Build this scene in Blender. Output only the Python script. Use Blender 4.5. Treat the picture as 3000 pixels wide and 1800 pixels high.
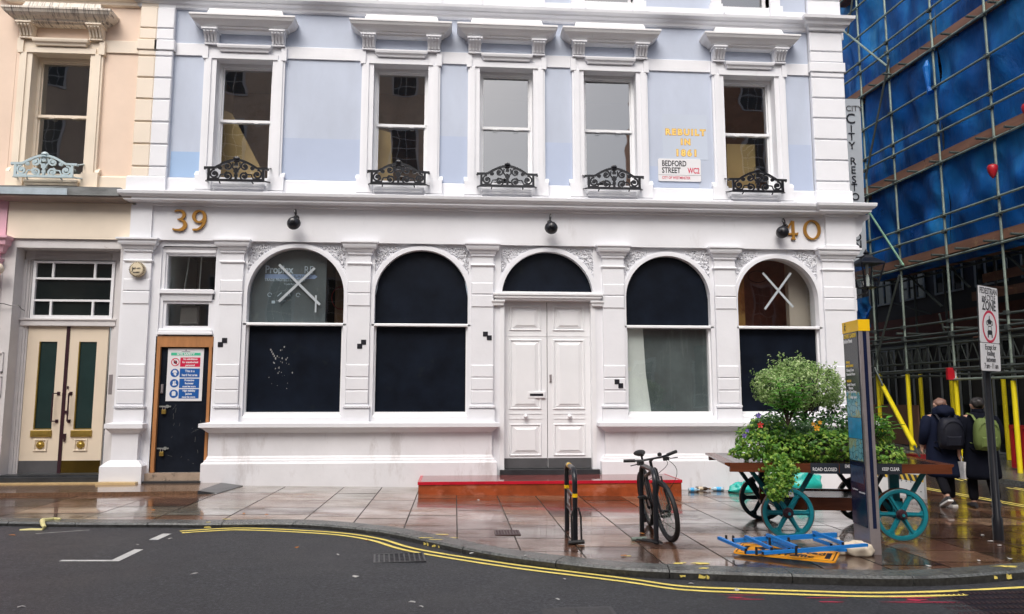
import bpy, math, random
import numpy as np
from mathutils import Vector, Matrix
for o in list(bpy.data.objects): bpy.data.objects.remove(o)
SC=bpy.context.scene; COL=SC.collection
rad=math.radians
# ---------------- camera, world, sun, exposure ----------------
YAW,PITCH,FPX=rad(4.3),rad(6.83),2210.0
CAM=Vector((0,-13.8,1.55))
cd=bpy.data.cameras.new('camera'); cam=bpy.data.objects.new('camera',cd); COL.objects.link(cam)
cd.sensor_width=36; cd.lens=36*FPX/3000; cd.clip_end=500; cd.clip_start=0.05
cam.location=CAM; cam.rotation_euler=(rad(90)+PITCH,0,-YAW); SC.camera=cam
W=bpy.data.worlds.new('World'); SC.world=W; W.use_nodes=True
nt=W.node_tree; nt.nodes.clear()
sky=nt.nodes.new('ShaderNodeTexSky'); sky.sky_type='NISHITA'; sky.sun_disc=False
SUN_EL,SUN_AZ=rad(52),rad(200)
sky.sun_elevation=SUN_EL; sky.sun_rotation=SUN_AZ; sky.air_density=1.0; sky.dust_density=6.0; sky.ozone_density=1.5
hs=nt.nodes.new('ShaderNodeHueSaturation'); hs.inputs['Saturation'].default_value=0.62
bg=nt.nodes.new('ShaderNodeBackground'); bg.inputs['Strength'].default_value=0.15
wo=nt.nodes.new('ShaderNodeOutputWorld')
nt.links.new(sky.outputs[0],hs.inputs['Color']); nt.links.new(hs.outputs[0],bg.inputs['Color']); nt.links.new(bg.outputs[0],wo.inputs['Surface'])
sl=bpy.data.lights.new('sun','SUN'); sl.energy=1.1; sl.angle=rad(40); sl.color=(1,.97,.93)
so=bpy.data.objects.new('sun',sl); COL.objects.link(so)
so.rotation_euler=(rad(90)-SUN_EL,0,-SUN_AZ+math.pi)   # light comes from azimuth SUN_AZ (clockwise from +Y)
SC.view_settings.view_transform='Standard'; SC.view_settings.look='None'; SC.view_settings.gamma=1
SC.view_settings.exposure=0.47
SC.render.engine='CYCLES'; SC.cycles.max_bounces=8; SC.cycles.glossy_bounces=4; SC.cycles.transparent_max_bounces=12
# ---------------- pixel -> world (photo measured on real planes) ----------------
_d=Vector((math.sin(YAW)*math.cos(PITCH),math.cos(YAW)*math.cos(PITCH),math.sin(PITCH)))
_r=Vector((math.cos(YAW),-math.sin(YAW),0)); _u=_r.cross(_d)
def ray(px,py): return _d+_r*((px-1500)/FPX)-_u*((py-900)/FPX)
def F(px,py,y=0):
    v=ray(px,py); return CAM+v*((y-CAM.y)/v.y)
def GZ(px,py,z=0):
    v=ray(px,py); return CAM+v*((z-CAM.z)/v.z)
def gz(x,y=0):
    z=-.03-.0175*max(-3.6,min(7,x))
    if x>8: z+=.07*max(0,y-1.4)*min(1,(x-8)/2)
    return z
ROADZ='r'
def roadz(x,y):
    s=min(1,max(0,(x+3.5)/8)); return gz(x,0)-.052-.036*s*s*(3-2*s)
def G(px,py,dz=0):
    z=-.1
    for _ in range(12):
        p=GZ(px,py,z); z=roadz(p.x,p.y) if dz=='r' else gz(p.x,p.y)+dz
    return Vector((p.x,p.y,z))
def D(px,py,dep): return CAM+ray(px,py)*dep
# ---------------- materials ----------------
def newmat(name):
    m=bpy.data.materials.new(name); m.use_nodes=True; t=m.node_tree
    return m,t,t.nodes['Principled BSDF']
def N(t,k,**kw):
    n=t.nodes.new(k)
    for a,b in kw.items(): setattr(n,a,b)
    return n
def noise(t,scale,detail=4,rough=.6,src=None,stretch=None):
    tc=N(t,'ShaderNodeTexCoord'); mp=N(t,'ShaderNodeMapping')
    if stretch: mp.inputs['Scale'].default_value=stretch
    t.links.new(tc.outputs['Object'],mp.inputs[0])
    n=N(t,'ShaderNodeTexNoise'); n.inputs['Scale'].default_value=scale; n.inputs['Detail'].default_value=detail; n.inputs['Roughness'].default_value=rough
    t.links.new(mp.outputs[0],n.inputs['Vector']); return n
def ramp(t,src,stops):
    r=N(t,'ShaderNodeValToRGB'); e=r.color_ramp.elements
    while len(e)<len(stops): e.new(.5)
    for i,(p,c) in enumerate(stops): e[i].position=p; e[i].color=(*c,1) if len(c)==3 else c
    t.links.new(src,r.inputs[0]); return r
def paint(name,col,rough=.5,var=.08,vs=2.5,bump=.15,bs=25,metal=0,spec=None,drip=None,stretch=None,specks=None,coat=0):
    m,t,b=newmat(name); b.inputs['Roughness'].default_value=rough; b.inputs['Metallic'].default_value=metal
    n=noise(t,vs,5,.6,stretch=stretch)
    r=ramp(t,n.outputs[0],[(.3,tuple(c*(1-var) for c in col)),(.7,tuple(min(1,c*(1+var)) for c in col))])
    out=r.outputs[0]
    if drip:
        n2=noise(t,drip[0],6,.7,stretch=drip[3] if len(drip)>3 else None)
        r2=ramp(t,n2.outputs[0],[(drip[1],(0,0,0)),(drip[1]+.12,(1,1,1))])
        mx=N(t,'ShaderNodeMixRGB'); mx.inputs[2].default_value=(*drip[2],1); t.links.new(out,mx.inputs[1])
        mu=N(t,'ShaderNodeMath',operation='MULTIPLY'); mu.inputs[1].default_value=.8
        t.links.new(r2.outputs[0],mu.inputs[0]); t.links.new(mu.outputs[0],mx.inputs[0]); out=mx.outputs[0]
    if specks:
        tc=N(t,'ShaderNodeTexCoord'); v=N(t,'ShaderNodeTexVoronoi'); v.inputs['Scale'].default_value=specks[0]
        mp=N(t,'ShaderNodeMapping'); mp.inputs['Scale'].default_value=(1,1,.6); t.links.new(tc.outputs['Object'],mp.inputs[0]); t.links.new(mp.outputs[0],v.inputs['Vector'])
        nn=noise(t,40,2); ad=N(t,'ShaderNodeMath',operation='MULTIPLY_ADD'); ad.inputs[1].default_value=.08
        t.links.new(nn.outputs[0],ad.inputs[0]); t.links.new(v.outputs['Distance'],ad.inputs[2])
        # only some cells carry a speck
        sep=N(t,'ShaderNodeSeparateColor'); t.links.new(v.outputs['Color'],sep.inputs[0])
        mu=N(t,'ShaderNodeMath',operation='MULTIPLY'); mu.inputs[1].default_value=specks[1]; t.links.new(sep.outputs[0],mu.inputs[0])
        lt=N(t,'ShaderNodeMath',operation='LESS_THAN'); t.links.new(ad.outputs[0],lt.inputs[0]); t.links.new(mu.outputs[0],lt.inputs[1])
        mx=N(t,'ShaderNodeMixRGB'); mx.inputs[2].default_value=(*specks[2],1); t.links.new(out,mx.inputs[1]); t.links.new(lt.outputs[0],mx.inputs[0]); out=mx.outputs[0]
    t.links.new(out,b.inputs['Base Color'])
    if coat: b.inputs['Coat Weight'].default_value=coat; b.inputs['Coat Roughness'].default_value=.1
    if bump:
        n3=noise(t,bs,6,.65); bp=N(t,'ShaderNodeBump'); bp.inputs['Strength'].default_value=bump; bp.inputs['Distance'].default_value=.01
        t.links.new(n3.outputs[0],bp.inputs['Height']); t.links.new(bp.outputs[0],b.inputs['Normal'])
    if spec is not None: b.inputs['Specular IOR Level'].default_value=spec
    return m
WHITE=paint('white_masonry_paint',(.765,.775,.81),.5,.04,1.3,.3,9,drip=(2.6,.63,(.66,.66,.68),(1,1,.3)))
WHITE2=paint('white_gloss_paint',(.79,.80,.82),.35,.03,2,.1,14)
HOODW=paint('weathered_white_hood',(.77,.77,.78),.55,.04,2,.2,20,drip=(6.0,.64,(.34,.32,.32),(6,1,.25)))
BLUE=paint('pale_blue_render',(.475,.53,.64),.6,.09,1.1,.15,14,stretch=(1,1,.45),drip=(2.2,.66,(.42,.47,.58),(1,1,.3)))
BLUE2=paint('fresh_blue_patch',(.34,.49,.72),.6,.04,.9,.12,14)
BLUE3=paint('middling_blue_patch',(.43,.50,.65),.6,.04,.9,.12,14)
GREYB=paint('grey_blue_plaque_ground',(.50,.56,.66),.6,.03,.9,.1,14)
PEACH=paint('peach_render',(.78,.61,.485),.6,.06,1.2,.12,12)
CREAM=paint('cream_render',(.80,.70,.57),.6,.06,1.2,.15,12)
CREAMQ=paint('cream_quoin',(.80,.70,.58),.55,.04,1.2,.15,12)
CREAMH=paint('stained_cream_hood',(.70,.64,.56),.6,.06,1.5,.15,12,drip=(5,.50,(.07,.06,.06),(7,1,.20)))
CREAMD=paint('cream_door_paint',(.72,.62,.49),.35,.03,2,.05,12)
OFFW=paint('old_white_joinery',(.62,.60,.60),.5,.06,3,.2,16,drip=(6,.64,(.40,.36,.34)))
PINK=paint('pink_render',(.72,.42,.50),.55,.05,1.2,.12,12)
PINKD=paint('dark_pink_render',(.45,.20,.30),.55,.05,1.2,.12,12)
LEADG=paint('dirty_lead',(.16,.17,.17),.6,.4,5,.3,20,stretch=(.6,1,2))
LEADB=paint('blue_grey_lead',(.38,.45,.50),.5,.15,5,.3,20)
BLACKB=paint('black_hoarding_board',(.005,.008,.015),.42,.4,2.0,.06,10,drip=(2.2,.60,(.012,.016,.018)),specks=(4,.075,(.5,.5,.5)),spec=.14)
BLACKD=paint('scuffed_black_door',(.010,.013,.020),.35,.3,3,.1,18,drip=(9,.69,(.12,.12,.11),(1,1,.6)),specks=(7,.08,(.4,.4,.38)),spec=.12)
SHEET=paint('grey_green_protection_sheet',(.085,.11,.12),.55,.25,1.6,.1,6,drip=(5,.58,(.17,.20,.20),(1,1,.4)))
SHEETD=paint('dark_protection_sheet',(.105,.13,.132),.45,.35,1.6,.1,6,drip=(4,.55,(.17,.20,.20),(2.5,1,.25)))
PALESH=paint('pale_green_sheet',(.78,.83,.79),.5,.08,2,.1,6)
BLACK=paint('black_metal_paint',(.012,.013,.017),.28,.2,6,.08,30,spec=.5)
BLACKM=paint('black_rubber',(.012,.012,.013),.6,.2,6,.1,30)
BLACKI=paint('cast_iron_black',(.008,.009,.013),.3,.2,6,.12,40)
ICEBL=paint('pale_blue_iron',(.45,.56,.60),.4,.08,6,.12,40)
GOLDN=paint('bronze_gilt_numeral',(.40,.20,.035),.38,.12,8,.05,30,metal=.35)
GOLDL=paint('gold_leaf_letter',(.62,.30,.02),.45,.1,20,.05,30,metal=.1)
GOLDH=paint('pale_gold_letter',(.95,.66,.18),.45,.1,20,.05,30)
TIMBER=paint('raw_orange_timber',(.42,.185,.065),.55,.2,3,.2,30,stretch=(3,1,.6))
STEPF=paint('orange_stained_plywood',(.30,.062,.018),.32,.45,2.4,.12,14,drip=(2.0,.54,(.50,.17,.10),(1,1,1.6)))
STEPT=paint('wet_brown_step_top',(.19,.05,.045),.05,.25,2.2,.04,10,spec=.7)
RED=paint('red_edge_paint',(.50,.012,.03),.25,.15,4,.08,20)
REDPL=paint('red_plastic',(.42,.012,.022),.35,.1,4,.05,20)
WHPL=paint('white_plastic',(.72,.73,.73),.4,.04,4,.05,20)
STONE=paint('worn_stone_step',(.38,.29,.22),.4,.15,6,.3,30,drip=(9,.56,(.05,.045,.04)))
SLATE=paint('dark_slate_step',(.035,.038,.042),.28,.3,5,.2,20,drip=(7,.62,(.10,.10,.10)))
APRON=paint('wet_brown_aggregate',(.15,.085,.05),.2,.45,45,.4,80,coat=.7)
YSTONE=paint('yellow_stone_edge',(.50,.36,.18),.4,.15,5,.3,20)
BRASS=paint('brass',(.48,.33,.08),.33,.15,8,.08,30,metal=.75)
BRONZ=paint('dark_bronze_kickplate',(.10,.065,.012),.25,.3,2,.05,20,metal=.6)
DGREY=paint('grey_kickplate',(.085,.085,.09),.4,.15,4,.08,20)
HANDL=paint('oxblood_iron',(.035,.012,.018),.35,.2,4,.08,20)
STEEL=paint('stainless_steel',(.42,.38,.39),.32,.06,3,.02,20,metal=.6,stretch=(1,1,8))
GALV=paint('galvanised_tube',(.24,.30,.26),.45,.3,3,.15,30,metal=.35,drip=(5,.58,(.13,.085,.05)))
GALVD=paint('dull_scaffold_tube',(.075,.09,.085),.5,.3,3,.15,30,metal=.35,drip=(5,.58,(.06,.04,.03)))
BOARD=paint('scaffold_board_timber',(.20,.10,.065),.6,.3,1.6,.25,14,stretch=(.4,.4,3),drip=(3,.58,(.34,.22,.12)))
YEL=paint('yellow_foam_sleeve',(.80,.66,.012),.45,.06,3,.08,14)
YELT=paint('yellow_cap_paint',(.92,.56,.006),.35,.04,3,.03,14)
NAVY=paint('navy_enamel',(.008,.014,.045),.18,.15,2,.02,10,spec=.6)
CHARC=paint('charcoal_panel',(.028,.034,.045),.2,.15,2,.02,10,spec=.5)
TEAL=paint('teal_cart_paint',(.006,.19,.24),.35,.2,5,.15,30,drip=(9,.62,(.02,.06,.07)))
TEALD=paint('dark_teal_iron',(.010,.035,.045),.35,.2,5,.15,30)
RUSTY=paint('rusty_tyre_rim',(.085,.035,.018),.5,.35,14,.2,40)
CARTW=paint('wet_brown_boards',(.12,.036,.016),.22,.3,3,.15,14,stretch=(.5,4,4))
CARTD=paint('wet_dark_boards',(.035,.017,.013),.12,.3,3,.12,14,stretch=(.5,4,4))
SIGNW=paint('sign_white',(.74,.74,.76),.35,.02,3,.02,10)
SIGNR=paint('sign_red',(.58,.010,.06),.35,.03,3,.02,10)
SIGNB=paint('sign_blue',(.012,.10,.36),.35,.03,3,.02,10)
SIGNG=paint('sign_green',(.06,.50,.30),.35,.03,3,.02,10)
INK=paint('black_lettering',(.012,.012,.018),.4,.02,3,0,10)
FOILW=paint('white_lettering',(.75,.76,.78),.4,.02,3,0,10)
FOILY=paint('yellow_lettering',(.80,.55,.05),.4,.02,3,0,10)
FOILG=paint('faded_grey_lettering',(.50,.60,.68),.5,.15,9,0,10)
FOILB=paint('faded_blue_band',(.25,.35,.55),.5,.15,9,0,10)
TAPE=paint('pale_masking_tape',(.42,.46,.49),.5,.08,14,.05,30)
BARK=paint('brown_stem',(.05,.035,.022),.8,.3,9,.4,40)
BLUEM=paint('blue_steel_frame',(.015,.22,.66),.32,.15,5,.08,20,drip=(12,.66,(.02,.03,.06)))
ORSIGN=paint('orange_road_sign',(.88,.36,.012),.35,.06,5,.03,20)
SACK=paint('sand_sack_cloth',(.62,.54,.42),.7,.12,6,.5,50)
BAGP=paint('turquoise_plastic_bag',(.015,.40,.34),.3,.2,4,1.0,7)
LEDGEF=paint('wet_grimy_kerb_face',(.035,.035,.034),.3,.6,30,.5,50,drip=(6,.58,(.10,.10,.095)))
LEDGE=paint('kerb_granite',(.105,.11,.105),.26,.55,38,.5,50,drip=(5,.52,(.04,.04,.038)))
YLINE=paint('road_line_yellow',(.84,.68,.16),.55,.15,9,.3,60,drip=(14,.62,(.33,.26,.09)))
WLINE=paint('road_line_white',(.58,.58,.56),.55,.12,9,.3,60,drip=(8,.66,(.2,.2,.2)))
PINKM=paint('pink_spray_mark',(.42,.03,.07),.55,.2,9,.3,60)
JOINT=paint('wet_dark_joint_mortar',(.035,.028,.022),.5,.3,9,.3,60)
def glass(name,tint=(.75,.78,.78),f=1.0,wob=.006,sc=1.0,add=.05):
    m=bpy.data.materials.new(name); m.use_nodes=True; t=m.node_tree; t.nodes.clear()
    o=N(t,'ShaderNodeOutputMaterial'); mx=N(t,'ShaderNodeMixShader'); tr=N(t,'ShaderNodeBsdfTransparent'); gl=N(t,'ShaderNodeBsdfGlossy')
    tr.inputs[0].default_value=(*tint,1); gl.inputs['Roughness'].default_value=.015; gl.inputs[0].default_value=(1,1,1,1)
    lw=N(t,'ShaderNodeLayerWeight'); lw.inputs[0].default_value=.5; pw=N(t,'ShaderNodeMath',operation='POWER'); pw.inputs[1].default_value=5; t.links.new(lw.outputs['Facing'],pw.inputs[0])
    mu=N(t,'ShaderNodeMath',operation='MULTIPLY_ADD'); mu.inputs[1].default_value=.9; mu.inputs[2].default_value=.04*f+add; mu.use_clamp=True
    t.links.new(pw.outputs[0],mu.inputs[0]); t.links.new(mu.outputs[0],mx.inputs[0])
    n=noise(t,sc,2,.4); bp=N(t,'ShaderNodeBump'); bp.inputs['Strength'].default_value=1; bp.inputs['Distance'].default_value=wob
    t.links.new(n.outputs[0],bp.inputs['Height']); t.links.new(bp.outputs[0],gl.inputs['Normal'])
    t.links.new(tr.outputs[0],mx.inputs[1]); t.links.new(gl.outputs[0],mx.inputs[2]); t.links.new(mx.outputs[0],o.inputs[0]); return m
GLASS=glass('old_window_glass',f=1.6,add=.20)
GLASSD=glass('dusty_shop_glass',(.8,.82,.82),.9,.006)
CLEAR=glass('lantern_glass',(.85,.88,.88),1,.0)
ROOMY=paint('ochre_room_wall',(.80,.56,.24),.7,.1,1,.05,10)
ROOMB=paint('brown_room_wall',(.45,.27,.16),.7,.3,1.5,.05,10,drip=(2,.55,(.33,.17,.05)))
ROOMD=paint('dark_room_lining',(.03,.028,.028),.8,.2,1,.05,10)
ROOMW=paint('pale_plaster_pier',(.50,.44,.37),.7,.1,1,.05,10)
GREENGL=paint('dark_green_door_glass',(.016,.035,.034),.12,.25,1.2,.02,3,spec=.7)
DARKGL=paint('dark_fanlight_glass',(.010,.014,.014),.10,.3,1.2,.02,3,spec=.6)
BRICKO=paint('brown_brick_far',(.38,.21,.14),.8,.2,1.5,.2,10)
STONEO=paint('buff_stone_far',(.66,.50,.38),.7,.15,1.2,.2,10)
def leafmat(name,c1,c2,c3,rough=.35,trans=.25):
    m,t,b=newmat(name); g=N(t,'ShaderNodeNewGeometry')
    r=ramp(t,g.outputs['Random Per Island'],[(0,c1),(.55,c2),(1,c3)]); t.links.new(r.outputs[0],b.inputs['Base Color'])
    b.inputs['Roughness'].default_value=rough
    tl=N(t,'ShaderNodeBsdfTranslucent'); t.links.new(r.outputs[0],tl.inputs[0]); mx=N(t,'ShaderNodeMixShader'); mx.inputs[0].default_value=trans
    o=t.nodes['Material Output']; t.links.new(b.outputs[0],mx.inputs[1]); t.links.new(tl.outputs[0],mx.inputs[2]); t.links.new(mx.outputs[0],o.inputs[0]); return m
# slab material: tone attribute + wet sheen
def slabmat(name):
    m,t,b=newmat(name); a=N(t,'ShaderNodeAttribute'); a.attribute_name='tone'
    r=ramp(t,a.outputs['Fac'],[(0,(.055,.032,.022)),(.25,(.13,.062,.038)),(.5,(.20,.115,.075)),(.75,(.27,.17,.11)),(1,(.18,.175,.145))])
    n=noise(t,1.3,6,.6,stretch=(1,2.2,1)); mx=N(t,'ShaderNodeMixRGB',blend_type='MULTIPLY'); mx.inputs[0].default_value=.8
    r2=ramp(t,n.outputs[0],[(.3,(.5,.46,.43)),(.7,(1.35,1.28,1.2))]); t.links.new(r.outputs[0],mx.inputs[1]); t.links.new(r2.outputs[0],mx.inputs[2])
    n5=noise(t,55,4,.7); mx2=N(t,'ShaderNodeMixRGB',blend_type='MULTIPLY'); mx2.inputs[0].default_value=.5
    r5=ramp(t,n5.outputs[0],[(.3,(.6,.6,.6)),(.7,(1.3,1.3,1.3))]); t.links.new(mx.outputs[0],mx2.inputs[1]); t.links.new(r5.outputs[0],mx2.inputs[2])
    t.links.new(mx2.outputs[0],b.inputs['Base Color'])
    n2=noise(t,1.1,5,.6,stretch=(1,1.8,1)); r3=ramp(t,n2.outputs[0],[(.40,(.03,.03,.03)),(.62,(.30,.30,.30))]); t.links.new(r3.outputs[0],b.inputs['Roughness'])
    b.inputs['Specular IOR Level'].default_value=.6
    nc=noise(t,.9,5,.6,stretch=(1,1.6,1)); rc=ramp(t,nc.outputs[0],[(.38,(.85,.85,.85)),(.60,(.10,.10,.10))]); t.links.new(rc.outputs[0],b.inputs['Coat Weight']); b.inputs['Coat Roughness'].default_value=.045; b.inputs['Coat IOR'].default_value=1.4
    n3=noise(t,4,6,.72,stretch=(.7,3.0,1)); bp=N(t,'ShaderNodeBump'); bp.inputs['Strength'].default_value=.45; bp.inputs['Distance'].default_value=.008
    t.links.new(n3.outputs[0],bp.inputs['Height']); t.links.new(bp.outputs[0],b.inputs['Normal']); return m
SLAB=slabmat('wet_york_stone')
def asphalt(name,c=(.040,.040,.043),ro=(.28,.55)):
    m,t,b=newmat(name); n=noise(t,.5,6,.6); n2=noise(t,32,6,.9)
    r=ramp(t,n.outputs[0],[(.3,tuple(x*.8 for x in c)),(.72,tuple(x*1.25 for x in c))])
    r2=ramp(t,n2.outputs[0],[(.40,(.30,.30,.30)),(.50,(.95,.95,.95)),(.58,(2.0,2.0,2.0)),(.66,(4.5,4.5,4.5))]); mx=N(t,'ShaderNodeMixRGB',blend_type='MULTIPLY'); mx.inputs[0].default_value=.8
    t.links.new(r.outputs[0],mx.inputs[1]); t.links.new(r2.outputs[0],mx.inputs[2]); 
    n6=noise(t,3.0,8,.85); r6=ramp(t,n6.outputs[0],[(.60,(0,0,0)),(.72,(1,1,1))]); mx3=N(t,'ShaderNodeMixRGB'); mx3.inputs[2].default_value=(.085,.088,.095,1)
    mu=N(t,'ShaderNodeMath',operation='MULTIPLY'); mu.inputs[1].default_value=.6; t.links.new(r6.outputs[0],mu.inputs[0]); t.links.new(mu.outputs[0],mx3.inputs[0]); t.links.new(mx.outputs[0],mx3.inputs[1])
    t.links.new(mx3.outputs[0],b.inputs['Base Color'])
    r3=ramp(t,n.outputs[0],[(.3,(ro[0],)*3),(.6,(ro[1],)*3)]); t.links.new(r3.outputs[0],b.inputs['Roughness'])
    n3=noise(t,50,6,.85); bp=N(t,'ShaderNodeBump'); bp.inputs['Strength'].default_value=.8; bp.inputs['Distance'].default_value=.012
    t.links.new(n3.outputs[0],bp.inputs['Height']); t.links.new(bp.outputs[0],b.inputs['Normal']); return m
ASPH=asphalt('damp_asphalt',(.034,.035,.039),(.42,.62)); 
def cobble(name):
    m,t,b=newmat(name); tc=N(t,'ShaderNodeTexCoord'); br=N(t,'ShaderNodeTexBrick'); mp=N(t,'ShaderNodeMapping'); mp.inputs['Scale'].default_value=(1,1,1)
    t.links.new(tc.outputs['Object'],mp.inputs[0]); t.links.new(mp.outputs[0],br.inputs['Vector'])
    br.inputs['Scale'].default_value=1; br.inputs['Brick Width'].default_value=.22; br.inputs['Row Height'].default_value=.12; br.inputs['Mortar Size'].default_value=.012
    br.inputs['Color1'].default_value=(.035,.03,.027,1); br.inputs['Color2'].default_value=(.06,.05,.045,1); br.inputs['Mortar'].default_value=(.01,.01,.01,1)
    t.links.new(br.outputs[0],b.inputs['Base Color']); b.inputs['Roughness'].default_value=.16; b.inputs['Specular IOR Level'].default_value=.7
    n=noise(t,14,4); ad=N(t,'ShaderNodeMath',operation='MULTIPLY_ADD'); ad.inputs[1].default_value=.4; t.links.new(n.outputs[0],ad.inputs[0])
    iv=N(t,'ShaderNodeMath',operation='SUBTRACT'); iv.inputs[0].default_value=1; t.links.new(br.outputs['Fac'],iv.inputs[1]); t.links.new(iv.outputs[0],ad.inputs[2])
    bp=N(t,'ShaderNodeBump'); bp.inputs['Strength'].default_value=.6; bp.inputs['Distance'].default_value=.015; t.links.new(ad.outputs[0],bp.inputs['Height']); t.links.new(bp.outputs[0],b.inputs['Normal']); return m
COBB=cobble('wet_setts')
def netmat():
    m,t,b=newmat('blue_debris_netting'); n=noise(t,.8,5,.55,stretch=(1,1,.6))
    r=ramp(t,n.outputs[0],[(.3,(.003,.06,.28)),(.5,(.010,.16,.58)),(.64,(.03,.32,.82)),(.76,(.16,.52,.92))]); t.links.new(r.outputs[0],b.inputs['Base Color']); b.inputs['Roughness'].default_value=.35
    tr=N(t,'ShaderNodeBsdfTransparent'); tr.inputs[0].default_value=(.25,.5,.95,1); mx=N(t,'ShaderNodeMixShader'); n2=noise(t,.7,4,.5)
    r2=ramp(t,n2.outputs[0],[(.35,(.50,.50,.50)),(.65,(.85,.85,.85))]); t.links.new(r2.outputs[0],mx.inputs[0])
    tl=N(t,'ShaderNodeBsdfTranslucent'); t.links.new(r.outputs[0],tl.inputs[0]); m2=N(t,'ShaderNodeMixShader'); m2.inputs[0].default_value=.3
    n3=noise(t,3.5,5,.6,stretch=(1,1,.5)); bp=N(t,'ShaderNodeBump'); bp.inputs['Strength'].default_value=.9; bp.inputs['Distance'].default_value=.07
    t.links.new(n3.outputs[0],bp.inputs['Height']); t.links.new(bp.outputs[0],b.inputs['Normal'])
    t.links.new(b.outputs[0],m2.inputs[1]); t.links.new(tl.outputs[0],m2.inputs[2]); t.links.new(tr.outputs[0],mx.inputs[1]); t.links.new(m2.outputs[0],mx.inputs[2])
    t.links.new(mx.outputs[0],t.nodes['Material Output'].inputs[0]); return m
NET=netmat()
def mapmat():
    m,t,b=newmat('street_map_print'); tc=N(t,'ShaderNodeTexCoord'); v=N(t,'ShaderNodeTexVoronoi'); v.feature='DISTANCE_TO_EDGE'; v.inputs['Scale'].default_value=16
    t.links.new(tc.outputs['Object'],v.inputs['Vector']); r=ramp(t,v.outputs[0],[(.02,(.02,.08,.12)),(.05,(.16,.42,.50))])
    n=noise(t,4,3); r2=ramp(t,n.outputs[0],[(.52,(0,0,0)),(.56,(1,1,1))]); mx=N(t,'ShaderNodeMixRGB'); mx.inputs[2].default_value=(.45,.42,.10,1)
    mu=N(t,'ShaderNodeMath',operation='MULTIPLY'); mu.inputs[1].default_value=.55; t.links.new(r2.outputs[0],mu.inputs[0]); t.links.new(mu.outputs[0],mx.inputs[0]); t.links.new(r.outputs[0],mx.inputs[1]); t.links.new(mx.outputs[0],b.inputs['Base Color']); b.inputs['Roughness'].default_value=.2; return m
MAPM=mapmat()
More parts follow.
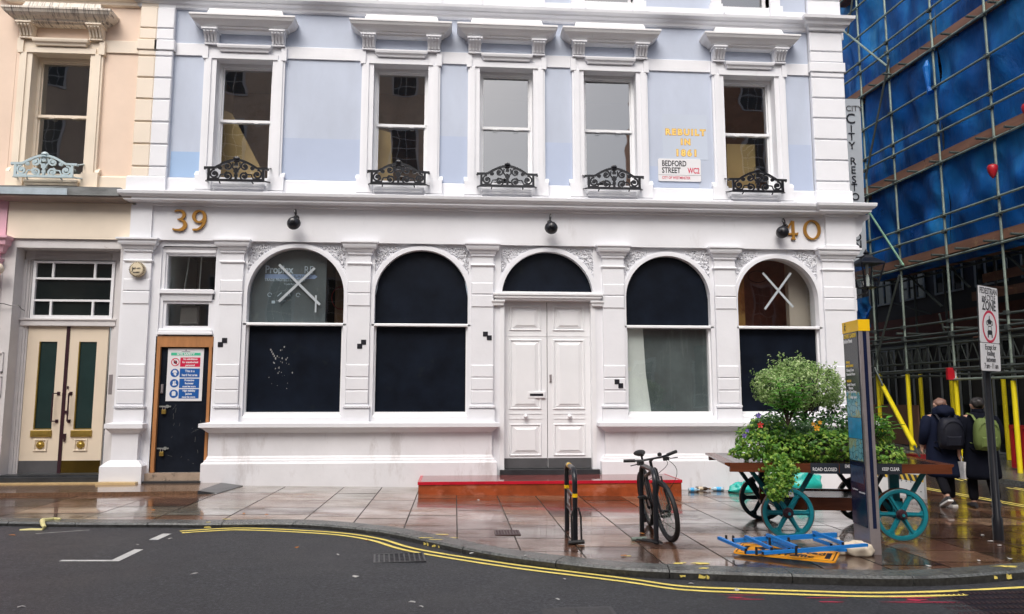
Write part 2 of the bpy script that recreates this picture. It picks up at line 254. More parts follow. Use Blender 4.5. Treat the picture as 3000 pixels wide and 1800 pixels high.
# ---------------- mesh helpers ----------------
class M:
    def __init__(s): s.v=[]; s.f=[]; s.mi=[]; s.cur=0
    def mat(s,i): s.cur=i; return s
    def face(s,ids): s.f.append(tuple(ids)); s.mi.append(s.cur)
    def add(s,vs,fs):
        b=len(s.v); s.v+= [tuple(v) for v in vs]
        for f in fs: s.face([b+i for i in f])
    def box(s,x0,x1,y0,y1,z0,z1):
        s.add([(x0,y0,z0),(x1,y0,z0),(x1,y1,z0),(x0,y1,z0),(x0,y0,z1),(x1,y0,z1),(x1,y1,z1),(x0,y1,z1)],
              [(0,3,2,1),(4,5,6,7),(0,1,5,4),(1,2,6,5),(2,3,7,6),(3,0,4,7)]); return s
    def hexa(s,p):  # 8 points bottom 4 top 4
        s.add(p,[(0,3,2,1),(4,5,6,7),(0,1,5,4),(1,2,6,5),(2,3,7,6),(3,0,4,7)]); return s
    def bblock(s,x0,x1,y0,y1,z0,z1,c=.012): # front chamfered block
        a=[(x0,y1,z0),(x1,y1,z0),(x1,y1,z1),(x0,y1,z1)]; b=[(x0,y0+c,z0),(x1,y0+c,z0),(x1,y0+c,z1),(x0,y0+c,z1)]
        d=[(x0+c,y0,z0+c),(x1-c,y0,z0+c),(x1-c,y0,z1-c),(x0+c,y0,z1-c)]; s.add(a+b+d,[(8,9,10,11)]+[(i,(i+1)%4,4+(i+1)%4,4+i) for i in range(4)]+[(4+i,4+(i+1)%4,8+(i+1)%4,8+i) for i in range(4)]); return s
    def wrap(s,prof,x0,x1,y0,yb):
        vs=[]
        for p,z in prof: vs+=[(x0-p,yb,z),(x0-p,y0-p,z),(x1+p,y0-p,z),(x1+p,yb,z)]
        n=len(prof); fs=[]
        for i in range(n-1):
            for k in range(3): fs.append((4*i+k,4*i+k+1,4*i+4+k+1,4*i+4+k))
        fs.append((3,2,1,0)); e=4*(n-1); fs.append((e,e+1,e+2,e+3)); s.add(vs,fs); return s
    def prism(s,poly,axis,a,b):
        def mk(p,t): return {'x':(t,p[0],p[1]),'y':(p[0],t,p[1]),'z':(p[0],p[1],t)}[axis]
        n=len(poly); s.add([mk(p,a) for p in poly]+[mk(p,b) for p in poly],[tuple(range(n))[::-1],tuple(range(n,2*n))]+[(i,(i+1)%n,n+(i+1)%n,n+i) for i in range(n)]); return s
    def tube(s,pts,r,n=8,closed=False,flat=None):
        pts=[Vector(p) for p in pts]; L=len(pts); rs=r if isinstance(r,(list,tuple)) else [r]*L; vs=[]; prev=None
        for i,p in enumerate(pts):
            a=pts[i-1] if (i>0 or closed) else p; b=pts[(i+1)%L] if (i<L-1 or closed) else p
            t=(b-a).normalized()
            if prev is None:
                q=Vector((0,0,1)) if abs(t.z)<.9 else Vector((0,1,0)); u=t.cross(q).normalized()
            else: u=(prev-t*prev.dot(t)).normalized()
            prev=u; w=t.cross(u)
            for k in range(n):
                an=2*math.pi*k/n; vs.append(p+u*(math.cos(an)*rs[i])+w*(math.sin(an)*rs[i]*(flat or 1)))
        fs=[]; m=L if closed else L-1
        for i in range(m):
            for k in range(n): fs.append((i*n+k,i*n+(k+1)%n,((i+1)%L)*n+(k+1)%n,((i+1)%L)*n+k))
        if not closed: fs+= [tuple(range(n))[::-1],tuple((L-1)*n+k for k in range(n))]
        s.add(vs,fs); return s
    def lathe(s,prof,c=(0,0,0),ax='z',n=20):
        vs=[];c=Vector(c)
        for r,h in prof:
            for k in range(n):
                a=2*math.pi*k/n; x,y=r*math.cos(a),r*math.sin(a)
                vs.append(c+Vector({'z':(x,y,h),'y':(x,h,y),'x':(h,x,y)}[ax]))
        fs=[(i*n+k,i*n+(k+1)%n,(i+1)*n+(k+1)%n,(i+1)*n+k) for i in range(len(prof)-1) for k in range(n)]
        fs+=[tuple(range(n))[::-1],tuple((len(prof)-1)*n+k for k in range(n))]; s.add(vs,fs); return s
    def loft(s,secs,n=20,cap=True):  # (cx,cy,z,rx,ry)
        vs=[]
        for cx,cy,z,rx,ry in secs:
            for k in range(n):
                a=2*math.pi*k/n; vs.append((cx+rx*math.cos(a),cy+ry*math.sin(a),z))
        fs=[(i*n+k,i*n+(k+1)%n,(i+1)*n+(k+1)%n,(i+1)*n+k) for i in range(len(secs)-1) for k in range(n)]
        if cap: fs+=[tuple(range(n))[::-1],tuple((len(secs)-1)*n+k for k in range(n))]
        s.add(vs,fs); return s
    def xf(s,mt):
        s.v=[tuple(mt@Vector(v)) for v in s.v]; return s
    def build(s,name,mat,parent=None,world=False,smooth=False,tag_=None):
        me=bpy.data.meshes.new(name); vs=s.v
        if world and parent is not None:
            r=parent
            off=Vector((0,0,0))
            while r is not None: off+=r.location; r=r.parent
            vs=[(v[0]-off.x,v[1]-off.y,v[2]-off.z) for v in vs]
        me.from_pydata([tuple(v) for v in vs],[],s.f); mats=mat if isinstance(mat,(list,tuple)) else [mat]
        for m in mats: me.materials.append(m)
        if len(mats)>1: me.polygons.foreach_set('material_index',s.mi)
        bmfix(me)
        if smooth:
            me.polygons.foreach_set('use_smooth',[True]*len(me.polygons))
            if smooth=='a':
                try: me.set_sharp_from_angle(angle=rad(38))
                except Exception: pass
        o=bpy.data.objects.new(name,me); COL.objects.link(o)
        if parent is not None: o.parent=parent
        return o
import bmesh
def bmfix(me):
    b=bmesh.new(); b.from_mesh(me); bmesh.ops.recalc_face_normals(b,faces=b.faces); b.to_mesh(me); b.free()
def tag(o,label=None,cat=None,group=None,kind=None):
    if label: o['label']=label
    if cat: o['category']=cat
    if group: o['group']=group
    if kind: o['kind']=kind
    return o
def T(name,loc=(0,0,0),label=None,cat=None,group=None,rz=0):
    o=bpy.data.objects.new(name,None); o.empty_display_size=.1; COL.objects.link(o); o.location=loc; o.rotation_euler=(0,0,rz); return tag(o,label,cat,group)
def recenter(o,c):  # move a one-mesh thing's origin to c
    c=Vector(c); o.data.transform(Matrix.Translation(-c)); o.location=c; return o
def copy_tree(o,parent=None):
    c=o.copy(); COL.objects.link(c); c.parent=parent
    for ch in list(o.children): copy_tree(ch,c)
    return c
_tc={}
def tmesh(s,size,bold=0,ext=.0008,align='CENTER',sp=1.0):
    cu=bpy.data.curves.new('t','FONT'); cu.body=s; cu.size=size; cu.offset=bold; cu.extrude=ext; cu.align_x=align; cu.space_character=sp; cu.resolution_u=3
    o=bpy.data.objects.new('t',cu); COL.objects.link(o); bpy.context.view_layer.update()
    me=bpy.data.meshes.new_from_object(o.evaluated_get(bpy.context.evaluated_depsgraph_get())); bpy.data.objects.remove(o); return me
def text(name,lines,mt,mat,parent=None,world=False):
    """lines: (string,x,y,size,bold,align,sx). In the sign plane x right, y up, z out. mt maps to parent space."""
    mm=M()
    for L in lines:
        s,x,y,size=L[:4]; bold=L[4] if len(L)>4 else 0; al=L[5] if len(L)>5 else 'CENTER'; sx=L[6] if len(L)>6 else 1; sp=L[7] if len(L)>7 else 1
        me=tmesh(s,size,bold,align=al,sp=sp); b=len(mm.v)
        for v in me.vertices: mm.v.append((x+v.co.x*sx,y+v.co.y,v.co.z))
        for p in me.polygons: mm.f.append(tuple(b+i for i in p.vertices)); mm.mi.append(0)
        bpy.data.meshes.remove(me)
    mm.xf(mt); return mm.build(name,mat,parent,world)
def plane_mt(o,xdir,ydir=(0,0,1)):
    x=Vector(xdir).normalized(); y=Vector(ydir).normalized(); z=x.cross(y)
    m=Matrix((x,y,z)).transposed().to_4x4(); m.translation=Vector(o); return m
def FAC(x,y,z): return plane_mt((x,y,z),(1,0,0))
def arcpts(cx,cz,r,a0,a1,n): return [(cx+r*math.cos(a0+(a1-a0)*i/n),cz+r*math.sin(a0+(a1-a0)*i/n)) for i in range(n+1)]
def ribbon(m,pts,ws,y0,y1):
    """variable width stroke in XZ, thickness y0..y1"""
    n=len(pts); L=[];R=[]
    for i,(x,z) in enumerate(pts):
        a=pts[max(0,i-1)]; b=pts[min(n-1,i+1)]; dx,dz=b[0]-a[0],b[1]-a[1]; l=math.hypot(dx,dz) or 1
        w=ws[i]/2 if isinstance(ws,(list,tuple)) else ws/2; L.append((x-dz/l*w,z+dx/l*w)); R.append((x+dz/l*w,z-dx/l*w))
    for i in range(n-1):
        q=[L[i],L[i+1],R[i+1],R[i]]
        vs=[(a,y0,b) for a,b in q]+[(a,y1,b) for a,b in q]; m.add(vs,[(0,1,2,3),(7,6,5,4),(0,4,5,1),(2,6,7,3)]+([(0,3,7,4)] if i==0 else [])+([(1,5,6,2)] if i==n-2 else []))
rng=random.Random(5)
# ================= GROUND =================
KERB_PX=[(-900,1512),(-400,1522),(0,1529),(283,1533),(566,1534),(768,1532),(890,1534),(1000,1542),(1121,1556),(1243,1580),(1364,1606),(1485,1627),(1647,1647),(1728,1656),(1849,1666),(1999,1673),(2162,1679),(2299,1683),(2445,1687),(2590,1690),(2728,1689),(2849,1683),(2999,1671),(3200,1655),(3500,1640)]
KO=[G(*p) for p in KERB_PX]            # outer top edge of the kerb
def resample(pts,n):
    pts=[Vector((p[0],p[1])) for p in pts]; d=[0]
    for a,b in zip(pts,pts[1:]): d.append(d[-1]+(b-a).length)
    out=[]
    for i in range(n):
        t=d[-1]*i/(n-1); k=0
        while k<len(d)-2 and d[k+1]<t: k+=1
        # catmull-rom
        u=(t-d[k])/(d[k+1]-d[k]); p0=pts[max(0,k-1)];p1=pts[k];p2=pts[k+1];p3=pts[min(len(pts)-1,k+2)]
        out.append(.5*((2*p1)+(-p0+p2)*u+(2*p0-5*p1+4*p2-p3)*u*u+(-p0+3*p1-3*p2+p3)*u**3))
    return out
KL=resample(KO,150)
def offs(L,dist):
    out=[]
    for i,p in enumerate(L):
        t=(L[min(i+1,len(L)-1)]-L[max(i-1,0)]).normalized(); out.append(Vector((p.x-t.y*dist,p.y+t.x*dist)))
    return out
KI=offs(KL,.27)
# base ground sheet to the horizon
g=M(); xs=[-120,-9,-6,-3,0,3,7,8,10,12,16,40,120]; ys=[-120,-30,-14,-11,-9,-7,-6,-5,-3,-1.5,1.4,4,8,12,20,30]
g.v=[(x,y,gz(x,y)-.30) for y in ys for x in xs]; nx=len(xs)
for j in range(len(ys)-1):
    for i in range(nx-1): g.face([j*nx+i,j*nx+i+1,(j+1)*nx+i+1,(j+1)*nx+i])
tag(g.build('ground',JOINT),kind='structure')
# road
r=M(); 
pts=[(-60,-40)]+[]
yy=lambda p:roadz(p.x,p.y)
vs=[];n=len(KL)
ext=[Vector((-60,KL[0].y))]+KL+[Vector((60,KL[-1].y+.5))]
rows=10
for p in ext:
    for j in range(rows+1):
        y=p.y+.02+( -40-p.y)*(j/rows)**1.6; vs.append((p.x,y,roadz(p.x,y)))
fs=[]
for i in range(len(ext)-1):
    for j in range(rows): fs.append((i*(rows+1)+j,(i+1)*(rows+1)+j,(i+1)*(rows+1)+j+1,i*(rows+1)+j+1))
r.add(vs,fs); tag(r.build('road',ASPH),kind='structure')
# kerb stones: cut in lengths with a joint
k=M(); seglen=.0; cut=0
i=0
while i<len(KL)-1:
    step=7 if KL[i].x<0 else 9
    j=min(i+step,len(KL)-1)
    idx=list(range(i,j+1)); m=len(idx)
    def pt(q,a): 
        p=q
        return p
    A=[];
    for t_,ii in enumerate(idx):
        o,inn=KL[ii].copy(),KI[ii].copy()
        if t_==0: dd=(KL[ii+1]-KL[ii]).normalized()*.005
        elif t_==m-1: dd=(KL[ii-1]-KL[ii]).normalized()*.005
        else: dd=Vector((0,0))
        o+=dd; inn+=dd; z=gz(o.x,o.y)
        oc=o+(inn-o).normalized()*.02
        A+= [(o.x,o.y,z-.16),(o.x,o.y,z-.02),(oc.x,oc.y,z+.001),(inn.x,inn.y,z+.002),(inn.x,inn.y,z-.16)]
    fs=[]
    for t_ in range(m-1):
        for q in range(4): fs.append((t_*5+q,(t_+1)*5+q,(t_+1)*5+q+1,t_*5+q+1))
    fs+=[(0,1,2,3,4),tuple((m-1)*5+q for q in (4,3,2,1,0))]
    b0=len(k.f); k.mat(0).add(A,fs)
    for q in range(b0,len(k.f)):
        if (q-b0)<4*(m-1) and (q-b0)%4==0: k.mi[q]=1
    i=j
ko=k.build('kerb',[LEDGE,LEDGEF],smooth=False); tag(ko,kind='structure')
# pavement slabs
def clip(poly,a,b,c):  # keep a*x+b*y<=c
    out=[]
    for i in range(len(poly)):
        p,q=poly[i],poly[(i+1)%len(poly)]; dp=a*p[0]+b*p[1]-c; dq=a*q[0]+b*q[1]-c
        if dp<=0: out.append(p)
        if dp*dq<0: t=dp/(dp-dq); out.append((p[0]+(q[0]-p[0])*t,p[1]+(q[1]-p[1])*t))
    return out
KIx=[p.x for p in KI]; KIy=[p.y for p in KI]
def kin(x): return float(np.interp(x,KIx,KIy))
sm=M(); tones=[]
bed=M()
xcols=[]; x=-14.0
knownX=[-1.9,-1.25,-.6,.04,.7,1.33,2.05,2.75]
while x<-2.2: xcols.append(x); x+=rng.choice([.75,.9,1.0,1.15]) if x<-4 else rng.choice([.7,.85])
xcols+=knownX; x=knownX[-1]
while x<8.7: x+=rng.choice([.66,.74,.82]); xcols.append(x)
xcols[-1]=8.7
SLATEX=[]
for a,b in zip(xcols,xcols[1:]):
    y=0.3 if b<7.6 else 20
    lo=min(kin(a),kin(b),kin((a+b)/2))-.02
    rr=rng.random()
    first=True
    while y>lo:
        h=rng.uniform(.5,.95)
        if first and y<1: h=rng.choice([1.35,1.4]); first=False
        y1=y-h; gap=.008
        sk=(0.0)
        poly=[(a+gap,y1+gap),(b-gap,y1+gap),(b-gap,y-gap),(a+gap,y-gap)]
        # split at kerb line (piecewise): clip against the local kerb segment
        if y1<max(kin(a),kin(b),kin((a+b)/2)):
            xm=(a+b)/2
            for (xa,xb) in ((a,xm),(xm,b)) :
                pp=[(max(xa if xa>a else a+gap,xa),y1+gap),(xb if xb<b else b-gap,y1+gap),(xb if xb<b else b-gap,y-gap),(xa if xa>a else a+gap,y-gap)]
                ya,yb=kin(xa)+.004,kin(xb)+.004; sl_=(yb-ya)/(xb-xa)
                q=clip(pp,sl_,-1,sl_*xa-ya)
                if len(q)>=3:
                    bb=len(sm.v); sm.v+=[(px,py,gz(px,py)-.001) for px,py in q]; sm.face(range(bb,bb+len(q))); tones.append(None if xa>a else 'n')
        else:
            bb=len(sm.v); dz=rng.uniform(-.0015,.0015); sm.v+=[(px,py,gz(px,py)+dz) for px,py in poly]; sm.face(range(bb,bb+4)); tones.append('n')
        y=y1
pv=sm.build('pavement',SLAB)
me=pv.data; at=me.attributes.new('tone','FLOAT','FACE'); last=.5; vals=[]
for i,p in enumerate(me.polygons):
    if tones[i]=='n' or tones[i] is None:
        cx,cy=p.center.x,p.center.y
        base=.62 if cx<-.5 and cx>-4 else (.42 if cx<2 else .2)
        if cx<-4: base=.25
        v=min(1,max(0,rng.gauss(base,.25))); 
        if cy>-1.2 and cx<0: v=.93
        if tones[i]=='n' or not vals: last=v
    vals.append(last)
at.data.foreach_set('value',vals)
tag(pv,kind='structure')
bm=M(); 
for a,b in zip(xcols,xcols[1:]):
    for (ya,yb) in [(kin(a)-.01,-3),(-3,.3)]+([(.3,1.4),(1.4,20)] if b>7.6 else []):
        bm.add([(a,ya if ya>-3.001 else kin(a)-.01,gz(a,ya)-.009),(b,ya if ya>-3.001 else kin(b)-.01,gz(b,ya)-.009),(b,yb,gz(b,yb)-.009),(a,yb,gz(a,yb)-.009)],[(0,1,2,3)])
tag(bm.build('pavement_bed',JOINT),kind='structure')
# side street carriageway and far pavement
def sheet(name,mat,x0,x1,y0,y1,dz,nx=8,ny=14,fx=None):
    m=M(); 
    for j in range(ny+1):
        y=y0+(y1-y0)*j/ny
        for i in range(nx+1):
            x=x0+(x1-x0)*i/nx
            if fx: x+=fx(y)
            m.v.append((x,y,gz(x,y)+dz))
    for j in range(ny):
        for i in range(nx): a=j*(nx+1)+i; m.face([a,a+1,a+nx+2,a+nx+1])
    return tag(m.build(name,mat),kind='structure')
lean=lambda y:-.047*(y-1.4)
sheet('side_road',COBB,8.7,16,-6.2,30,-.012)
def strip_line(name,mat,pts,w,dz,zf=gz,gap=None):
    m=M(); L=pts
    for s in (0,):
        A=offs(L,w/2); B=offs(L,-w/2)
        for a,b in zip(A,B): m.v+=[(a.x,a.y,zf(a.x,a.y)+dz),(b.x,b.y,zf(b.x,b.y)+dz)]
        for i in range(len(L)-1): m.face([2*i,2*i+1,2*i+3,2*i+2])
    return tag(m.build(name,mat),kind='structure')
YL_PX=[(530,1560),(620,1554),(708,1551),(849,1556),(999,1566),(1101,1582),(1174,1604),(1243,1619),(1364,1639),(1526,1663),(1688,1683),(1849,1703),(1999,1724),(2200,1733),(2404,1740),(2520,1743),(2640,1743),(2809,1738),(2999,1728),(3200,1716),(3500,1695)]
YLp=[G(px,py,ROADZ) for px,py in YL_PX]; YLs=resample(YLp,140)
for s in (.065,-.065): strip_line('road_line',YLINE,offs(YLs,s),.055,.004,roadz)
def seg(name,mat,a,b,w,zf=roadz,dz=.004):
    a=Vector(a[:2]);b=Vector(b[:2]); return strip_line(name,mat,[a,b],w,dz,zf)
p1,p2,p3=[G(x,y,ROADZ) for x,y in ((177,1644),(338,1644),(407,1611))]
seg('road_line',WLINE,p1,p2,.06); 
dv=(p3-p2); seg('road_line',WLINE,p2-dv.normalized()*.03,p3,.09)
p1,p2=[G(x,y,ROADZ) for x,y in ((449,1583),(490,1565))]; seg('road_line',WLINE,p1,p2,.1)
p1,p2=[G(x,y,ROADZ) for x,y in ((104,1565),(262,1554))]; seg('road_line',WLINE,p1,p2,.018)
for xa in (8.78,8.92,10.45,10.6):
    L=[Vector((xa+lean(y),y)) for y in np.linspace(-5.6,16,20)]
    strip_line('road_line',YLINE,L,.05,-.007)
# yellow paint spots on the kerb and pavement, pink survey marks on the road
def blotch(name,mat,c,rx,ry,dz,zf,seed,n=11):
    rg=random.Random(seed); m=M(); m.v.append((c.x,c.y,zf(c.x,c.y)+dz))
    for i in range(n):
        a=2*math.pi*i/n; q=rg.uniform(.45,1.15); x=c.x+rx*q*math.cos(a); y=c.y+ry*q*math.sin(a); m.v.append((x,y,zf(x,y)+dz))
    for i in range(n): m.face([0,1+i,1+(i+1)%n])
    return tag(m.build(name,mat),kind='structure')
for q,(px,py,rx,ry) in enumerate([(1292,1567,.09,.03),(1248,1577,.1,.025),(1275,1582,.08,.02),(1318,1576,.12,.02),(1325,1578,.06,.03),(2052,1652,.1,.04),(2061,1666,.06,.03),(2003,1650,.05,.02),(2945,1660,.16,.03),(2962,1662,.1,.03),(665,1522,.07,.025),(610,1531,.04,.02),(1838,1630,.05,.02),(1985,1652,.08,.03)]):
    blotch('paint_mark',YLINE,G(px,py),rx,ry,.004,gz,q)
for q,(px,py,rx,ry) in enumerate([(2180,1745,.25,.012),(2195,1757,.2,.012),(2160,1752,.1,.02),(2420,1753,.22,.012),(2430,1765,.12,.02),(2670,1752,.3,.015),(2700,1766,.35,.02),(2690,1759,.12,.04)]):
    blotch('paint_mark',PINKM,G(px,py,ROADZ),rx,ry,.004,roadz,q+50)
m=M()
rg=random.Random(9)
for px,py,w,h in [(1246,1592,.05,.05),(1253,1590,.03,.06),(1275,1594,.07,.03),(1286,1596,.02,.05),(1271,1598,.02,.04),(2031,1696,.06,.04),(2080,1690,.08,.05),(2094,1690,.02,.06),(605,1536,.07,.03),(2958,1692,.05,.05),(2990,1686,.06,.06)]:
    p=G(px,py); x=p.x; y=float(np.interp(x,[q.x for q in KL],[q.y for q in KL])); z=gz(x,0)-.045; w*=1.2; h*=.8
    m.add([(x-w*rg.uniform(.3,.6),y-.004,z-h*rg.uniform(.2,.6)),(x,y-.004,z-h*rg.uniform(.2,.6)),(x+w*rg.uniform(.3,.6),y-.004,z-h*rg.uniform(.1,.6)),(x+w*rg.uniform(.2,.6),y-.004,z+h*rg.uniform(.1,.6)),(x+w*.1,y-.004,z+h*rg.uniform(.0,.5)),(x-w*rg.uniform(.3,.6),y-.004,z+h*rg.uniform(.2,.6))],[(0,1,2,3,4,5)])
tag(m.build('paint_mark',YLINE),kind='structure')
# drain gullies and manhole covers
def grate(name,label,cx,cy,w,d,rot,bars,mat,zf,cat='drain cover',frame=True,base=INK,cross=2):
    t=T(name,(cx,cy,zf(cx,cy)),label,cat,rz=rot)
    b=M(); b.box(-w/2,w/2,-d/2,d/2,-.03,.002); b.build('drain_pit',base,t)
    g=M()
    if frame:
        for a in ((-w/2,w/2,-d/2,-d/2+.02),(-w/2,w/2,d/2-.02,d/2),(-w/2,-w/2+.02,-d/2+.021,d/2-.021),(w/2-.02,w/2,-d/2+.021,d/2-.021)): g.box(*a,-.01,.008)
    for i in range(bars): x=-w/2+.03+(w-.06)*(i+.5)/bars; g.box(x-.007,x+.007,-d/2+.021,d/2-.021,-.01,.007)
    for i in range(cross): y=-d/2+(d)*(i+1)/(cross+1); g.box(-w/2+.021,w/2-.021,y-.006,y+.006,-.011,.0055)
    g.build('grating',mat,t); return t
GR=paint('worn_grey_iron',(.085,.088,.092),.35,.2,20,.2,40,metal=.4)
RI=paint('rust_brown_iron',(.075,.045,.05),.35,.3,20,.2,40,metal=.4)
pc=G(1170,1636,ROADZ); grate('drain_grate','black slotted road gully grate beside the bend of the double yellow line',pc.x,pc.y,.52,.42,.1,9,GR,roadz,cross=5)
pc=G(1486,1562); grate('manhole_cover','small square patterned access cover set in the wet pavement',pc.x,pc.y,.30,.30,0,7,RI,gz,'manhole cover',base=paint('brown_iron_pan',(.11,.075,.07),.35,.2,20),cross=6)
pc=G(2870,1765,ROADZ); 
t=T('drain_grate',(pc.x+.3,pc.y,roadz(pc.x,0)),'large ribbed rusty iron cover in the road at the bottom right corner','drain cover')
b=M(); b.box(-1.1,1.1,-.55,.38,-.03,.003); b.build('frame',INK,t)
for q in range(6):
    b=M(); y=-.48+q*.15
    for i in range(46): x=-1.05+i*.046; b.hexa([(x,y-.04,0),(x+.026,y-.04,0),(x+.05,y+.04,0),(x+.024,y+.04,0),(x,y-.04,.008),(x+.026,y-.04,.008),(x+.05,y+.04,.008),(x+.024,y+.04,.008)])
    b.build('rib',RI,t)
pc=G(1690,1795,ROADZ); t=T('manhole_cover',(pc.x,pc.y-.1,roadz(pc.x,0)),'rectangular manhole cover cut off by the bottom edge in the road','manhole cover')
b=M(); b.box(-.30,.30,-.3,.24,-.02,.004); b.build('frame',INK,t); b=M(); b.box(-.27,-.005,-.3,.2,-.01,.008); b.box(.005,.27,-.3,.2,-.01,.008); b.build('lid',paint('dark_road_iron',(.045,.045,.048),.5,.4,30,.3,40,spec=.3),t)
# raised wet apron along the left doors
def apz(x): return gz(x)+.055
a=M(); y0=-1.32; x1=-4.0
vs=[]
for x in (-12,-9,-6,x1):
    vs+=[(x,.4,apz(x)),(x,y0,apz(x)-.006),(x,y0-.005,gz(x)-.02)]
fs=[]
for i in range(3): fs+=[(3*i,3*i+3,3*i+4,3*i+1),(3*i+1,3*i+4,3*i+5,3*i+2)]
fs.append((9,11,10)); 
a.add(vs,[(0,3,4,1),(3,6,7,4),(6,9,10,7),(1,4,5,2),(4,7,8,5),(7,10,11,8),(9,11,10)])
tag(a.build('raised_pavement_strip',APRON),kind='structure')
# dark slate ramp at its right end
s=M(); s.hexa([(-4.02,-1.34,gz(-4)-.02),(-3.72,-1.30,gz(-3.7)-.02),(-3.62,-.25,gz(-3.6)-.02),(-4.0,-.2,gz(-4)-.02),(-4.02,-1.34,apz(-4)+.004),(-3.74,-1.28,gz(-3.7)+.012),(-3.62,-.25,gz(-3.6)+.012),(-4.0,-.2,apz(-4)+.004)])
tag(s.build('ramp_slab',SLATE),kind='structure')
# ================= WHITE CORNER BUILDING =================
WB=T('white_corner_building',(0,0,0),'white and pale blue stucco corner building with arched boarded shopfront and five tall sash windows','building')
WC=[(-3.955,0),(-1.065,1),(.93,2),(2.925,3),(5.68,4)]
TOP=12.0
def wall_with_holes(m,x0,x1,z0,z1,y0,y1,holes):
    """holes (hx0,hx1,hz0,hz1) sorted, same z range allowed"""
    xs=sorted({x0,x1}|{h[0] for h in holes}|{h[1] for h in holes}); zs=sorted({z0,z1}|{h[2] for h in holes}|{h[3] for h in holes})
    zs=[z for z in zs if z0<=z<=z1]; xs=[x for x in xs if x0<=x<=x1]
    def inh(x,z): return any(h[0]<x<h[1] and h[2]<z<h[3] for h in holes)
    for xa,xb in zip(xs,xs[1:]):
        # merge runs in z
        run=None
        for za,zb in zip(zs,zs[1:]):
            if inh((xa+xb)/2,(za+zb)/2):
                if run: m.box(xa,xb,y0,y1,run[0],run[1]); run=None
            else: run=(run[0],zb) if run else (za,zb)
        if run: m.box(xa,xb,y0,y1,run[0],run[1])
holes1=[(c-.6,c+.6,5.45,7.9) for c,_ in WC]; holes2=[(c-.5,c+.5,9.22,11.4) for c,_ in WC]
m=M(); wall_with_holes(m,-5.26,6.92,5.48,8.8,0,.3,holes1)
m.build('wall',BLUE,WB)
m=M(); wall_with_holes(m,-5.26,6.92,9.18,TOP,0,.3,holes2); m.build('wall',BLUE,WB)
m=M(); m.box(-5.26,6.92,-.02,.3,8.8,9.18); m.build('string_band',WHITE,WB)
# fresh paint patches (bluer) low on the wall panels
pt=M()
def between(i): return (WC[i][0]+.74,WC[i+1][0]-.74)
pt.box(-5.22,WC[0][0]-.745,-.003,.001,5.54,6.02)
pt.build('paint_patch',BLUE2,WB)
for a,b,z1 in [(*between(0),6.33),(*between(1),6.44),(*between(2),6.37),(between(3)[0],between(3)[1]-.3,5.95),(WC[4][0]+.745,6.90,6.45)]:
    pt=M(); pt.box(a,b,-.003,.001,5.54,z1); pt.build('paint_patch',BLUE3,WB)
pt=M(); pt.box(3.95,4.83,-.0035,.001,6.1,7.0); pt.build('paint_patch',GREYB,WB)
# small band between windows
edges=[-5.26]+sum([[c-.735,c+.735] for c,_ in WC],[])+[6.92]
for i in range(0,len(edges),2):
    b=M(); b.wrap([(0,7.86),(.012,7.865),(.012,8.09),(0,8.10)],edges[i]+.012,edges[i+1]-.012,-.018,0); b.build('string_band',WHITE,WB)
    b=M(); b.wrap([(0,5.2),(0,5.50),(-.012,5.52)],edges[i],edges[i+1],-.04,.2); b.build('plinth_band',WHITE,WB)
# string course above hoods
s=M(); s.wrap([(0,8.76),(.04,8.775),(.05,8.83),(.11,8.86),(.12,8.89),(.19,8.92),(.20,8.97),(.03,9.0)],-5.9,6.9,-.02,.1); s.build('cornice',WHITE,WB)
def quoins(bld,x0,x1,y0,yb,mat,ext=0):
    q=M()
    js=[5.50,5.70,6.12,6.54,6.97,7.38,7.80]
    q.box(x0+.004,x1-.004,y0+.03,yb,5.2,TOP)
    for a,b_ in zip(js,js[1:]): q.bblock(x0-.02*0,x1,y0,y0+.06,a+.012,b_-.012,.014)
    q.bblock(x0,x1,y0,y0+.06,7.81,7.90,.01)
    q.bblock(x0-.03,x1+.03,y0-.02,y0+.06,7.91,8.11,.012)
    q.bblock(x0,x1,y0,y0+.06,8.125,8.33,.014); q.bblock(x0,x1,y0,y0+.06,8.345,8.74,.014)
    for k_ in range(6): q.bblock(x0,x1,y0,y0+.06,9.0+k_*.42,9.40+k_*.42,.014)
    q.build('quoin',mat,bld)
quoins(WB,-5.56,-5.25,-.1,.25,WHITE)
quoins(WB,6.93,7.60,-.1,.3,WHITE)
c=M(); c.wrap([(0,8.745),(.03,8.76),(.04,8.82),(.10,8.85),(.12,8.90),(.18,8.94),(.19,9.0),(.02,9.02)],6.93,7.60,-.12,.3); c.build('quoin_cap',WHITE,WB)
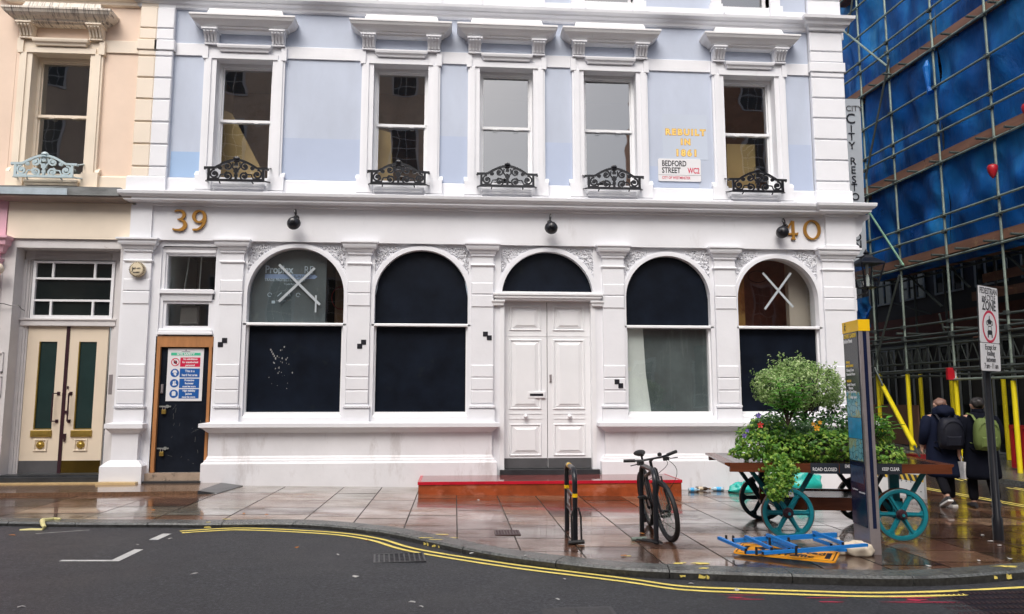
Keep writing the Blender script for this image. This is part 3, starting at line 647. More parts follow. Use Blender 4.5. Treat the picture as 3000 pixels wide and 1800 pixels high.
# side elevation of the building (faces the side street)
s=M(); s.box(7.3,7.60,.3,14,-.2,TOP); 
for j_ in (5.1,8.8): s.box(7.6,7.85,.3,14,j_,j_+.15)
s.build('side_wall',WHITE,WB)
for q in range(8):
    z=5.70+.42*q
    if z<8.6:
        b=M(); b.bblock(0,.5,0,.03,0,.40,.014); b.xf(Matrix.Translation((7.66-.02,-.02,z))@Matrix.Rotation(rad(90),4,'Z')) ; b.build('quoin',WHITE,WB)
def upper_window(bld,cx,W1,HM,guard_z=0,room=ROOMY,z0=5.5,full=True,warm=False):
    w=M()
    for s in (-1,1):
        xa,xb=sorted((cx+s*.51,cx+s*.735)); w.box(xa,xb,-.06,.26,5.54,7.80)
        xi,xo=sorted((cx+s*.60,cx+s*.70)); w.box(xi,xo,-.085,-.06,5.56,7.80)
        xa2,xb2=sorted((cx+s*.665,cx+s*.762)); w.box(xa2,xb2,-.095,0,7.79,8.04)
        xa3,xb3=sorted((cx+s*.50,cx+s*.79)); w.box(xa3,xb3,-.10,.0,5.30,5.56)
        xa4,xb4=sorted((cx+s*.735,cx+s*.80)); w.prism([(-.10,5.56),(0,5.56),(0,5.66),(-.06,5.62)],'x',xa4,xb4)
        w.prism([(-.06,5.30),(-.22,5.25),(-.22,5.24),(0,5.24),(0,5.30)],'x',xa3-.03,xb3+.03)
    w.box(cx-.735,cx+.735,-.06,.26,7.80,8.04); w.box(cx-.61,cx+.61,-.085,-.06,7.80,7.90)
    w.wrap([(0,7.92),(.02,7.925),(.03,7.96),(.06,7.985),(.07,8.02),(.07,8.045)],cx-.42,cx+.42,-.10,-.05)
    root=w.build('window',W1,bld)
    s=M(); s.wrap([(0,5.31),(.0,5.36),(.015,5.365),(.015,5.40),(-.02,5.43)],cx-.45,cx+.45,-.12,.26); s.box(cx-.50,cx+.50,-.05,.26,5.25,5.54); s.build('sill',W1,root)
    f=M(); # sash frame at y .17-.24
    f.box(cx-.51,cx-.455,.15,.26,5.54,7.80); f.box(cx+.455,cx+.51,.15,.26,5.54,7.80); f.box(cx-.455,cx+.455,.15,.26,7.73,7.80)
    f.box(cx-.455,cx+.455,.185,.225,7.70,7.73); f.box(cx-.48,cx+.48,.15,.235,6.655,6.705); f.box(cx-.455,cx+.455,.16,.23,5.54,5.60)
    for s in (-1,1):
        f.box(*sorted((cx+s*.43,cx+s*.455)),.19,.225,5.6,6.655); f.box(*sorted((cx+s*.435,cx+s*.455)),.2,.235,6.705,7.70)
        f.tube([(cx+s*.2-.04,.15,6.655),(cx+s*.2-.03,.13,6.635),(cx+s*.2+.03,.13,6.635),(cx+s*.2+.04,.15,6.655)],.006,6)
        f.prism([(.13,6.705),(.16,6.705),(.16,6.6),(.14,6.64)],'x',*sorted((cx+s*.455,cx+s*.475)))
    f.build('sash_frame',W1 if W1 is not WHITE else WHITE2,root)
    for (za,zb,y) in ((5.60,6.655,.205),(6.705,7.70,.215)):
        g=M(); g.add([(cx-.435,y,za),(cx+.435,y,za),(cx+.435,y,zb),(cx-.435,y,zb)],[(0,1,2,3)]); g.build('window_pane',GLASS,root)
    for s in (-1,1):
        b=M(); xa,xb=sorted((cx+s*.49,cx+s*.73))
        b.prism([(-.02,8.05),(-.13,8.05),(-.13,8.075),(-.10,8.085),(-.115,8.13),(-.16,8.20),(-.22,8.245),(-.24,8.27),(-.25,8.31),(-.02,8.31)],'x',xa,xb)
        for k_ in range(4):
            x=xa+.033+k_*.058; b.prism([(-.10,8.09),(-.145,8.09),(-.16,8.13),(-.205,8.20),(-.255,8.24),(-.26,8.262),(-.18,8.262)],'x',x-.016,x+.016)
        b.box(xa-.02,xb+.02,-.27,-.0,8.285,8.312)
        b.build('hood_bracket',W1,root)
    h=M(); h.wrap([(0,8.312),(.03,8.32),(.05,8.345),(.09,8.35),(.10,8.375),(.13,8.39),(.17,8.41),(.215,8.45),(.24,8.50),(.25,8.505),(.25,8.54),(.23,8.545)],cx-.70,cx+.70,-.12,0)
    h.hexa([(cx-.72,-.22,8.54),(cx+.72,-.22,8.54),(cx+.72,0,8.54),(cx-.72,0,8.54),(cx-.66,-.14,8.74),(cx+.66,-.14,8.74),(cx+.66,0,8.74),(cx-.66,0,8.74)])
    h.build('window_hood',HM,root)
    return root
for c,i in WC: upper_window(WB,c,WHITE,HOODW)
# upper storey windows (only feet visible)
for c,i in WC:
    w=M()
    for s in (-1,1):
        w.box(*sorted((c+s*.5,c+s*.70)),-.06,.2,9.18,11.5); w.box(*sorted((c+s*.48,c+s*.74)),-.09,0,8.98,9.26); w.prism([(-.06,9.0),(-.2,8.985),(0,8.985)],'x',*sorted((c+s*.46,c+s*.76)))
    w.box(c-.45,c+.45,-.12,.25,8.98,9.08); w.box(c-.5,c+.5,-.03,.25,9.05,9.24); w.box(c-.7,c+.7,-.06,.2,11.3,11.5)
    root=w.build('window',WHITE,WB)
    g=M(); g.add([(c-.45,.2,9.28),(c+.45,.2,9.28),(c+.45,.2,11.3),(c-.45,.2,11.3)],[(0,1,2,3)]); g.build('window_pane',GLASS,root)
    g=M(); g.box(c-.5,c-.44,.17,.25,9.22,11.3); g.box(c+.44,c+.5,.17,.25,9.22,11.3); g.box(c-.44,c+.44,.17,.25,9.22,9.29); g.build('sash_frame',WHITE2,root)
# rooms behind the glass (inward boxes)
def room(bld,x0,x1,z0,z1,depth,mats,name='room_lining',y=.31):
    m=M(); d=y+depth
    m.mat(0).box(x0-.05,x1+.05,d,d+.05,z0-.05,z1+.05)
    m.mat(1).box(x0-.05,x0,y,d,z0,z1); m.mat(2).box(x1,x1+.05,y,d,z0,z1)
    m.mat(3).box(x0,x1,y,d,z1,z1+.05); m.mat(4).box(x0,x1,y,d,z0-.05,z0)
    return m.build(name,mats,bld)
room(WB,-5.2,-2.6,5.2,8.6,3.2,[ROOMB,ROOMY,ROOMB,ROOMW,ROOMB]); room(WB,-2.5,-.1,5.2,8.6,3.0,[ROOMB,ROOMY,ROOMB,ROOMW,ROOMB])
room(WB,0,1.9,5.2,8.6,3.2,[ROOMD,ROOMD,ROOMD,ROOMD,ROOMD]); room(WB,1.95,4.4,5.2,8.6,3.2,[ROOMD,ROOMD,ROOMD,ROOMD,ROOMD]); room(WB,4.5,7.2,5.2,8.6,2.6,[ROOMB,ROOMB,ROOMY,ROOMB,ROOMB])
room(WB,-5.2,7.2,9.0,11.8,3.2,[ROOMD]*5)
s=M(); s.box(5.55,6.15,.9,1.0,5.2,6.75); s.build('room_partition',ROOMY,WB)
s=M(); s.prism([(-4.6,5.2),(-3.62,5.2),(-3.75,5.9),(-4.35,7.0),(-4.6,7.1)],'y',.6,.7); s.build('room_partition',ROOMY,WB)
s=M(); s.prism([(-1.7,5.2),(-1.2,5.2),(-1.3,6.7),(-1.7,6.8)],'y',.6,.7); s.build('room_partition',ROOMY,WB)
# ---- main cornice, fascia, piers ----
prof=[(0,4.98),(.03,4.985),(.04,5.03),(.20,5.045),(.20,5.085),(.235,5.10),(.27,5.14),(.28,5.19),(.27,5.20),(.0,5.235)]
s=M(); s.wrap(prof,-5.70,7.62,-.07,.3); s.build('cornice',WHITE,WB)
s=M(); s.wrap([(p+.0,z+.004) for p,z in prof],7.05,7.66,-.15,.35); s.build('cornice_break',WHITE,WB)
for a,b_ in ((6.90,7.63),(-5.93,-5.25)): s=M(); s.wrap([(0,5.2),(0,5.50),(-.02,5.52)],a,b_,-.12,.3); s.build('corner_plinth',WHITE,WB)
s=M(); s.box(-5.45,7.05,-.06,.3,4.36,4.985); s.box(-5.82,-5.45,-.10,.3,4.36,4.985); s.box(7.05,7.64,-.14,.4,4.40,4.985); s.wrap([(0,4.36),(.03,4.365),(.03,4.42),(.0,4.44)],7.04,7.64,-.15,.4); s.build('fascia',WHITE,WB)
# scroll bracket on the corner side
s=M(); s.prism([(7.64,5.05),(7.95,5.05),(7.95,4.98),(7.82,4.90),(7.78,4.72),(7.70,4.62),(7.64,4.60)],'y',-.1,.1); s.build('scroll_bracket',WHITE,WB)
# ---- ground floor wall with arches ----
AR=[(-2.885,.87,'a'),(-.625,.86,'b'),(1.70,.865,'d'),(3.975,.815,'c'),(6.10,.80,'e')]
SPR=3.40; 
gw=M(); spand=M()
pil=[(-5.885,-5.435),(-4.215,-3.82),(-1.95,-1.55),(.292,.69),(2.728,3.13),(4.87,5.27),(6.99,7.58)]
solid=[(-5.95,-5.28),(-4.30,-3.76),(-2.015,-1.485),(.235,.835),(2.565,3.16),(4.79,5.30),(6.90,7.60)]
for a,b_ in solid: gw.box(a,b_,0,.35,-.2,4.37)
TZ=4.36
for (cx,r_,k_) in AR:
    ps=arcpts(cx,SPR,r_,math.pi,0,28)
    for (xa,za),(xb,zb) in zip(ps,ps[1:]):
        gw.hexa([(xa,.03,za),(xb,.03,zb),(xb,.3,zb),(xa,.3,za),(xa,.03,TZ),(xb,.03,TZ),(xb,.3,TZ),(xa,.3,TZ)])
    if k_!='d': gw.box(cx-r_,cx+r_,0,.35,-.2,1.12)
gw.build('shopfront_wall',WHITE,WB)
for (cx,r_,k_) in AR:
    a=M(); n=32
    for (ra,rb,y0,y1) in ((r_-.012,r_+.055,-.03,.2),(r_+.055,r_+.075,-.012,.06)):
        pa=[(cx-ra,1.12 if k_!='d' else SPR-.02)]+arcpts(cx,SPR,ra,math.pi,0,n)+[(cx+ra,1.12 if k_!='d' else SPR-.02)]
        pb=[(cx-rb,1.12 if k_!='d' else SPR-.02)]+arcpts(cx,SPR,rb,math.pi,0,n)+[(cx+rb,1.12 if k_!='d' else SPR-.02)]
        for i in range(len(pa)-1):
            q=[pa[i],pb[i],pb[i+1],pa[i+1]]; a.hexa([(p[0],y0,p[1]) for p in q]+[(p[0],y1,p[1]) for p in q])
    a.build('arch_trim',WHITE,WB)
    # carved spandrels : little leaf-like lumps
    rg=random.Random(int(cx*100))
    for s in (-1,1):
        cnt=0; sp=M()
        while cnt<120:
            x=cx+s*rg.uniform(.36,r_+.02); z=rg.uniform(3.72,4.31)
            if math.hypot(x-cx,z-SPR)<r_+.10 or abs(x-cx)>r_+.03: continue
            cnt+=1; an=rg.uniform(0,math.pi); l=rg.uniform(.020,.036); w_=rg.uniform(.010,.015); ca,sa=math.cos(an),math.sin(an)
            ring=[(l,0),(l*.3,w_),(-l*.5,w_),(-l,0),(-l*.4,-w_),(l*.4,-w_)]
            vs=[(x+u*ca-v*sa,.03,z+u*sa+v*ca) for u,v in ring]+[(x+.5*(u*ca-v*sa),.005,z+.5*(u*sa+v*ca)) for u,v in ring]
            sp.add(vs,[tuple(range(6,12))]+[(i,(i+1)%6,6+(i+1)%6,6+i) for i in range(6)])
        sp.build('spandrel_carving',WHITE,WB)
    rg2=random.Random(int(cx*77))
    for s in (-1,1):
        cnt=0; sd=M()
        while cnt<42:
            x=cx+s*rg2.uniform(.36,r_+.02); z=rg2.uniform(3.72,4.31)
            if math.hypot(x-cx,z-SPR)<r_+.10 or abs(x-cx)>r_+.03: continue
            cnt+=1; an=rg2.uniform(0,math.pi); l=rg2.uniform(.009,.016); w_=rg2.uniform(.005,.008); ca,sa=math.cos(an),math.sin(an)
            ring=[(l,0),(0,w_),(-l,0),(0,-w_)]
            sd.add([(x+u*ca-v*sa,.0245,z+u*sa+v*ca) for u,v in ring],[(0,1,2,3)])
        sd.build('painted_pit_shade',INK,WB)  # flat black diamonds: shade of the carving's pits painted on, nothing is cut
def pilaster(a,b_,wide=False):
    p=M(); y0=-.055; yb=.05
    p.box(a,b_,y0,yb,.9,4.2)
    for (z0,z1) in ((3.435,3.645),(3.195,3.42),(1.915,2.135),(1.685,1.90),(1.44,1.67)): p.bblock(a-.004,b_+.004,y0-.016,y0+.01,z0,z1,.012)
    p.wrap([(0,3.95),(.018,3.955),(.028,3.975),(.018,3.995),(0,4.0)],a,b_,y0,yb)
    p.wrap([(0,1.09),(.03,1.095),(.03,1.33),(.012,1.345),(.0,1.35)],a,b_,y0,yb); p.wrap([(0,1.352),(.03,1.36),(.042,1.385),(.03,1.405),(0,1.41)],a,b_,y0,yb)
    x=a-.04
    while x<b_+.03: p.prism([(x,1.362),(x+.014,1.362),(x+.026,1.405),(x+.012,1.405)],'y',y0-.052,y0-.03); x+=.028
    p.wrap([(0,4.13),(.02,4.14),(.02,4.175),(.04,4.19),(.055,4.225),(.06,4.23),(.06,4.245),(.09,4.255),(.105,4.29),(.11,4.335),(.135,4.345),(.135,4.375)],a,b_,y0,yb)
    x=a-.01
    while x<b_: p.box(x,x+.012,y0-.034,y0-.018,4.145,4.17); x+=.026
    return p.build('pilaster',WHITE,WB)
for i,(a,b_) in enumerate(pil): pilaster(a,b_)
p=M(); p.box(7.58,7.66,.02,.3,-.2,4.2)
for (z0,z1) in ((3.435,3.645),(3.195,3.42),(1.915,2.135),(1.685,1.90),(1.44,1.67)): p.box(7.6,7.70,.06,.3,z0,z1)
p.wrap([(0,4.13),(.04,4.2),(.1,4.29),(.13,4.345),(.13,4.37)],7.5,7.62,.05,.3); p.build('pilaster',WHITE,WB)
# sill band, dado, plinth
PLINTHM=paint('splashed_white_plinth',(.76,.76,.79),.5,.06,1.3,.3,9,drip=(1.6,.55,(.58,.56,.57),(1.6,1,.5)))
def base(x0,x1,yy_=0):
    s=M(); s.wrap([(0,.93),(.02,.935),(.05,.96),(.09,1.0),(.12,1.02),(.15,1.03),(.15,1.095),(.0,1.12)],x0+.15,x1-.15,-.09+yy_,.05)
    s.build('sill_band',WHITE,WB)
    s=M(); s.box(x0+.13,x1-.13,-.075+yy_,.05,.40,.93); s.wrap([(.085,-.35),(.085,.40),(.075,.415),(.05,.43),(.045,.46),(.02,.475),(.015,.50),(.0,.53)],x0+.13,x1-.13,-.08+yy_,.05); s.build('plinth',PLINTHM,WB)
base(-4.42,.80); base(2.60,7.86)
# left pier pedestal
s=M(); a,b_=-5.90,-5.46
s.box(a,b_,-.12,.05,.4,1.0); s.wrap([(0,.93),(.03,.95),(.07,1.0),(.10,1.02),(.10,1.095),(.0,1.12)],a,b_,-.12,.05)
s.wrap([(.11,-.2),(.11,.375),(.09,.40),(.05,.43),(.02,.46),(.0,.47)],a-.02,b_+.02,-.12,.05); s.build('pedestal',WHITE,WB)
# glazing
def archpane(mm,cx,r_,z0,y,x0=None,x1=None,n=30):
    x0=cx-r_ if x0 is None else x0; x1=cx+r_ if x1 is None else x1
    xs=np.linspace(x0,x1,n+1); top=[SPR+math.sqrt(max(0,r_*r_-(x-cx)**2)) for x in xs]
    for i in range(n): mm.hexa([(xs[i],y,z0),(xs[i+1],y,z0),(xs[i+1],y+.01,z0),(xs[i],y+.01,z0),(xs[i],y,top[i]),(xs[i+1],y,top[i+1]),(xs[i+1],y+.01,top[i+1]),(xs[i],y+.01,top[i])])
def thinarch(mm,cx,r_,z0,y,n=30):
    xs=np.linspace(cx-r_,cx+r_,n+1); top=[SPR+math.sqrt(max(0,r_*r_-(x-cx)**2)) for x in xs]
    for i in range(n): mm.add([(xs[i],y,z0),(xs[i+1],y,z0),(xs[i+1],y,top[i+1]),(xs[i],y,top[i])],[(0,1,2,3)])
shopwin={}
for (cx,r_,k_) in AR:
    rr=r_-.01
    if k_=='d': continue
    f=M(); f.box(cx-rr,cx+rr,.03,.16,1.10,1.27); f.wrap([(0,1.12),(0,1.2),(-.02,1.24),(-.03,1.29)],cx-rr,cx+rr,-.03,.12)
    f.wrap([(0,2.835),(.01,2.84),(.01,2.87),(0,2.885)],cx-rr-.04,cx+rr+.04,-.02,.16)
    for s in (-1,1): f.box(*sorted((cx+s*rr,cx+s*(rr-.035))),.04,.16,1.27,2.835)
    root=f.build('shop_window',WHITE2,WB); shopwin[k_]=root
# a : left arch
cx,r_,_=AR[0]
b=M(); archpane(b,cx,r_-.02,2.885,.16,cx-r_+.02,-2.38); b.build('protection_sheet',SHEET,shopwin['a'])
b=M(); thinarch(b,cx,r_-.015,2.88,.12); b.build('window_pane',GLASSD,shopwin['a'])
b=M(); b.box(cx-r_+.03,cx+r_-.03,.10,.12,1.27,2.84); b.build('black_board',BLACKB,shopwin['a'])
room(WB,-3.9,-1.9,2.6,4.6,2.2,[ROOMD,ROOMD,ROOMD,ROOMD,ROOMD],y=.36)
b=M(); b.box(-2.33,-2.15,.9,1.0,2.6,4.5); b.build('room_pier',ROOMB,WB)
b=M(); b.tube([(-2.2+.18*math.cos(t)-.0,.8,3.45+.22*math.sin(t)) for t in np.linspace(.3,5.6,14)],.008,6); b.build('cable',REDPL,WB)
rgf=random.Random(41)
for q in range(34):
    u_=F(2000*0+rgf.gauss(2040,45)/2.473+0,600+rgf.gauss(1160,75)/2.473,.09); sz_=rgf.uniform(.006,.028); an=rgf.uniform(0,3.1)
    if q<5: u_=F((1960+q*9)/2.473,600+(1050+q*16)/2.473,.09); sz_=.03
    if q==0: fk=M()
    ring=[(u_.x+sz_*rgf.uniform(.4,1)*math.cos(an+a)*.6,.0985,u_.z+sz_*rgf.uniform(.4,1)*math.sin(an+a)) for a in (0,1.1,2.2,3.3,4.4,5.4)]
    fk.add(ring,[tuple(range(6))])
fk.build('flaked_patches',paint('bare_flake',(.30,.30,.30),.6,.5,30),shopwin['a'])
# b : all black
cx,r_,_=AR[1]; b=M(); archpane(b,cx,r_-.015,2.88,.10); b.build('black_board',BLACKB,shopwin['b']); b=M(); b.box(cx-r_+.03,cx+r_-.03,.10,.12,1.27,2.84); b.build('black_board',BLACKB,shopwin['b'])
# c
cx,r_,_=AR[3]; b=M(); archpane(b,cx,r_-.015,2.88,.10); b.build('black_board',BLACKB,shopwin['c'])
b=M(); b.box(cx-r_+.03,cx+r_-.03,.16,.17,1.27,2.84); b.build('protection_sheet',SHEETD,shopwin['c'])
b=M(); b.prism([(cx-r_+.03,1.27),(cx-r_+.49,1.27),(cx-r_+.40,2.0),(cx-r_+.36,2.84),(cx-r_+.03,2.84)],'y',.145,.155); b.build('protection_sheet',PALESH,shopwin['c'])
b=M(); b.add([(cx-r_+.03,.12,1.27),(cx+r_-.03,.12,1.27),(cx+r_-.03,.12,2.84),(cx-r_+.03,.12,2.84)],[(0,1,2,3)]); b.build('window_pane',GLASSD,shopwin['c'])
# e : right arch shows the stripped interior
cx,r_,_=AR[4]; b=M(); thinarch(b,cx,r_-.015,2.88,.12); b.build('window_pane',GLASSD,shopwin['e'])
b=M(); b.box(cx-r_+.03,cx+r_-.03,.10,.12,1.27,2.84); b.build('black_board',BLACKB,shopwin['e'])
ROOMO=paint('stripped_plaster_wall',(.62,.24,.07),.7,.45,1.8,.2,10,drip=(2.2,.46,(.90,.56,.16),(1,1,.5)))
ROOMR=paint('red_brown_far_wall',(.42,.17,.12),.7,.3,3,.2,10)
room(WB,5.0,7.25,2.5,4.7,1.5,[ROOMR,ROOMO,ROOMR,ROOMO,ROOMB],y=.36)
b=M(); b.box(5.35,5.85,1.0,1.2,2.5,4.25); b.build('room_pier',ROOMO,WB); b=M(); b.box(6.55,7.2,.5,.65,2.5,4.7); b.build('room_pier',ROOMW,WB)
b=M(); b.box(6.2,6.25,1.9,1.95,2.5,3.7); b.box(6.55,6.6,1.9,1.95,2.5,3.7); b.box(6.25,6.55,1.9,1.95,3.65,3.7); b.build('inner_door_frame',ROOMY,WB)
b=M(); b.box(6.25,6.55,1.93,1.96,2.5,3.65); b.build('inner_door_frame',PALESH,WB)
b=M(); b.tube([(6.1+.2*math.cos(t),.9,3.98+.12*math.sin(t)) for t in np.linspace(.3,5.9,14)],.006,6); b.build('cable',BLACKM,WB)
# tape crosses
def cross(root,pts,y=.11,name='tape_cross'):
    b=M()
    for k_,(p,q,w_) in enumerate(pts):
        a=F(*p,y); c=F(*q,y); ribbon(b,[(a.x,a.z),(c.x,c.z)],w_,y-.002-.0015*k_,y)
    b.build(name,TAPE,root)
z=lambda x,y:(450+x*.2695,700+y*.2695)
cross(shopwin['a'],[(z(1365,280),z(1808,718),.045),(z(1752,318),z(1362,682),.045),(z(1766,615),z(1760,800),.03)])
q6=lambda x,y:(2000+x/2.473,600+y/2.473)
cross(shopwin['e'],[(q6(580,495),q6(800,742),.042),(q6(783,495),q6(595,758),.042)])
# writing on the protection sheet
t0=F(*z(1210,372),.155)
sc=(F(*z(1560,372),.155).x-t0.x)
text('sheet_lettering',[('Proplex',0,0,.20,.004,'LEFT',.80),('TRADE PROTECTION SHEET',0,-.147,.07,.0015,'LEFT',.83),('RE',.70,0,.20,-.002,'LEFT',.8),('Trade Packaging',.35,-.215,.045,0,'LEFT'),('Surface care',.22,-.52,.035,0,'LEFT')],FAC(t0.x,.158,t0.z),FOILG,shopwin['a'])
b=M(); b.prism([(t0.x,t0.z-.10),(t0.x+.90,t0.z-.10),(t0.x+.95,t0.z-.06),(t0.x+.90,t0.z-.02),(t0.x,t0.z-.02)],'y',.156,.158); b.build('blue_band',FOILB,shopwin['a'])
text('sheet_lettering',[('SURFACE',.52,-.085,.07,.0015,'LEFT')],FAC(t0.x,.1555,t0.z),SHEET,shopwin['a'])
b=M()
for i in range(4):
    x=t0.x+.10+i*.17; zz=t0.z-.40; rr=.035
    if i==2: pts_=[(x+.04*math.cos(a),zz+.04*math.sin(a)) for a in (rad(90),rad(210),rad(330),rad(90))]; ribbon(b,pts_,.010,.156,.158)
    elif i==1: ribbon(b,[(x-.03,zz-.03),(x+.04,zz+.04)],.014,.156,.158)
    else: ribbon(b,[(x+rr*math.cos(a),zz+rr*math.sin(a)) for a in np.linspace(0,5.4,10)],.010,.156,.158)
b.box(t0.x+.14,t0.x+.20,.156,.158,t0.z-.56,t0.z-.51); b.build('sheet_symbol',FOILG,shopwin['a'])
# ---- entrance door 40 ----
DC=1.70; hw=.865
fr=M(); fr.box(DC-hw-.02,DC-hw+.06,-.02,.3,.18,3.33); fr.box(DC+hw-.06,DC+hw+.02,-.02,.3,.18,3.33)
fr.wrap([(0,3.33),(.02,3.335),(.03,3.36),(.05,3.37),(.05,3.41),(.07,3.42),(.07,3.45),(0,3.47)],DC-hw-.08,DC+hw+.08,-.06,.25)
for s in (-1,1):
    a_,c_=sorted((DC+s*(hw-.03),DC+s*(hw+.14))); fr.wrap([(0,3.22),(.015,3.235),(.02,3.27),(.04,3.30),(.04,3.33)],a_,c_,-.05,.1); 
fr.box(DC-hw,DC+hw,.0,.2,3.44,3.50); fr.build('door_frame',WHITE2,WB)
fan=M(); archpane(fan,DC,hw-.01,3.50,.10); fan.build('fanlight_board',BLACKB,WB)
th=M(); th.box(DC-hw-.02,DC+hw+.05,-.14,.2,.175,.262); th.build('threshold',SLATE,WB)
YD=.12
def panel(m,x0,x1,z0,z1,y,up=True):
    rings=[(0,0),(.012,-.018),(.03,-.018),(.045,.004),(.062,.004),(.075,-.010),(.088,-.010),(.16,-.026)]
    vs=[]
    for o,h in rings:
        o2=o if o<.15 else min(.10+.0,.1)+.03
        vs+=[(x0+o2,y+h,z0+o2*.8),(x1-o2,y+h,z0+o2*.8),(x1-o2,y+h,z1-o2*.8),(x0+o2,y+h,z1-o2*.8)]
    fs=[]
    for i in range(len(rings)-1):
        for q in range(4): fs.append((4*i+q,4*i+(q+1)%4,4*i+4+(q+1)%4,4*i+4+q))
    e=4*(len(rings)-1); fs.append((e,e+1,e+2,e+3)); m.add(vs,fs)
for s in (-1,1):
    x0,x1=(DC-hw+.06,DC-.006) if s<0 else (DC+.006,DC+hw-.06)
    d=M(); d.box(x0,x1,YD,YD+.06,.28,3.33); w_=x1-x0
    pa,pb=x0+.10,x1-.10
    panel(d,pa,pb,2.78,3.24,YD); panel(d,pa,pb,1.33,2.62,YD); panel(d,pa,pb,.49,1.07,YD)
    d.box(x0+.0,x1,YD-.006,YD,2.675,2.70); d.box(pa,pb,YD-.008,YD,1.245,1.26); d.box(pa,pb,YD-.008,YD,1.155,1.17)
    root=d.build('door_leaf',WHITE2,WB)
    k_=M(); k_.box(x0+.004,x1-.004,YD-.012,YD,.268,.45); k_.build('kickplate',DGREY,root)
    k_=M(); k_.lathe([(.018,0),(.016,-.02),(.03,-.035),(.042,-.055),(.036,-.075),(.012,-.085)],((pa+pb)/2,YD-.008,1.205),'y',18); k_.build('door_knob',WHITE2,root,smooth=True)
    if s<0:
        k_=M(); a_,b__=x1-.36,x1-.035; k_.bblock(a_,b__,YD-.035,YD-.0,1.53,1.66,.012); r2=k_.build('letter_box',WHITE2,root); k_=M(); k_.box(a_+.04,b__-.04,YD-.038,YD-.034,1.575,1.62); k_.build('letter_slot',INK,r2)
    else:
        k_=M(); k_.bblock(x0+.035,x0+.075,YD-.022,YD,1.83,1.97,.006); k_.lathe([(.013,0),(.013,-.02)],(x0+.055,YD-.02,1.86),'y',10); k_.build('door_lock',STEEL,root)
room(WB,.7,2.7,0,4.5,1.0,[ROOMD]*5,y=.36)
# ---- doorway 39 (left bay) ----
o=M()
o.box(-5.28,-4.30,.0,.3,4.24,4.37); o.box(-5.30,-5.22,.03,.3,2.6,4.26); o.box(-4.33,-4.28,.03,.3,2.6,4.26)
o.wrap([(0,4.12),(.02,4.15),(.02,4.2),(.05,4.24),(.05,4.26)],-5.20,-4.36,.05,.3)
o.box(-5.22,-4.33,.06,.2,4.10,4.14); o.box(-5.24,-5.19,.06,.2,3.47,4.10); o.box(-4.345,-4.30,.06,.2,3.47,4.10)
o.wrap([(0,3.27),(.01,3.33),(.02,3.39),(.05,3.40),(.05,3.46),(.0,3.48)],-5.23,-4.38,.02,.2)
o.box(-5.26,-5.17,.05,.2,2.66,3.30); o.box(-4.43,-4.30,.05,.2,2.66,3.30); o.box(-5.17,-4.43,.05,.2,3.225,3.30); o.box(-5.17,-4.43,.05,.2,2.72,2.82)
o.wrap([(0,2.655),(.03,2.66),(.03,2.70),(.015,2.71),(.015,2.74),(0,2.76)],-5.25,-4.36,.0,.2)

ob=o.build('transom_window',WHITE,WB)
g=M(); g.add([(-5.19,.13,3.47),(-4.345,.13,3.47),(-4.345,.13,4.10),(-5.19,.13,4.10)],[(0,1,2,3)]); g.build('window_pane',GLASSD,ob)
g=M(); g.add([(-5.17,.13,2.82),(-4.43,.13,2.82),(-4.43,.13,3.225),(-5.17,.13,3.225)],[(0,1,2,3)]); g.build('window_pane',GLASSD,ob)
room(WB,-5.25,-4.3,2.6,4.3,1.4,[SHEETD,PALESH,ROOMD,ROOMD,ROOMD],y=.36)
g=M(); g.tube([(-4.80,.6,3.4),(-4.78,.6,4.2)],.012,6); g.tube([(-5.08,.6,3.4),(-5.0,.6,4.2)],.012,6); g.build('pipe',PALESH,WB)
# extractor fan unit behind the lower pane
VG=paint('grey_vent_plastic',(.10,.095,.09),.5,.1,5)
f=M(); f.bblock(-4.965,-4.64,.14,.26,2.86,3.20,.03); r2=f.build('extractor_vent',VG,ob)
f=M()
for i in range(13): f.box(-4.94,-4.665,.132,.14,2.885+i*.021,2.895+i*.021)
f.build('louvre',paint('pale_vent_slat',(.20,.19,.18),.5,.1,5),r2)
# timber frame and black site door
f=M(); f.box(-5.30,-4.31,-.0,.2,2.44,2.63); f.box(-5.30,-5.215,.0,.2,.25,2.44); f.box(-4.375,-4.325,.0,.2,.25,2.44); f.build('door_frame',TIMBER,WB)
d=M(); d.box(-5.215,-4.375,.06,.1,.25,2.44); DL=d.build('door_leaf',BLACKD,WB); DL['label']='scuffed black site door with padlocks'
for zz in (1.39,.66):
    h=M(); h.box(-5.20,-5.0,.045,.06,zz-.012,zz+.012); h.lathe([(.03,.0),(.03,-.012)],(-5.06,.048,zz),'y',10); r2=h.build('hasp',paint('zinc_hasp_%d'%int(zz*10),(.35,.37,.35),.4,.1,5,metal=.5),DL)
    h=M(); h.tube([(-5.13,.03,zz-.06),(-5.13,.03,zz-.015),(-5.11,.03,zz+.0),(-5.09,.03,zz-.015),(-5.09,.03,zz-.06)],.006,6); h.build('shackle',STEEL,r2)
    h=M(); h.bblock(-5.145,-5.075,.015,.045,zz-.13,zz-.055,.006); h.build('padlock',BRASS,DL)
sc_=M()
for q in range(20):
    x=rgf.uniform(-5.12,-4.42); z_=rgf.uniform(.4,1.35); an=rgf.uniform(-.6,2.2); l_=rgf.uniform(.02,.11); ribbon(sc_,[(x,z_),(x+l_*.5*math.cos(an)+.004,z_+l_*.5*math.sin(an)),(x+l_*math.cos(an),z_+l_*math.sin(an))],rgf.uniform(.002,.006),.0585,.0598)
sc_.build('scratches',paint('door_scratch',(.10,.105,.10),.6,.5,30),DL)
h=M(); h.bblock(-5.185,-5.145,.03,.06,1.62,1.78,.006); h.lathe([(.012,0),(.012,-.02)],(-5.165,.04,1.65),'y',10); h.build('door_lock',STEEL,DL)
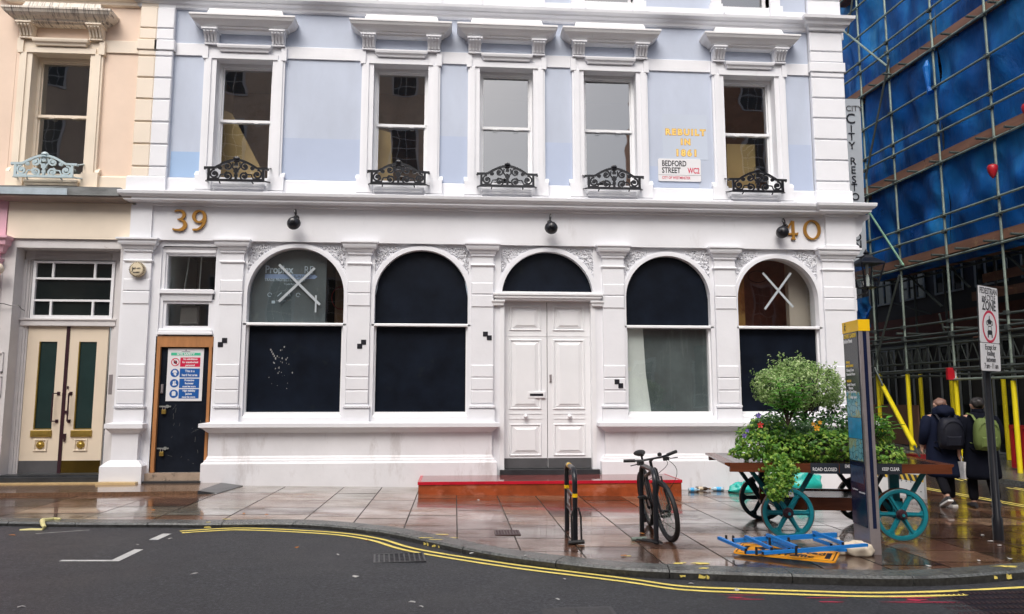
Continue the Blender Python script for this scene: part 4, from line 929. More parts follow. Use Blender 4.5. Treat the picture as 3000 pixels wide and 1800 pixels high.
s=M(); s.box(-5.46,-4.35,-.1,.2,.12,.245); s.build('doorstep',STONE,WB); s=M(); s.box(-5.42,-4.36,-.2,.2,-.05,.118); s.build('doorstep',SLATE,WB)
# ================= CREAM BUILDING (38) =================
CB=T('cream_terrace_building',(-7,0,0),'peach and cream stucco building with cream double doors, left of the white one','building')
def bw(m,name,mat,parent=CB,**k): return m.build(name,mat,parent,True,**k)
m=M(); wall_with_holes(m,-8.05,-5.84,5.48,TOP,0,.3,[(-7.83,-6.63,5.45,7.9)]); bw(m,'wall',PEACH)
m=M(); m.box(-8.05,-5.84,-.02,.0,8.85,9.2); m.wrap([(0,8.76),(.04,8.775),(.05,8.83),(.11,8.86),(.12,8.89),(.19,8.92),(.20,8.97),(.03,9.0)],-8.25,-5.95,-.02,.1); bw(m,'cornice',CREAMQ)
for a,b_ in ((-8.03,-7.98),(-6.49,-5.86)): m=M(); m.wrap([(0,7.86),(.012,7.865),(.012,8.09),(0,8.10)],a,b_,-.018,0); bw(m,'string_band',CREAMQ)
_sv=M.build
def build_world(s,name,mat,parent=None,world=False,**k): return _sv(s,name,mat,parent,True,**k)
M.build=build_world
quoins(CB,-5.865,-5.56,-.1,.25,CREAMQ)
m=M(); m.wrap([(0,5.2),(0,5.50),(-.012,5.52)],-8.05,-5.935,-.04,.2); m.build('plinth_band',CREAM,CB)
upper_window(CB,-7.23,CREAM,CREAMH)
# inner room
room(CB,-8.0,-6.0,5.2,8.6,2.6,[ROOMD,ROOMW,ROOMD,ROOMD,ROOMD])
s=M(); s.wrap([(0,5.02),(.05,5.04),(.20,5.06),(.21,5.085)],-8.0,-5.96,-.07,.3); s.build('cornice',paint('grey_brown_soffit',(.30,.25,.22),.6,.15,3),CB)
s=M(); s.mat(0).box(-6.84,-5.955,-.30,.1,5.09,5.21); s.mat(1).box(-8.0,-6.845,-.30,.1,5.09,5.21); s.mat(0).box(-8.0,-5.955,-.27,.1,5.212,5.25); s.build('lead_flashing',[LEADG,LEADB],CB)
m=M(); m.box(-7.96,-5.83,-.02,.3,4.36,5.03); m.build('fascia',CREAM,CB)
m=M(); m.box(-7.96,-5.95,-.0,.02,4.355,4.36); m.box(-7.95,-5.90,.02,.9,4.2,4.36); m.box(-8.0,-7.79,.01,.5,-.1,4.2); m.box(-6.0,-5.95,.01,.5,-.1,4.2)
for o_,y in ((0,.32),(.03,.30),(.07,.28)):
    m.box(-7.79+o_*0,-7.66-o_,y,.5,.1,4.03); m.box(-6.22+o_,-5.98,y,.5,.1,4.03)
m.box(-7.78,-5.98,.30,.5,4.03,4.2); 
for i in range(5): m.box(-7.62,-6.27,.27,.31,4.035+i*.024,4.050+i*.024)
m.wrap([(0,2.82),(.01,2.83),(.01,2.92),(.03,2.93),(.03,2.955),(0,2.96)],-7.76,-6.14,.27,.5)
m.build('door_surround',OFFW,CB)
# fanlight with glazing bars
f=M(); X0,X1,Z0,Z1=-7.575,-6.255,3.02,3.97
f.box(X0-.05,X0,.28,.4,Z0-.06,Z1+.04); f.box(X1,X1+.05,.28,.4,Z0-.06,Z1+.04); f.box(X0,X1,.28,.4,Z1,Z1+.04); f.box(X0,X1,.28,.4,Z0-.06,Z0)
for zz in (3.69,3.29): f.box(X0,X1,.29,.36,zz-.018,zz+.018)
for xx in (-7.285,-6.555):
    f.box(xx-.018,xx+.018,.29,.36,3.708,Z1); f.box(xx-.018,xx+.018,.29,.36,Z0,3.272)
fl=f.build('fanlight',WHITE2,CB); g=M(); g.box(X0,X1,.33,.34,Z0,Z1); g.build('window_pane',DARKGL,fl)
text('door_number',[('38',0,0,.12,.003)],FAC(-6.96,.262,2.845),HANDL,CB,True)
YD=.32
for s in (-1,1):
    x0,x1=(-7.65,-6.985) if s<0 else (-6.925,-6.26); c=(-7.29 if s<0 else -6.605)
    d=M(); d.box(x0,c-.155,YD,YD+.05,.22,2.82); d.box(c+.155,x1,YD,YD+.05,.22,2.82); d.box(c-.155,c+.155,YD,YD+.05,2.545,2.82); d.box(c-.155,c+.155,YD,YD+.05,.22,.99)
    panel(d,c-.13,c+.11,.60,.82,YD-.001); root=d.build('door_leaf',CREAMD,CB)
    g=M(); g.box(c-.155,c+.155,YD+.02,YD+.03,.99,2.545); g.build('door_glass',GREENGL,root)
    g=M(); g.box(c-.155,c-.135,YD-.004,YD+.02,1.0,2.545); g.box(c-.155,c+.155,YD-.004,YD+.02,.985,1.0); g.build('glass_bead',BRASS,root)
    g=M(); g.bblock(c-.19,c+.17,YD-.03,YD,.855,.97,.01); g.box(c-.14,c+.12,YD-.036,YD-.03,.89,.94); g.build('letter_plate',BRASS,root)
    g=M(); g.lathe([(.07,0),(.06,-.015),(.03,-.025),(.02,-.032)],(c-.01,YD-.002,.715),'y',16)
    for q in range(10): a=2*math.pi*q/10; g.lathe([(.016,0),(.012,-.022)],(c-.01+.055*math.cos(a),YD-.004,.715+.055*math.sin(a)),'y',8)
    g.build('rosette',BRASS,root)
    g=M(); g.box(x0+.003,x1-.003,YD-.008,YD,.225,.44); g.build('kickplate',DGREY if s<0 else BRONZ,root)
    hx=-7.05 if s<0 else -6.84
    g=M(); g.tube([(hx-(.06 if s<0 else .0),YD-.075,1.13),(hx-(.06 if s<0 else .0),YD-.075,1.62)],.014,8); 
    for zz in (1.13,1.62): g.box(hx-.025,hx+.025,YD-.012,YD,zz-.03,zz+.03); g.tube([(hx,YD,zz),(hx-(.06 if s<0 else .0),YD-.075,zz)],.011,6)
    g.build('door_handle',HANDL,root)
    if s>0:
        g=M(); g.bblock(-6.91,-6.885,YD-.02,YD,1.70,1.75,.004); g.box(-6.915,-6.87,YD-.02,YD,.86,.91); g.prism([(-6.925,.90),(-6.87,.90),(-6.875,.80),(-6.90,.76)],'y',YD-.025,YD-.0); g.box(-6.925,-6.865,YD-.02,YD,1.265,1.315); g.build('door_lock',HANDL,root)
d=M(); d.box(-6.985,-6.925,YD-.012,YD+.06,.22,2.82); d.build('door_gap_strip',HANDL,CB)
d=M(); d.box(-8.2,-6.02,.05,.6,.10,.215); d.box(-8.2,-6.02,-.08,.06,.10,.185); d.build('doorstep',SLATE,CB)
d=M(); d.box(-8.2,-5.9,-.22,.3,-.05,.105); d.build('doorstep',YSTONE,CB)
d=M(); d.hexa([(-6.05,-.36,.0),(-5.35,-.36,.0),(-5.35,-.1,.0),(-6.05,-.1,.0),(-6.02,-.34,.125),(-5.38,-.34,.118),(-5.38,-.1,.13),(-6.02,-.1,.13)]); d.build('plinth_stone',YSTONE,CB)
d=M(); d.bblock(-6.075,-5.995,.02,.07,1.60,1.95,.006); d.build('post_box',STEEL,CB)
d=M()
for za in (1.56,1.98): 
    for (a,b_,c_,e) in ((-8.1,-7.86,za,za+.02),(-8.1,-7.86,za+.33,za+.35),(-7.88,-7.86,za,za+.35),(-7.97,-7.95,za+.05,za+.30)): d.box(a,b_,-.012,.02,c_,e)
d.build('wall_panel_frame',OFFW,CB)
# plaster wall behind lower left
# ================= PINK BUILDING (sliver) =================
PB=T('pink_terrace_building',(-10,0,0),'pink stucco building cut off at the left edge','building')
m=M(); m.box(-12,-7.97,-.04,.3,4.36,5.05); m.build('fascia',PINK,PB)
m=M(); m.box(-12,-8.055,-.0,.3,5.2,TOP); m.build('wall',PEACH,PB)
m=M(); m.wrap([(0,5.05),(.05,5.06),(.20,5.08),(.22,5.12),(.22,5.2),(0,5.24)],-12,-8.2,-.09,.3); m.build('cornice',PINKD,PB)
m=M(); m.wrap([(0,4.08),(.02,4.1),(.04,4.16),(.06,4.2),(.09,4.22),(.10,4.30),(.14,4.33),(.14,4.37)],-8.4,-7.98,-.08,.3); m.wrap([(0,3.86),(.03,3.88),(.03,3.93),(.05,3.95),(.05,3.98),(0,4.0)],-8.4,-8.03,-.07,.3); m.box(-12,-8.03,-.05,.3,-.1,4.2); m.bblock(-8.5,-8.015,-.07,-.04,3.43,3.66,.01); m.bblock(-8.5,-8.02,-.07,-.04,3.18,3.41,.01)
m.build('pilaster',PINK,PB)
m=M(); m.box(-8.03,-7.99,-.0,.3,-.1,4.2); m.box(-8.04,-7.93,-.04,.02,1.0,1.35); m.build('wall_strip',OFFW,PB)
# globe light on the pink pilaster
m=M(); p=F(1,788,-.2); m.lathe([(.0,.10),(.05,.09),(.085,.05),(.10,0),(.085,-.05),(.05,-.09),(0,-.10)],(0,0,0),'z',16); o=m.build('wall_light',CREAM,None,smooth=True); o.location=(p.x-.045,p.y,p.z); tag(o,'round cream wall light on the pink pilaster at the left edge','wall light')
m=M(); m.tube([F(-40,888,-.06),F(10,890,-.08),F(32,896,-.03),F(55,895,.0),F(62,905,.1),F(72,911,.25)],.008,6); o=m.build('cable',BLACK); recenter(o,F(32,896,-.03)); tag(o,'short black cable stub poking from the wall left of the cream doors','cable')
M.build=_sv
# ================= alarm bell =================
p=F(402,790,-.12); t=T('alarm_bell',(p.x,p.y,p.z),'round cream alarm bell box with scribbled lettering on the left white pilaster','alarm box')
t.scale=(.70,.8,.70); m=M(); m.lathe([(.19,.07),(.19,-.01),(.17,-.035),(.12,-.045),(.0001,-.047)],(0,0,0),'y',28); m.build('housing',paint('aged_cream_plastic',(.66,.57,.40),.45,.15,6),t,smooth='a')
m=M()
for q in range(28):
    a=2*math.pi*q/28; ribbon(m,[(.155*math.cos(a),.155*math.sin(a)),(.19*math.cos(a+.06),.19*math.sin(a+.06))],.012,-.044,-.0)
m.build('sounder_slots',paint('brown_slots',(.12,.08,.04),.6),t)
text('lettering',[('J',-.09,-.03,.13,.003),('all um',.01,.0,.075,.002),('ALARM',0,-.10,.05,.003)],plane_mt((0,-.0485,0),(1,0,.05)),INK,t)
# ================= numerals =================
def numeral_pts(ch):
    # unit height 1; returns list of strokes (pts, widths)
    S_=[]
    if ch=='0':
        n=40; pts=[(.40+.37*math.cos(t),.5+.46*math.sin(t)) for t in np.linspace(0,2*math.pi,n+1)]; ws=[.075+.075*abs(math.cos(t)) for t in np.linspace(0,2*math.pi,n+1)]; S_.append((pts,ws))
    if ch=='3':
        a=[(.05,.90),(.16,.955)]+[(.28+.21*math.cos(t),.745+.21*math.sin(t)) for t in np.linspace(1.5,-1.35,14)]+[(.22,.52)]
        S_.append((a,[.05,.08]+[.08+.07*math.sin(math.pi*i/13) for i in range(14)]+[.05]))
        b=[(.20,.53),(.30,.52)]+[(.27+.29*math.cos(t),.27+.25*math.sin(t)) for t in np.linspace(1.3,-1.75,16)]+[(.10,.03),(.0,.07)]
        S_.append((b,[.05,.07]+[.08+.09*math.sin(math.pi*i/15) for i in range(16)]+[.09,.08]))
    if ch=='9':
        n=30; pts=[(.30+.25*math.cos(t),.68+.27*math.sin(t)) for t in np.linspace(0,2*math.pi,n+1)]; S_.append((pts,[.07+.08*abs(math.cos(t)) for t in np.linspace(0,2*math.pi,n+1)]))
        b=[(.555,.66)]+[(.02+.54*math.cos(t),.56+.55*math.sin(t)) for t in np.linspace(.1,-1.15,12)]+[(.14,.05),(.02,.045)]
        S_.append((b,[.15]+[.15-.06*i/11 for i in range(12)]+[.09,.07]))
    if ch=='4':
        S_.append(([(.50,.02),(.50,.97)],.14)); S_.append(([(.46,.97),(.02,.30)],.075)); S_.append(([(.0,.29),(.74,.29)],.10)); S_.append(([(.38,.02),(.62,.02)],.06)); S_.append(([(.70,.22),(.74,.36)],.06))
    return S_
def numeral(ch,x,z,h,label,y=-.075):
    m=M()
    for k_,(pts,ws) in enumerate(numeral_pts(ch)):
        ww=[w*h for w in ws] if isinstance(ws,list) else ws*h
        ribbon(m,[(a*h,b*h) for a,b in pts],ww,-.035-.0007*k_,0)
    m.v=[(a,b,c) for a,b,c in m.v]
    o=m.build('door_number',GOLDN); o.location=(x,y+.01,z); return tag(o,label,'number')
numeral('3',-5.085,4.53,.385,'first gilt numeral of the left pair, a three, above the black site door')
numeral('9',-4.745,4.53,.385,'second gilt numeral of the left pair, a nine, with a closed upper bowl')
numeral('4',6.24,4.545,.37,'gilt numeral 4 partly behind the right black lamp on the fascia')
numeral('0',6.645,4.545,.385,'round gilt numeral 0 at the right end of the fascia')
# ================= gooseneck lamps =================
def lamp(x,z,label,turn=0):
    t=T('gooseneck_lamp',(x,-.06,z),label,'wall lamp','black gooseneck lamps along the fascia',rz=turn)
    m=M(); m.lathe([(.05,0),(.05,-.02),(.03,-.03)],(0,0,.14),'y',16); m.tube([(0,-.02,.14),(0,-.05,.15)]+[(0,-.13-.08*math.cos(a),.18+.09*math.sin(a)) for a in np.linspace(0.3,math.pi-.1,10)][::1]+[(0,-.235,.10)],.013,8)
    m.build('bracket',BLACK,t,smooth='a')
    m=M(); m.lathe([(.0,.10),(.035,.095),(.04,.06),(.075,.045),(.105,.01),(.120,-.03),(.122,-.055),(.115,-.06),(.10,-.03),(.06,.01),(0,.03)],(0,0,0),'z',28); m.xf(Matrix.Translation((0,-.27,-.0))@Matrix.Rotation(rad(78),4,'X')); m.build('shade',BLACK,t,smooth='a')
    return t
lamp(-2.91,4.66,'black gooseneck lamp on the fascia above the left taped arch')
lamp(1.74,4.655,'black gooseneck lamp on the fascia over the white double door')
lamp(6.30,4.66,'black gooseneck lamp overlapping the gilt numeral 4',rad(-42))
# ================= window guards =================
def guard(cx,mat,label,first=None):
    t=T('window_guard',(cx,-.30,5.40),label,'window guard','ornate cast iron guards on the first floor window sills')
    W_=.50; H=.225
    # frame
    f=M(); f.box(-W_,W_,-.018,.018,-.005,.035); f.box(-W_,-W_+.042,-.018,.018,.035,H); f.box(W_-.042,W_,-.018,.018,.035,H)
    pts=[(-W_-.06,H+.012),(-.38,H+.015)]+[(-.36+.72*i/16,H+.02+.145*math.sin(math.pi*i/16)) for i in range(17)]+[(.38,H+.015),(W_+.06,H+.012)]
    ribbon(f,pts,.040,-.020,.020)
    for s in (-1,1):
        f.tube([(s*W_,0,H+.01),(s*(W_+.02),.02,H+.01),(s*(W_+.05),.08,H+.035),(s*(W_+.05),.25,H+.10)],.014,6); f.tube([(s*W_,0,.01),(s*(W_+.04),.05,.01),(s*(W_+.05),.22,.05)],.014,6); f.lathe([(.0,.02),(.018,.01),(.018,-.01),(0,-.02)],(s*(W_+.055),.02,H+.0),'z',8)
        f.tube([(s*.28,0,0),(s*.29,.03,-.02),(s*.29,.06,-.025)],.012,6)
    f.build('frame',mat,t)
    sc=[M()]
    def spiral(cx_,cz,r0,turns,a0,dr,w=.013):
        n=int(18*abs(turns)); sc_=[(cx_+(r0*(1-.78*i/n))*math.cos(a0+dr*2*math.pi*abs(turns)*i/n),cz+(r0*(1-.78*i/n))*math.sin(a0+dr*2*math.pi*abs(turns)*i/n)) for i in range(n+1)]
        ribbon(sc[0],sc_,[w*2.3]*(n//2)+[w*2.7]*(n+1-n//2),-.012,.012)
    for s in (-1,1):
        sc[0]=M()
        spiral(s*.375,.125,.085,1.35,math.pi/2 if s>0 else math.pi/2,-s); spiral(s*.145,.095,.078,1.3,-math.pi/2,-s); spiral(s*.15,.27,.075,1.3,math.pi/2-.3*s,s,.012); spiral(s*.28,.245,.042,1.1,math.pi/2,-s,.010)
        ribbon(sc[0],[(s*.46,.035),(s*.30,.05),(s*.27,.12),(s*.20,.125),(s*.16,.17)],.024,-.010,.010)
        ribbon(sc[0],[(s*.02,.19),(s*.07,.26),(s*.06,.34)],.026,-.010,.010); ribbon(sc[0],[(s*.03,.03),(s*.08,.02)],.014,-.010,.010)
        for (px_,pz) in ((s*.375,.125),(s*.145,.095),(s*.15,.27),(s*.28,.245)): sc[0].lathe([(.022,.018),(.028,0),(.022,-.018)],(px_,0,pz),'y',8)
        sc[0].build('scrollwork',mat,t)
    sc=M()
    for k_,(w_,z_) in enumerate(((.03,.06),(.05,.10),(.035,.15),(.075,.185),(.04,.22),(.055,.30),(.035,.34))): sc.box(-w_/2-.005,w_/2+.005,-.02-.001*k_,.02,z_-.022,z_+.022)
    sc.build('central_stem',mat,t)
    fn=M(); fn.lathe([(.025,.34),(.06,.365),(.04,.385),(.062,.41),(.055,.435),(.025,.455),(.0,.46)],(0,0,0),'z',7); fn.build('finial',mat,t); return t
names=['leftmost of the white building, above the 39 bay','second from the left of the white building','middle window, above the entrance bay','fourth window, left of the gold lettering','right window, beside the street name sign']
labs=['black iron scroll guard on the leftmost window of the white building','black iron scroll guard on the second window from the left of the white building','black iron scroll guard on the middle of the three close windows','black iron scroll guard on the window just left of the gold lettering','black iron scroll guard on the rightmost window, right of the street name sign']
g0=guard(WC[0][0],BLACKI,labs[0])
for i in range(1,5):
    c=copy_tree(g0); c.location=(WC[i][0],-.30,5.40); c['label']=labs[i]
guard(-7.26,ICEBL,'pale blue iron scroll guard on the peach building window')
# ================= lettering REBUILT IN 1861 =================
L=[('REBUILT',4.40,F(1990,396).z,.165),('IN',4.40,F(1990,424).z,.160),('1861',4.41,F(1990,457).z,.175)]
for s_,x,z_,h in L:
    t=T('gold_lettering',(x,0,z_),{'REBUILT':'gold outlined letters REBUILT, top line on the blue wall','IN':'gold outlined letters IN between the other two gold lines','1861':'gold outlined figures 1861 just above the street name sign'}[s_],'lettering','gold painted lettering on the blue wall')
    text('letter_edge',[(s_,0,0,h,.013,'CENTER',1.0,1.35)],plane_mt((0,-.0045,0),(1,0,0)),GOLDL,t); text('letter_face',[(s_,0,0,h,.004,'CENTER',1.0,1.35)],plane_mt((0,-.0065,0),(1,0,0)),GOLDH,t)
# street sign
a=F(1928,464,-.03); b=F(2055,533,-.03); w=b.x-a.x; h=a.z-b.z
t=T('street_name_sign',((a.x+b.x)/2,-.012,b.z),'white enamel street name plate BEDFORD STREET WC2 below the gold lettering','street sign')
def rrect(x0,x1,z0,z1,r,n=5):
    P=[]
    for cx_,cz,a0 in ((x1-r,z1-r,0),(x0+r,z1-r,90),(x0+r,z0+r,180),(x1-r,z0+r,270)):
        for i in range(n+1): an=rad(a0+90*i/n); P.append((cx_+r*math.cos(an),cz+r*math.sin(an)))
    return P
m=M(); m.prism(rrect(-w/2,w/2,0,h,.03),'y',-.012,.004); m.build('plate',SIGNW,t)
m=M(); m.box(-w/2+.002,w/2-.002,-.0135,-.012,h*.268,h*.268+.004); m.build('rule',INK,t)
text('black_lettering',[('BEDFORD',-w/2+.07,h*.67,.155,.003,'LEFT',.70),('STREET',-w/2+.07,h*.365,.155,.003,'LEFT',.72)],plane_mt((0,-.0135,0),(1,0,0)),INK,t)
text('red_lettering',[('WC2',w/2-.26,h*.365,.155,.003,'LEFT',.66),('CITY OF WESTMINSTER',-w/2+.07,h*.10,.072,.001,'LEFT',.72)],plane_mt((0,-.0135,0),(1,0,0)),SIGNR,t)
# pixel marks (pairs of black tiles)
mk=[(1643,996,1655,1009,'upper-left of the white double door, right of arch two',0)]
def tiles(c1,c2,label,yt=-.0555):
    a=F(*c1,-.058); b=F(*c2,-.058); s=.045; t=T('black_tile_pair',((a.x+b.x)/2,yt,(a.z+b.z)/2),label,'wall tiles','pairs of small black square tiles stuck on the pilasters')
    for p in (a,b):
        m=M(); dx,dz=p.x-t.location.x,p.z-t.location.z; m.box(dx-s,dx+s,-.006,.0005,dz-s,dz+s); m.build('tile',INK,t)
tiles((4*0+1627/2.473,600+984/2.473),(1597/2.473,600+1014/2.473),'pair of small black tiles on the pilaster right of the site safety door')
tiles((1000+161/2.473,600+997/2.473),(1000+133/2.473,600+1026/2.473),'pair of small black tiles on the pilaster between the two left arches')
tiles((1000+1044/2.473,600+938/2.473),(1000+1072/2.473,600+965/2.473),'pair of small black tiles on the pilaster left of the white double door')
tiles((1000+1996/2.473,600+1284/2.473),(1000+2023/2.473,600+1312/2.473),'pair of small black tiles low on the pilaster right of the white double door',-.0725)
# ================= site safety sign =================
t=T('site_safety_sign',(-4.785,.045,1.485),'white site safety poster with red and blue panels screwed to the black door','safety sign')
W_=.62;H=.93
m=M(); m.box(-W_/2,W_/2,-.004,.004,0,H); m.build('plate',SIGNW,t)
m=M(); m.box(-.255,.255,-.006,-.004,H-.125,H-.075); m.build('green_band',SIGNG,t)
rows=[(H-.325,.165,SIGNR,['No admittance','for unauthorised','personnel']),(H-.515,.16,SIGNB,['This is a','hard hat area']),(H-.70,.165,SIGNB,['Protective','footwear','must be worn']),(H-.885,.165,SIGNB,['High visibility','jackets','must be worn'])]
for i,(z_,h_,mt_,tx) in enumerate(rows):
    m=M(); m.box(-.09,.255,-.006,-.004,z_,z_+h_); pn=m.build('panel',mt_,t)
    n=len(tx); text('panel_text',[(s_,.083,z_+h_*(1-(k_+.78)/n) if n>2 else z_+h_*(.60 if k_==0 else .16),.047 if n>2 else .058,.0016,'CENTER',.86) for k_,s_ in enumerate(tx)],plane_mt((0,-.0068,0),(1,0,0)),FOILW,pn)
    cz=z_+h_/2; m=M()
    if i==0:
        ribbon(m,[(-.175+.066*math.cos(a),cz+.066*math.sin(a)) for a in np.linspace(0,2*math.pi,25)],.014,-.006,-.004); ribbon(m,[(-.215,cz+.05),(-.135,cz-.05)],.012,-.0075,-.006); pc_=m.build('prohibition_ring',SIGNR,t)
        m=M(); m.prism([(-.20,cz-.02),(-.15,cz-.04),(-.145,cz+.0),(-.15,cz+.035),(-.16,cz+.01),(-.168,cz+.045),(-.176,cz+.01),(-.185,cz+.04),(-.19,cz+.01),(-.205,cz+.02)],'y',-.0058,-.0045); m.build('hand_symbol',INK,pc_)
    else:
        m.lathe([(.074,-.002),(.074,-.004)],(-.175,-.002,cz),'y',28); pc_=m.build('mandatory_disc',SIGNB,t); m=M()
        if i==1: m.prism([(-.215,cz+.005),(-.135,cz+.005),(-.135,cz+.02),(-.15,cz+.045),(-.175,cz+.055),(-.2,cz+.045),(-.215,cz+.02)],'y',-.0075,-.006); m.prism([(-.195,cz-.002),(-.15,cz-.002),(-.145,cz-.02),(-.15,cz-.045),(-.17,cz-.05),(-.175,cz-.035),(-.19,cz-.03)],'y',-.0075,-.006)
        if i==2: m.prism([(-.21,cz-.035),(-.17,cz-.045),(-.168,cz-.02),(-.175,cz+.04),(-.20,cz+.035),(-.198,cz-.01)],'y',-.0075,-.006); m.prism([(-.165,cz-.04),(-.13,cz-.03),(-.14,cz-.01),(-.155,cz+.0),(-.15,cz+.045),(-.168,cz+.045)],'y',-.0075,-.006)
        if i==3:
            m.prism([(-.205,cz-.035),(-.145,cz-.035),(-.14,cz+.02),(-.155,cz+.045),(-.195,cz+.045),(-.21,cz+.02)],'y',-.0075,-.006)
        m.build('pictogram',SIGNW,pc_)
text('heading',[('SITE SAFETY',0,H-.117,.05,.002,'CENTER',1.15)],plane_mt((0,-.0068,0),(1,0,0)),FOILW,t)
m=M(); m.lathe([(.012,0),(.012,-.002)],(-.0,-.004,H-.03),'y',10); m.box(-.075,.075,-.005,-.004,H-.062,H-.052); m.build('small_print',paint('grey_print',(.2,.2,.24),.5),t)
# ================= wooden platform step =================
a=GZ(1224,1413,.18); 
zt=.178; yf=GZ(1500,1411,zt).y; xl=GZ(1224,1412,zt).x; xr=GZ(2013,1412,zt).x
t=T('platform_step',((xl+xr)/2,yf,gz(1.5)),'long low orange plywood step with a red edge before the white door','step')
m=M(); m.box(xl+.012,xr-.012,yf+.012,-.16,-.2,zt-.014); m.build('plywood_base',STEPF,t,True)
m=M(); m.box(xl+.05,xr-.03,yf+.03,-.165,zt-.012,zt); m.build('top_surface',STEPT,t,True)
m=M(); m.box(xl,xr,yf,yf+.03,zt-.045,zt+.003); m.box(xr-.03,xr,yf+.031,-.165,zt-.045,zt+.003); m.box(xl,xl+.05,yf+.031,-.165,zt-.045,zt+.003); m.build('edge_trim',RED,t,True)
STEPY=yf
# ================= opposite side of the street (seen only as reflections) =================
def opp(name,x0,x1,h,label,mat,y=-20,bay=2.6):
    t=T(name,((x0+x1)/2,y,0),label,'building'); m=M(); m.box(x0,x1,y-8,y,-.4,h); m.box(x0-.0,x1,y,y+.3,h-.5,h-.1); m.box(x0,x1,y,y+.15,4.2,4.5); m.build('wall',mat,t,True)
    n=max(1,int((x1-x0)/bay))
    for fl in range(int(h//3.6)):
        for i in range(n):
            cx=x0+(i+.5)*(x1-x0)/n; z=1.2+fl*3.6
            m=M(); m.box(cx-.6,cx+.6,y,y+.06,z-.1,z+2.1); w_=m.build('window',OFFW,t,True)
            m=M()
            for a in range(3):
                for b in range(4): m.box(cx-.5+a*.34,cx-.5+a*.34+.31,y+.06,y+.07,z+b*.5,z+b*.5+.46)
            m.build('window_pane',DARKGL,w_,True)
opp('opposite_stone_building',-30,-1.2,19,'tall brown stone terrace across the street behind the viewer, reflected in the left windows',STONEO)
opp('opposite_low_building',-1.2,10,7.5,'low brick building across the street behind the viewer, leaving a gap of sky',BRICKO)
opp('opposite_brick_building',10,30,19,'tall brown brick terrace across the street behind the viewer, reflected in the right window',BRICKO)
# ================= SIDE STREET: SCAFFOLDED BUILDING =================
SP0=Vector((11.84,1.4,0)); SD=Vector((-.047,1,0)).normalized(); SN=Vector((SD.y,-SD.x,0))
def sp(u,o,z): return SP0+SD*u+SN*o+Vector((0,0,z))
def splane(px,py,off=0):
    v=ray(px,py); p0=SP0+SN*off; t=((p0-CAM).dot(SN))/v.dot(SN); p=CAM+v*t; return (p-p0).dot(SD),p.z
def sz(u,o=0): p=sp(u,o,0); return gz(p.x,p.y)
SB=T('scaffolded_building',sp(4,1.9,0),'dark glazed building behind the scaffolding and blue netting','building')
M.build=build_world
DARKW=paint('dark_building_wall',(.035,.033,.034),.7,.3,1,.1,6); REDB=paint('dull_red_brick',(.10,.035,.028),.8,.3,2,.2,8); FRM=paint('grey_window_frame',(.20,.22,.23),.4,.15,3)
def sbox(m,u0,u1,o0,o1,z0,z1):
    m.hexa([sp(u0,o0,z0),sp(u1,o0,z0),sp(u1,o1,z0),sp(u0,o1,z0),sp(u0,o0,z1),sp(u1,o0,z1),sp(u1,o1,z1),sp(u0,o1,z1)])
m=M(); sbox(m,-4,24,1.9,8,-.5,17); m.build('wall',DARKW,SB)
m=M(); sbox(m,-4,14,1.84,1.9,3.2,3.9); m.build('fascia',REDB,SB)
for i in range(9):
    u=-2.5+i*1.55
    for (z0,z1,mt_) in ((.15,3.0,DARKGL),(4.4,6.4,DARKGL),(7.6,9.7,DARKGL),(10.8,12.8,DARKGL)):
        m=M(); sbox(m,u,u+1.1,1.86,1.9,z0,z1); m.build('window_pane',mt_,SB)
        m=M(); 
        for a in (0,.36,.72,1.08): sbox(m,u+a-.02,u+a+.02,1.82,1.86,z0,z1)
        sbox(m,u,u+1.1,1.825,1.86,z0,z0+.05); sbox(m,u,u+1.1,1.825,1.86,z1-.05,z1); m.build('window_frame',FRM,SB)
# far end of the side street
FE=T('far_street_building',(10,24,0),'dark building closing the far end of the side street','building')
m=M(); m.box(6,16,22,28,-.5,14); m.build('wall',DARKW,FE)
for i in range(4):
    m=M(); m.box(7+i*2,8.2+i*2,21.9,22,4,6.2); m.build('window_pane',DARKGL,FE)
# far pavement and kerb
m=M(); 
for j in range(12):
    u0,u1=-5+j*2.2,-5+(j+1)*2.2
    m.hexa([sp(u0,-.95,sz(u0,-.95)-.2),sp(u1-.01,-.95,sz(u1,-.95)-.2),sp(u1-.01,2,sz(u1,0)-.2),sp(u0,2,sz(u0,0)-.2),sp(u0,-.95,sz(u0,-.95)+.09),sp(u1-.01,-.95,sz(u1,-.95)+.09),sp(u1-.01,2,sz(u1,0)+.10),sp(u0,2,sz(u0,0)+.10)])
M.build=_sv
tag(m.build('far_pavement',LEDGE),kind='structure')
M.build=build_world
SF=T('scaffolding',sp(0,0,sz(0)),'tube and board scaffolding with yellow sleeved legs and blue netting along the side street','scaffolding')
us=[-3.3,-1.65,.07,1.81,3.57,4.85]; TOPZ=15
R_=.029
def tubes(name,pts,mat,r=R_):
    m=M(); m.tube(pts,r,8); return m.build(name,mat,SF,smooth='a')
for u in us:
    st=tubes('standard',[sp(u,0,sz(u)+1.9),sp(u,0,TOPZ)],GALV)
    m=M(); m.tube([sp(u,0,sz(u)+.1),sp(u,0,sz(u)+2.05)],.052,12); y=m.build('yellow_sleeve',YEL,SF,smooth='a')
    m=M(); m.lathe([(.12,0),(.12,.02),(.05,.03)],sp(u,0,sz(u)+.09),'z',10); m.build('base_plate',GALVD,SF)
for u in (-2.2,1.0,1.9,3.68,4.91,6.74):
    tubes('standard',[sp(u,1.3,1.9),sp(u,1.3,TOPZ)],GALVD)
    m=M(); m.tube([sp(u,1.3,sz(u)+.1),sp(u,1.3,sz(u)+2.0)],.052,12); m.build('yellow_sleeve',YEL,SF,smooth='a')
U0,U1=-4.2,6.0
rng3=random.Random(3)
